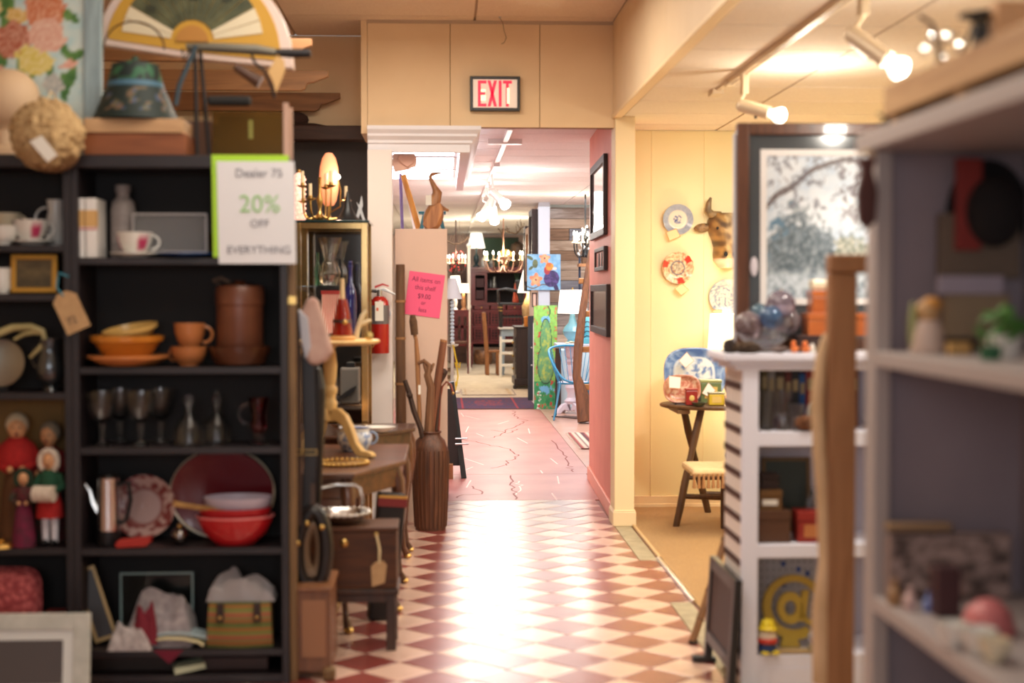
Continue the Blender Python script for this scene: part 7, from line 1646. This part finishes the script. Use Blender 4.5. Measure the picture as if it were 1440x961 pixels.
t = thing('floor_urn', 'big mottled bronze urn on the right end of red cabinet', 'urn', (XX(728, 30.1, 375), 30.1, zt)); hv = ZZ(340, 30.1) - zt
obj('body', G().lathe([(0, 0), (.07, 0), (.08, .02), (.13, hv * .5), (.16, hv * .75), (.13, hv * .9), (.06, hv * .96), (.07, hv), (0, hv)], 24), mt('mottled_bronze', C(122, 98, 78), .4, .3, c2=C(70, 58, 50), scale=10), t); obj('base_ring', G().lathe([(.075, 0), (.085, 0), (.085, .02), (.075, .02)], 20), DARK, t)
t = thing('lamp', 'amber domed glass lamp shade between the chalkboard and urn', 'lamp', (XX(711, 29.9, 370), 29.95, zt)); obj('shade', G().lathe([(.17, .22), (.14, .30), (.07, .36), (0, .37), (0, .365), (.13, .295), (.165, .22)], 20), mt('amber_lit', C(236, 170, 70), .3, emit=1.0, ec=(1, .62, .2)), t); obj('base', G().lathe([(0, 0), (.07, 0), (.02, .03), (.015, .24), (0, .36)], 14), BRASS, t)
for i, (px, z) in enumerate(((690, ZZ(406, 30.2)), (695, ZZ(406, 30.2)), (684, ZZ(406, 30.2)))): lath('figurine', ('dark little vase in the cabinet niche, middle of three', 'pewter little vase in the cabinet niche, tallest of three', 'round little jar in the cabinet niche by the paneled door')[i], 'vase', (XX(px, 30.2, 400), 30.2, z + .012), [(0, 0), (.05, 0), (.06, .06), (.03, .14 + .04 * (i == 1)), (.04, .18 + .06 * (i == 1)), (0, .18)], mt(('pewter_dark', 'pewter_pale', 'pewter_dark')[i], ((.1, .1, .1), (.3, .3, .28), (.1, .1, .1))[i], .3, .8), 14)
lath('plant_pot', 'dark pot with spiky leaves in the cabinet niche', 'plant', (XX(727, 30.1, 405), 30.2, ZZ(407, 30) + .02), [(0, 0), (.06, 0), (.08, .12), (0, .12)], DARK, 14)
obj('leaves', G().cyl((0, 0, .1), (-.08, 0, .5), .02, .002, 5).cyl((0, 0, .1), (.02, 0, .56), .02, .002, 5).cyl((0, 0, .1), (.09, 0, .46), .02, .002, 5), mt('spiky_green', C(60, 84, 56), .6), bpy.data.objects['plant_pot'])
# hanging chandeliers
def chandelier(label, px, py_top, py_bot, Y, arms, rad, mat, group=None, drops=None, lit=True, power=14, cord=True, z_top=None):
    z0 = ZZ(py_bot, Y, px); z1 = ZZ(py_top, Y, px); H = z1 - z0
    t = thing('chandelier', label, 'chandelier', (XX(px, Y, py_bot), Y, z0))
    obj('stem', G().lathe([(0, 0), (.02, .0), (.035, .03), (.02, .08), (.015, H * .5), (.03, H * .55), (.015, H * .62), (.01, H), (0, H)], 12), mat, t)
    for i in range(arms):
        a = 2 * PI * i / arms + .2; c, s = math.cos(a), math.sin(a); hz = H * .42
        P = [(r * c, r * s, z) for r, z in ((.02, H * .22), (rad * .3, H * .04), (rad * .65, 0), (rad * .9, H * .12), (rad, hz - .05), (rad, hz))]
        ar = obj('arm', G().tube(P, .009, 6), mat, t)
        obj('curl', G().tube([(r * c, r * s, z) for r, z in ((.02, H * .5), (rad * .25, H * .62), (rad * .4, H * .45), (rad * .2, H * .3))], .006, 5), mat, ar)
        obj('candle', G().cyl((rad * c, rad * s, hz), (rad * c, rad * s, hz + .09), .014).lathe([(0, hz - .01), (.035, hz), (.03, hz + .012), (0, hz + .01)], 10, Matrix.Translation((rad * c, rad * s, 0))), mt('candle_cream', C(240, 226, 190), .5), ar)
        obj('bulb', G().lathe([(0, 0), (.014, .01), (.017, .03), (.006, .06), (0, .07)], 10, Matrix.Translation((rad * c, rad * s, hz + .09))), mt('candle_bulb', (1, .95, .85), .3, emit=9, ec=(1, .9, .72)) if lit else GLASS, ar)
        if drops:
            g = G(); rg = random.Random(i)
            for q in range(7): e = rg.uniform(.2, 1); g.ball((rad * e * c + rg.uniform(-.03, .03), rad * e * s, H * rg.uniform(.05, .95)), (.012, .012, .018), 6, 4)
            obj('drops', g, drops, ar)
    obj('chain', G().tube([(0, 0, H), (0, 0, ZH - z0)], .012 if cord else .005, 6), mat, t)
    if lit: point('chandelier_light', (t.location.x, Y - .02, z0 + H * .42 + .2), power, (1, .86, .64), .12)
    return t
chandelier('bronze eight arm chandelier with lit candles in the far room', 708, 343, 383, 24.0, 8, .33, mt('rose_bronze', C(150, 110, 92), .35, .6), power=60)
chandelier('black crystal chandelier with lit candles before the plank wall', 823, 314, 362, 18.3, 6, .15, mt('black_iron', (.02, .02, .02), .4, .5), drops=mt('crystal_drop', (.95, .95, .95), .02, trans=.6), power=24)
chandelier('small chandelier with red beads at the left of far room', 641, 352, 384, 25.0, 6, .17, mt('dark_bronze', C(70, 50, 44), .4, .5), drops=mt('red_bead', C(200, 40, 40), .2), power=24)
def twigs(label, L, Y):
    t = thing('twig_garland', label, 'garland', tuple(at(L[0][0], L[0][1], Y))); rg = random.Random(len(L)); TWM = mt('twig', C(112, 90, 74), .8)
    P = [at(px, py, Y) - t.location for px, py in L]; obj('vine', G().tube(P, .014, 5), TWM, t); g = G()
    for i in range(len(P) - 1):
        for q in range(3):
            a = P[i].lerp(P[i + 1], (q + .5) / 3); g.tube([a, a + Vector((rg.uniform(-.1, .1), 0, rg.uniform(-.02, .14)))], .006, 4)
    obj('twigs', g, TWM, t); obj('hanging_wire', G().tube([P[len(P) // 2], Vector((P[len(P) // 2].x, 0, ZH - t.location.z))], .004, 4), TWM, t)
twigs('twig garland strung above the bronze chandelier', [(706, 335), (707, 322), (715, 327), (726, 329), (732, 322), (736, 319), (741, 329), (748, 327)], 23.6)
twigs('twig garland strung above the red beaded chandelier', [(629, 339), (637, 343), (646, 343), (654, 339), (658, 333)], 24.6)
# black rocker on pale table
RY = 26.2; kr = kpx(RY)
t = thing('side_table', 'blue grey table with turned legs carrying the black rocker', 'table', (XX(727, RY, 500), RY + .3, .004)); tz = ZZ(461, RY) - .004; BG = mt('blue_grey_paint', C(150, 164, 178), .5)
obj('tabletop', G().box(-.33, .33, -.35, .35, tz - .03, tz), mt('table_white', C(214, 206, 198), .4), t, bev=.006); obj('apron', G().box(-.29, .29, -.3, .3, tz - .16, tz - .03), BG, t)
for x, y in ((-.26, -.28), (.26, -.28), (-.26, .28), (.26, .28)): obj('leg', G().lathe([(0, 0), (.03, 0), (.025, .05), (.035, .1), (.03, .3), (.04, .42), (.028, .48), (.045, .52), (.045, tz - .16), (0, tz - .16)], 12, Matrix.Translation((x, y, 0))), BG, t)
BKC = mt('black_gloss', C(24, 20, 20), .3, coat=.4); ORC = mt('orange_cushion', C(206, 92, 50), .7, c2=C(160, 56, 34), scale=10)
t = thing('armchair', 'black painted armchair with gold bands and orange cushion, up on the table', 'chair', (XX(720, RY, 462), RY + .25, tz + .004)); q = lambda px, py: (XX(px, RY, py) - t.location.x, ZZ(py, RY) - tz - .004)
sz = q(715, 426)[1]
obj('seat', G().box(-.26, .32, -.24, .24, sz - .04, sz), BKC, t, bev=.01)
for x, y in ((-.2, -.2), (-.2, .2), (.22, -.2), (.24, .2)):
    l = obj('leg', G().tube([(x, y, 0), (x, y, sz - .04)], .028, 8), BKC, t)
    for z in (.30, .36): obj('gold_band', G().cyl((x, y, z), (x, y, z + .02), .032), BRASS, l)
obj('stretcher', G().tube([(-.2, -.2, .2), (.22, -.2, .2)], .016, 6).tube([(-.2, .2, .2), (.24, .2, .2)], .016, 6), BKC, t)
bx_, bz_ = q(733, 394)
obj('backrest', G().prism([(.14, sz), (.22, sz), (bx_ + .06, bz_), (bx_ - .10, bz_), (.08, sz + .2)], -.2, .2), BKC, t, bev=.015)
obj('cushion', G().prism([(.02, sz), (.13, sz), (.15, bz_ - .04), (.07, bz_ - .06)], -.16, .16), ORC, t, bev=.02)
for s in (-1, 1): obj('arm', G().tube([(-.24, s * .25, sz), (-.25, s * .25, sz + .23), (-.10, s * .25, sz + .26), (.10, s * .25, sz + .21), (.24, s * .25, sz + .18)], [.022, .022, .028, .03, .02], 8), BKC, t)
# oak chair, white ladderback
OAK = wood('oak_chair', C(160, 104, 56), C(128, 78, 40), .45, 2); CW = mt('chair_white', C(232, 226, 216), .45)
t = thing('chair', 'tall backed oak chair beside the red lattice cabinet', 'chair', (XX(692, 26.2, 500), 26.4, .004)); H = ZZ(440, 26.2)
for y in (-.2, .22): obj('back_post', G().prism([(-.12, 0), (-.05, 0), (-.06, .45), (-.12, H), (-.18, H), (-.13, .45)], y - .03, y + .03), OAK, t, bev=.01)
obj('seat', G().box(-.12, .14, -.23, .25, .42, .46), OAK, t, bev=.01); obj('back_rail', G().box(-.17, -.12, -.2, .22, H - .14, H - .02).box(-.14, -.1, -.2, .22, .66, .74), OAK, t)
for y in (-.2, .22): obj('leg', G().box(.08, .13, y - .025, y + .025, 0, .42), OAK, t)
t = thing('chair', 'small white ladder back chair in front of the blue grey table', 'chair', (XX(716, 25.6, 500), 25.6, .004)); H = ZZ(474, 25.6)
for x in (-.15, .15): obj('back_post', G().tube([(x, 0, 0), (x, 0, H)], .022, 8), CW, t); obj('leg', G().tube([(x, .34, 0), (x, .34, .42)], .02, 8), CW, t)
for f in (.3, .6, .9): obj('slat', G().box(-.15, .15, -.012, .012, H * f - .03, H * f + .02), CW, t, bev=.005)
obj('seat', G().box(-.17, .17, .02, .36, .40, .43), mt('rush_seat', C(190, 160, 110), .8), t, bev=.01)
# dark dresser end with lamp
t = thing('dresser', 'dark wooden dresser end beside the green gourd painting', 'dresser', (XX(726, 22.5, 500), 22.5, .004)); H = ZZ(460, 22.5)
DD = wood('dresser_dark', C(58, 38, 28), C(38, 26, 20), .4, 2)
obj('body', G().box(0, .24, 0, .9, .12, H - .03), DD, t, bev=.006); obj('top', G().box(-.02, .26, -.03, .93, H - .03, H), DD, t, bev=.008); obj('base_molding', G().box(-.03, .26, -.03, .9, .05, .16).box(-.05, .0, -.05, .03, 0, .06).box(.2, .26, -.05, .03, 0, .06), DD, t, bev=.01)
for z in (.3, .5, .72): dr = obj('drawer', G().box(-.012, .0, .06, .84, z - .08, z + .1), DD, t, bev=.004); obj('pull', G().ball((-.03, .45, z), .02, 8, 6), BRASS, dr)
H += .004
t = thing('lamp', 'lamp with white cone shade and ornate gilt base on dark dresser', 'lamp', (XX(743, 22.7, 450), 22.8, H)); s0 = ZZ(412, 22.7) - H; s1 = ZZ(377, 22.7) - H
obj('lampshade', G().lathe([(.17, s0), (.07, s1), (.067, s1), (.167, s0), (.17, s0)], 24), LSH, t); obj('base', G().lathe([(0, 0), (.08, 0), (.08, .03), (.04, .06), (.09, .18), (.1, .32), (.05, .42), (.02, .5), (.012, s1), (0, s1)], 16), mt('gilt_white', C(232, 206, 150), .35, c2=C(190, 150, 90), scale=16), t)
point('dresser_lamp_light', (t.location.x, 22.8, H + (s0 + s1) / 2), 30, (1, .86, .62), .08)
lath('jar', 'amber glass jar at the corner of the dark dresser', 'jar', (XX(741, 22.45, 455), 22.56, H), [(0, 0), (.04, 0), (.045, .02), (.045, .15), (.03, .165), (0, .165)], mt('amber_jar', C(214, 134, 50), .2), 16)
# leaning boards + paintings
t = thing('leaning_board', 'thin black panel leaning edge-on beside the gourd painting', 'panel', (XX(747.5, 20.0, 560), 20.0, 0.006), 0, rot=(R(-1), 0, 0)); obj('panel', G().box(-.05, .03, 0, .04, 0, ZZ(445, 20.0)), mt('black_board', C(30, 32, 38), .5), t); obj('bolt', G().ball((0, -.004, .75), .014, 8, 5).ball((0, -.004, .5), .014, 8, 5), STEEL, t)
t = thing('canvas', 'blank canvas edge leaning between black panel and gourd painting', 'canvas', (XX(751, 19.5, 560), 19.5, .006)); obj('canvas_edge', G().box(-.012, .012, 0, .03, 0, ZZ(455, 19.5)), mt('canvas_white', C(226, 214, 210), .7), t); obj('stretcher_bar', G().box(-.012, .012, .03, .045, .02, 1.0), TANW, t)
GX0, GX1 = XX(750.5, 18.7, 500), XX(783, 18.7, 500)
def gourd(u, v):
    x = u * 33; y = v * 148; n = fbm(u * 6, v * 18, 2)
    d1 = math.hypot((x - 16.5) / 12.0, (y - 64) / 29); d2 = math.hypot((x - 17) / 8.5, (y - 97) / 33); d = min(d1, d2)
    if d < 1: return mix(mix(rgb(92, 150, 104), rgb(176, 186, 84), .25 + n + (x - 16) * .02), rgb(66, 120, 84), max(0, d - .72) * 2) if d < .93 else rgb(40, 66, 50)
    if math.hypot(x - 17, (y - 126) / 1.2) < 6 + 3 * n: return rgb(110, 170, 220)
    if math.hypot((x - 17) / 1.4, (y - 117)) < 4.5 + 4 * n: return rgb(196, 54, 56)
    if abs(x - (17 + 6 * math.sin((y - 128) * .14))) < .9 and y > 126: return rgb(52, 66, 48)
    if y < 40:
        if math.hypot((x - 16) / 1.6, y - 28) < 5 + 5 * n: return rgb(110, 176, 216)
        if abs(x - 7 + n * 5) < .8 and y < 26: return rgb(222, 230, 220)
        if n > .42: return rgb(190, 54, 56)
        return mix(rgb(40, 128, 78), rgb(82, 166, 100), n + .5)
    if n > .44: return rgb(186, 84, 66)
    return mix(rgb(140, 190, 90), rgb(112, 166, 78), n + .5)
t = thing('gourd_painting', 'tall narrow painting of a green gourd standing on the floor', 'painting', ((GX0 + GX1) / 2, 18.6, .004), 0, rot=(R(-3), 0, 0)); wg = GX1 - GX0; hg = ZZ(430, 18.7)
obj('canvas', G().box(-wg / 2, wg / 2, .002, .03, 0, hg), mt('canvas_edge_green', C(120, 160, 90), .7), t); pic('painted_face', wg, hg, gourd, t, (0, 0, 0), 34, 148, paint('acrylic', .4))
def bird(u, v):
    x = u * 192; y = (1 - v) * 196; n = fbm(u * 7, v * 7, 3)
    def el(cx, cy, a, b, th=0):
        dx, dy = x - cx, y - cy; p, q_ = dx * math.cos(th) + dy * math.sin(th), -dx * math.sin(th) + dy * math.cos(th); return (p / a) ** 2 + (q_ / b) ** 2 < 1
    if el(158, 78, 14, 7): return rgb(226, 206, 196)
    if el(128, 68, 24, 22) : return mix(rgb(222, 150, 50), rgb(206, 90, 44), n + .5)
    if el(114, 88, 18, 24): return mix(rgb(186, 60, 46), rgb(150, 40, 60), n + .5)
    if el(140, 134, 44, 46, .5): return mix(rgb(84, 62, 130), rgb(46, 34, 88), n * 1.4 + .5)
    if el(166, 182, 12, 34, -.4): return rgb(46, 36, 84)
    for cx, cy, r in ((50, 140, 40), (100, 22, 34)):
        d = math.hypot(x - cx, y - cy); a = math.atan2(y - cy, x - cx)
        if d < 6: return rgb(130, 56, 70)
        if d < r * (.62 + .38 * math.cos(2.5 * a + .6) ** 2): return mix(rgb(236, 180, 130), rgb(214, 130, 96), d / r + n * .6)
    if el(46, 52, 16, 24) or el(16, 20, 20, 9, .5) or el(22, 76, 16, 8, -.6): return mix(rgb(106, 116, 76), rgb(70, 84, 60), n + .5)
    if abs(y - 176 - 10 * math.sin(x * .05)) < 3 and x < 130: return rgb(104, 84, 66)
    return mix(rgb(104, 160, 206), rgb(134, 182, 216), n + .5)
BX0, BX1 = XX(741.5, 19.9, 380), XX(788.5, 19.9, 380); bz0, bz1 = ZZ(408, 19.9), ZZ(357.5, 19.9)
t = thing('bird_painting', 'square painting of a purple finch among orange flowers on blue', 'painting', ((BX0 + BX1) / 2, 19.93, bz0), R(0)); obj('canvas', G().box(-(BX1 - BX0) / 2, (BX1 - BX0) / 2, .002, .035, 0, bz1 - bz0), mt('canvas_edge_blue', C(120, 160, 196), .7), t); pic('painted_face', BX1 - BX0, bz1 - bz0, bird, t, (0, 0, 0), 96, 98, paint('acrylic'))
xw = XFAR + .008
for i, (Y0, Y1, z0, z1) in enumerate(((20.2, 20.95, 1.62, 2.72), (21.02, 21.75, 1.7, 2.5), (21.8, 22.28, 1.55, 2.55))):
    t = thing('picture_frame', ('dark carved frame nearest the pale blue post, seen edge-on', 'wide wooden frame seen edge-on behind the dark carved one', 'thin dark frame farthest along the far room wall')[i], 'picture', (xw, (Y0 + Y1) / 2, z0), R(-90)); m_ = (DKF, TANW, DKF)[i]
    W_ = Y1 - Y0; obj('moulding', G().frame(W_, z1 - z0, .09, -.09, 0), m_, t); obj('print', G().box(-W_ / 2 + .08, W_ / 2 - .08, -.03, 0, .08, z1 - z0 - .08), mt('sepia_print', C(150, 110, 84), .4), t)
t = thing('picture_frame', 'small dark vertical strip frame below the bird painting', 'picture', (XX(751.5, 19.95, 420), 19.94, ZZ(432, 19.95))); obj('moulding', G().frame(.07, .20, .015, -.02, 0), DKF, t); obj('print', G().box(-.022, .022, -.01, -.002, .014, .186), PKH, t)
# blue lamp on white pedestal table
LY = 17.97; t = thing('side_table', 'white pedestal table with turned column holding the blue lamp', 'table', (XX(803, LY, 520), LY, 0)); tz = ZZ(483, LY); WT = mt('lavender_white', C(214, 204, 214), .45)
obj('tabletop', G().box(-.20, .55, -.25, .25, tz - .03, tz), mt('table_blue_white', C(206, 212, 226), .35), t, bev=.006)
obj('column', G().lathe([(0, .12), (.07, .12), (.09, .16), (.05, .2), (.045, .26), (.075, .33), (.05, .40), (.06, .44), (.04, .48), (.065, .56), (.045, .62), (.08, .66), (.05, .70), (.085, .74), (.085, tz - .03), (0, tz - .03)], 20), WT, t)
for a in range(4): obj('foot', G().prism([(.03, .03), (.08, .14), (.14, .12), (.22, .04), (.24, 0), (.18, 0), (.12, .05)], -.03, .03, RotM(0, 0, a * PI / 2 + .5)), WT, t, bev=.008)
t = thing('lamp', 'turquoise bubble glass lamp with wide white drum shade', 'lamp', (XX(805, LY, 480), LY, tz)); s0 = ZZ(441, LY) - tz; s1 = ZZ(408, LY) - tz
obj('glass_base', G().lathe([(0, 0), (.07, 0), (.075, .02), (.06, .04), (.11, .10), (.125, .15), (.10, .21), (.05, .26), (.035, .33), (.03, .38), (0, .38)], 28), mt('aqua_glass', C(130, 196, 214), .08, trans=.45, coat=.5), t)
obj('lampshade', G().lathe([(.19, s0), (.16, s1), (.157, s1), (.187, s0), (.19, s0)], 28), mt('white_shade', C(250, 246, 236), .6, emit=.85, ec=(1, .97, .9)), t); obj('finial', G().cyl((0, 0, .37), (0, 0, s1 + .03), .01), BRASS, t); obj('foot', G().lathe([(0, 0), (.085, 0), (.085, .015), (0, .015)], 20), BRASS, t)
TEAL = mt('teal_jar', C(92, 176, 196), .25); p = (XX(829, LY, 478), LY, tz)
t = thing('jar', 'tall teal jar with dark wave lines beside the blue lamp', 'jar', p); obj('body', G().lathe([(0, 0), (.065, 0), (.07, .02), (.07, .31), (.06, .33), (0, .33)], 24), TEAL, t)
for z in (.08, .14, .2, .26): obj('wave_line', G().tube([(.071 * math.cos(a), .071 * math.sin(a), z + .015 * math.cos(3 * a)) for a in [2 * PI * i / 30 for i in range(30)]], .006, 5, True), mt('dark_line', C(30, 50, 60), .5), t)
px_box('tray', 820, 842, 476, 480, 17.72, .12, TEAL, 'low turquoise dish in front of the teal jar', 'dish', tz)
obj('flower', G().ball((0, 0, .02), (.03, .02, .015), 8, 5).ball((.05, 0, .015), (.03, .02, .012), 8, 5).ball((-.05, 0, .012), (.035, .02, .01), 8, 5), mt('cream_petal', C(226, 216, 186), .6, c2=C(60, 80, 50), scale=20), None, (XX(803, 17.75, 481), 17.74, tz), label='small artificial flower lying at foot of turquoise lamp', cat='flower')
px_box('cabinet', 788, 840, 492, 578, 18.55, .4, mt('pale_blue_cabinet', C(190, 214, 226), .5), 'pale blue cabinet behind the white pedestal table', 'cabinet', 0, .01)
px_box('panel', 781, 789, 490, 572, 18.45, .04, DD, 'dark upright panel beside the pale blue cabinet', 'panel', 0)
# wire chair
t = thing('wire_chair', 'turquoise wire hoop chair beside the gourd painting', 'chair', (XX(803, 17.4, 540), 17.18, 0)); TW = mt('turquoise_wire', C(40, 130, 170), .35)
q = lambda px, py, dy=0: Vector((XX(px, 17.4, py) - t.location.x, dy, ZZ(py, 17.4)))
hoop = [q(771, 498, .1), q(775, 490, .25), q(795, 487, .38), q(820, 489, .38), q(835, 496, .25), q(839, 510, .05), q(832, 532, -.18), q(812, 536, -.24), q(790, 532, -.2), q(778, 516, -.06)]
HP = []
for i in range(10):
    for s_ in range(3):
        A, B, C_, D_ = (hoop[(i + j) % 10] for j in (-1, 0, 1, 2)); u = s_ / 3; HP.append(.5 * ((2 * B) + (C_ - A) * u + (2 * A - 5 * B + 4 * C_ - D_) * u * u + (3 * B - A - 3 * C_ + D_) * u ** 3))
obj('rim', G().tube(HP, .014, 7, True), TW, t)
sc = q(806, 538, .05)
srim = [sc + Vector((.20 * math.cos(a), .16 * math.sin(a), 0)) for a in [2 * PI * i / 24 for i in range(24)]]
obj('seat_ring', G().tube(srim, .012, 6, True), TW, t)
for i in range(24): 
    e = HP[int(i * 30 / 24)]; j = min(range(24), key=lambda m_: (srim[m_] - e).length if True else 0)
    obj('cord', G().tube([e, (e + srim[j]) / 2 + Vector((0, 0, -.01)), srim[j]], .005, 5), TW, t)
for px, py, dy in ((775, 579, -.2), (826, 580, -.2), (782, 572, .3), (830, 572, .3)): obj('leg', G().tube([Vector((q(px, py).x, dy, 0.004)), sc + Vector((.18 if px > 800 else -.18, .12 if dy > 0 else -.12, 0))], .012, 6), TW, t)
obj('seat_pad', G().lathe([(0, 0), (.19, 0), (.195, .012), (0, .02)], 24, Matrix.Translation(sc), 1, .8), mt('pink_pad', C(214, 196, 200), .7), t)
# rustic ladder
LD = wood('rustic_ladder', C(128, 80, 46), C(88, 54, 32), .6, 2); t = thing('rustic_ladder', 'rough hewn wooden ladder leaning at the end of the pink wall', 'ladder', (XX(820, 16.6, 590), 16.7, 0)); q = lambda px, py, dy: Vector((XX(px, 16.6, py) - t.location.x, dy, max(0.004, ZZ(py, 16.6))))
obj('rail', G().tube([q(824, 594, -.1), q(820, 560, -.05), q(812, 530, 0), q(815, 490, .05), q(822, 440, .15), q(830, 390, .25), q(836, 350, .3)], [.10, .085, .05, .055, .045, .04, .03], 8), LD, t)
obj('rail', G().tube([q(888, 594, -.1), q(884, 530, 0), q(882, 440, .15), q(882, 350, .3)], [.06, .06, .05, .04], 8), LD, t)
for py in (442, 493, 546, 395): obj('rung', G().box(q(818, py, 0).x, q(884, py, 0).x, -.03 + (546 - py) * .0018, .03 + (546 - py) * .0018, ZZ(py, 16.6) - .035, ZZ(py, 16.6) + .035), wood('rung_wood', C(176, 122, 66), C(140, 90, 46), .5, 0), t, bev=.01)
# metal rack with basket on plank wall
t = thing('wall_rack', 'slim dark metal rack with wooden shelf before the plank wall', 'rack', (XX(827, 19.6, 400), 19.6, 0)); q = lambda px: XX(px, 19.6, 400) - t.location.x
for px in (815, 850): obj('upright', G().box(q(px) - .015, q(px) + .015, -.015, .015, 0, 2.05), mt('blue_black_metal', C(44, 52, 70), .4, .5), t)
for py in (373, 470): obj('shelf', G().box(q(813), q(852), -.15, .15, ZZ(py, 19.6) - .02, ZZ(py, 19.6) + .02), TANW, t)
px_box('basket', 819, 840, 361, 371, 19.52, .16, mt('brown_basket', C(110, 80, 56), .8, c2=C(80, 56, 40), scale=40), 'brown woven basket on the slim metal rack', 'basket', ZZ(373, 19.6) + .021)
# left cluster by the shelf edge
t = thing('side_table', 'small dark wooden side table at left end of far room', 'table', (XX(647, 28.0, 500), 28.0, .004)); H = ZZ(480, 28.0)
obj('tabletop', G().box(-.2, .2, -.25, .25, H - .05, H), mt('brown_table', C(96, 60, 44), .4), t, bev=.008)
for x, y in ((-.16, -.2), (.16, -.2), (-.16, .2), (.16, .2)): obj('leg', G().tube([(x, y, 0), (x * 1.05, y, H * .5), (x, y, H - .05)], [.025, .02, .035], 8), mt('brown_table'), t)
t = thing('lattice_chair', 'dark red lattice backed chair behind the small side table', 'chair', (XX(650, 29.0, 500), 29.0, .004)); z0, z1 = .5, ZZ(434, 29)
g = G().frame(.36, z1 - z0, .05, 0, .05, z0).box(-.03, .03, 0, .04, z0, z1).box(-.18, .18, .0, .04, z0 + .3, z0 + .35).box(-.18, .18, 0, .04, z0 + .65, z0 + .7).box(-.12, -.09, 0, .04, z0, z1).box(.09, .12, 0, .04, z0, z1); obj('backrest', g, RED, t)
obj('seat', G().box(-.2, .2, -.4, .05, .44, .5), RED, t)
for x, y in ((-.17, -.36), (.17, -.36), (-.17, .02), (.17, .02)): obj('leg', G().box(x - .025, x + .025, y - .025, y + .025, 0, .44), RED, t)
LSH2 = mt('glow_shade_soft', C(255, 246, 226), .6, emit=1.3, ec=(1, .93, .78)); tb = H + .004
t = thing('console_table', 'narrow dark red console table under the pair of lit lamps', 'table', (XX(647, 26.8, 450), 26.8, .004)); H = ZZ(436, 26.7) - .006
obj('tabletop', G().box(-.16, .17, -.16, .16, H - .03, H), mt('patchwork_red', C(120, 40, 40), .5, c2=C(84, 24, 28), scale=6), t); obj('apron', G().box(-.14, .15, -.14, .14, H - .12, H - .03), mt('patchwork_red'), t)
for x, y in ((-.14, -.14), (.15, -.14), (-.14, .14), (.15, .14)): obj('leg', G().box(x - .014, x + .014, y - .014, y + .014, 0, H - .03), mt('patchwork_red'), t)
zc = ZZ(436, 26.7)
for i, (px, y0, y1, r, lb) in enumerate(((640, 388, 401, .11, 'lit lamp with pale shade, farther of the pair at far left'), (652, 399, 412, .11, 'lit lamp with pale shade, nearer of the pair at far left'))):
    Y = (26.9, 26.75)[i]; t = thing('lamp', lb, 'lamp', (XX(px, Y, 430), Y, zc), 0); a0, a1 = ZZ(y1, Y) - zc, ZZ(y0, Y) - zc
    obj('lampshade', G().lathe([(r, a0), (r * .8, a1), (r * .78, a1), (r * .98, a0), (r, a0)], 20), LSH2, t); obj('base', G().lathe([(0, 0), (.06, 0), (.03, .04), (.05, .14), (.02, a0), (.01, a1), (0, a1)], 14), (WCER, TANW)[i], t)
    point('pair_lamp_light', (t.location.x, Y, zc + (a0 + a1) / 2), 16, (1, .84, .6), .06)
t = thing('floor_lamp', 'pearly column lamp with grey pleated shade by the beige shelf', 'lamp', (XX(636, 21.5, 480), 21.5, .004)); a0, a1 = ZZ(421, 21.5), ZZ(392, 21.5)
obj('base', G().lathe([(0, 0), (.11, 0), (.11, .03), (.03, .06), (.02, .7), (.08, .72), (.1, .745), (0, .75)], 18), mt('pearl_base', C(206, 196, 186), .3), t); g = G()
for i in range(12): g.ball((0, 0, .78 + i * .055), (.034, .034, .028), 10, 6)
obj('beaded_column', g, mt('pearl', C(200, 214, 226), .12), t); obj('pleated_shade', G().lathe([(.15, a0), (.06, a1), (.057, a1), (.147, a0), (.15, a0)], 28), mt('grey_pleat', C(226, 224, 228), .7), t)
t = thing('extension_cord', 'yellow extension cord hanging in a knot by the beige shelf', 'cord', tuple(at(637, 483, 21.3)))
obj('cable', G().tube([at(px, py, 21.3) - t.location for px, py in ((637, 484), (639, 494), (641, 504), (643, 512), (647, 510), (646, 518), (643, 514), (640, 510), (643, 520), (644, 530), (642, 540), (640, 550), (634, 555.5))], .012, 6), mt('yellow_cord', C(222, 184, 40), .5), t); obj('plug', G().cyl(at(642, 537, 21.3) - t.location, at(641, 543, 21.3) - t.location, .02), mt('yellow_cord'), t); obj('white_clip', G().ball((0, 0, 0), .028, 10, 6), WCER, t)
for i in range(5):
    t = thing('tray', ('wooden tray on top of the stack by the shelf edge', 'tray second from the top of the stack by shelf edge', 'tray in the middle of the stack by shelf edge', 'tray second from the floor in the stack by shelf edge', 'lowest tray of the stack standing by shelf edge')[i], 'tray', (XX(633 + (i % 2), 23.4, 530), 23.4, .006 + (4 - i) * .058), 0, 'stacked trays')
    m_ = (wood('tray_dark', C(140, 104, 70), C(96, 70, 46), .5, 0), wood('tray_pale', C(206, 190, 164), C(180, 160, 130), .5, 0))[i % 2]
    obj('base', G().box(-.07, .06, -.15, .15, 0, .014), m_, t); obj('rim', G().box(-.07, -.06, -.15, .15, .014, .05).box(.05, .06, -.15, .15, .014, .05).box(-.06, .05, -.15, -.14, .014, .05).box(-.06, .05, .14, .15, .014, .05), m_, t)
t = thing('white_post', 'slim pale painted post left of the red lattice cabinet', 'post', (XX(659.5, 27.5, 450), 27.5, .004)); obj('shaft', G().lathe([(0, 0), (.05, 0), (.05, .06), (.032, .1), (.03, 1.2), (.045, 1.25), (.03, 1.3), (.03, ZZ(348, 27.5)), (0, ZZ(348, 27.5))], 14), mt('post_cream', C(232, 220, 204), .5), t); obj('finial', G().ball((0, 0, ZZ(346, 27.5)), .05, 12, 8), mt('post_cream'), t)
px_box('headboard', 632, 656, 370, 436, 30.6, .06, wood('headboard_brown', C(96, 64, 48), C(70, 44, 34), .5, 0), 'dark wooden headboard standing at the far wall', 'headboard', .006)
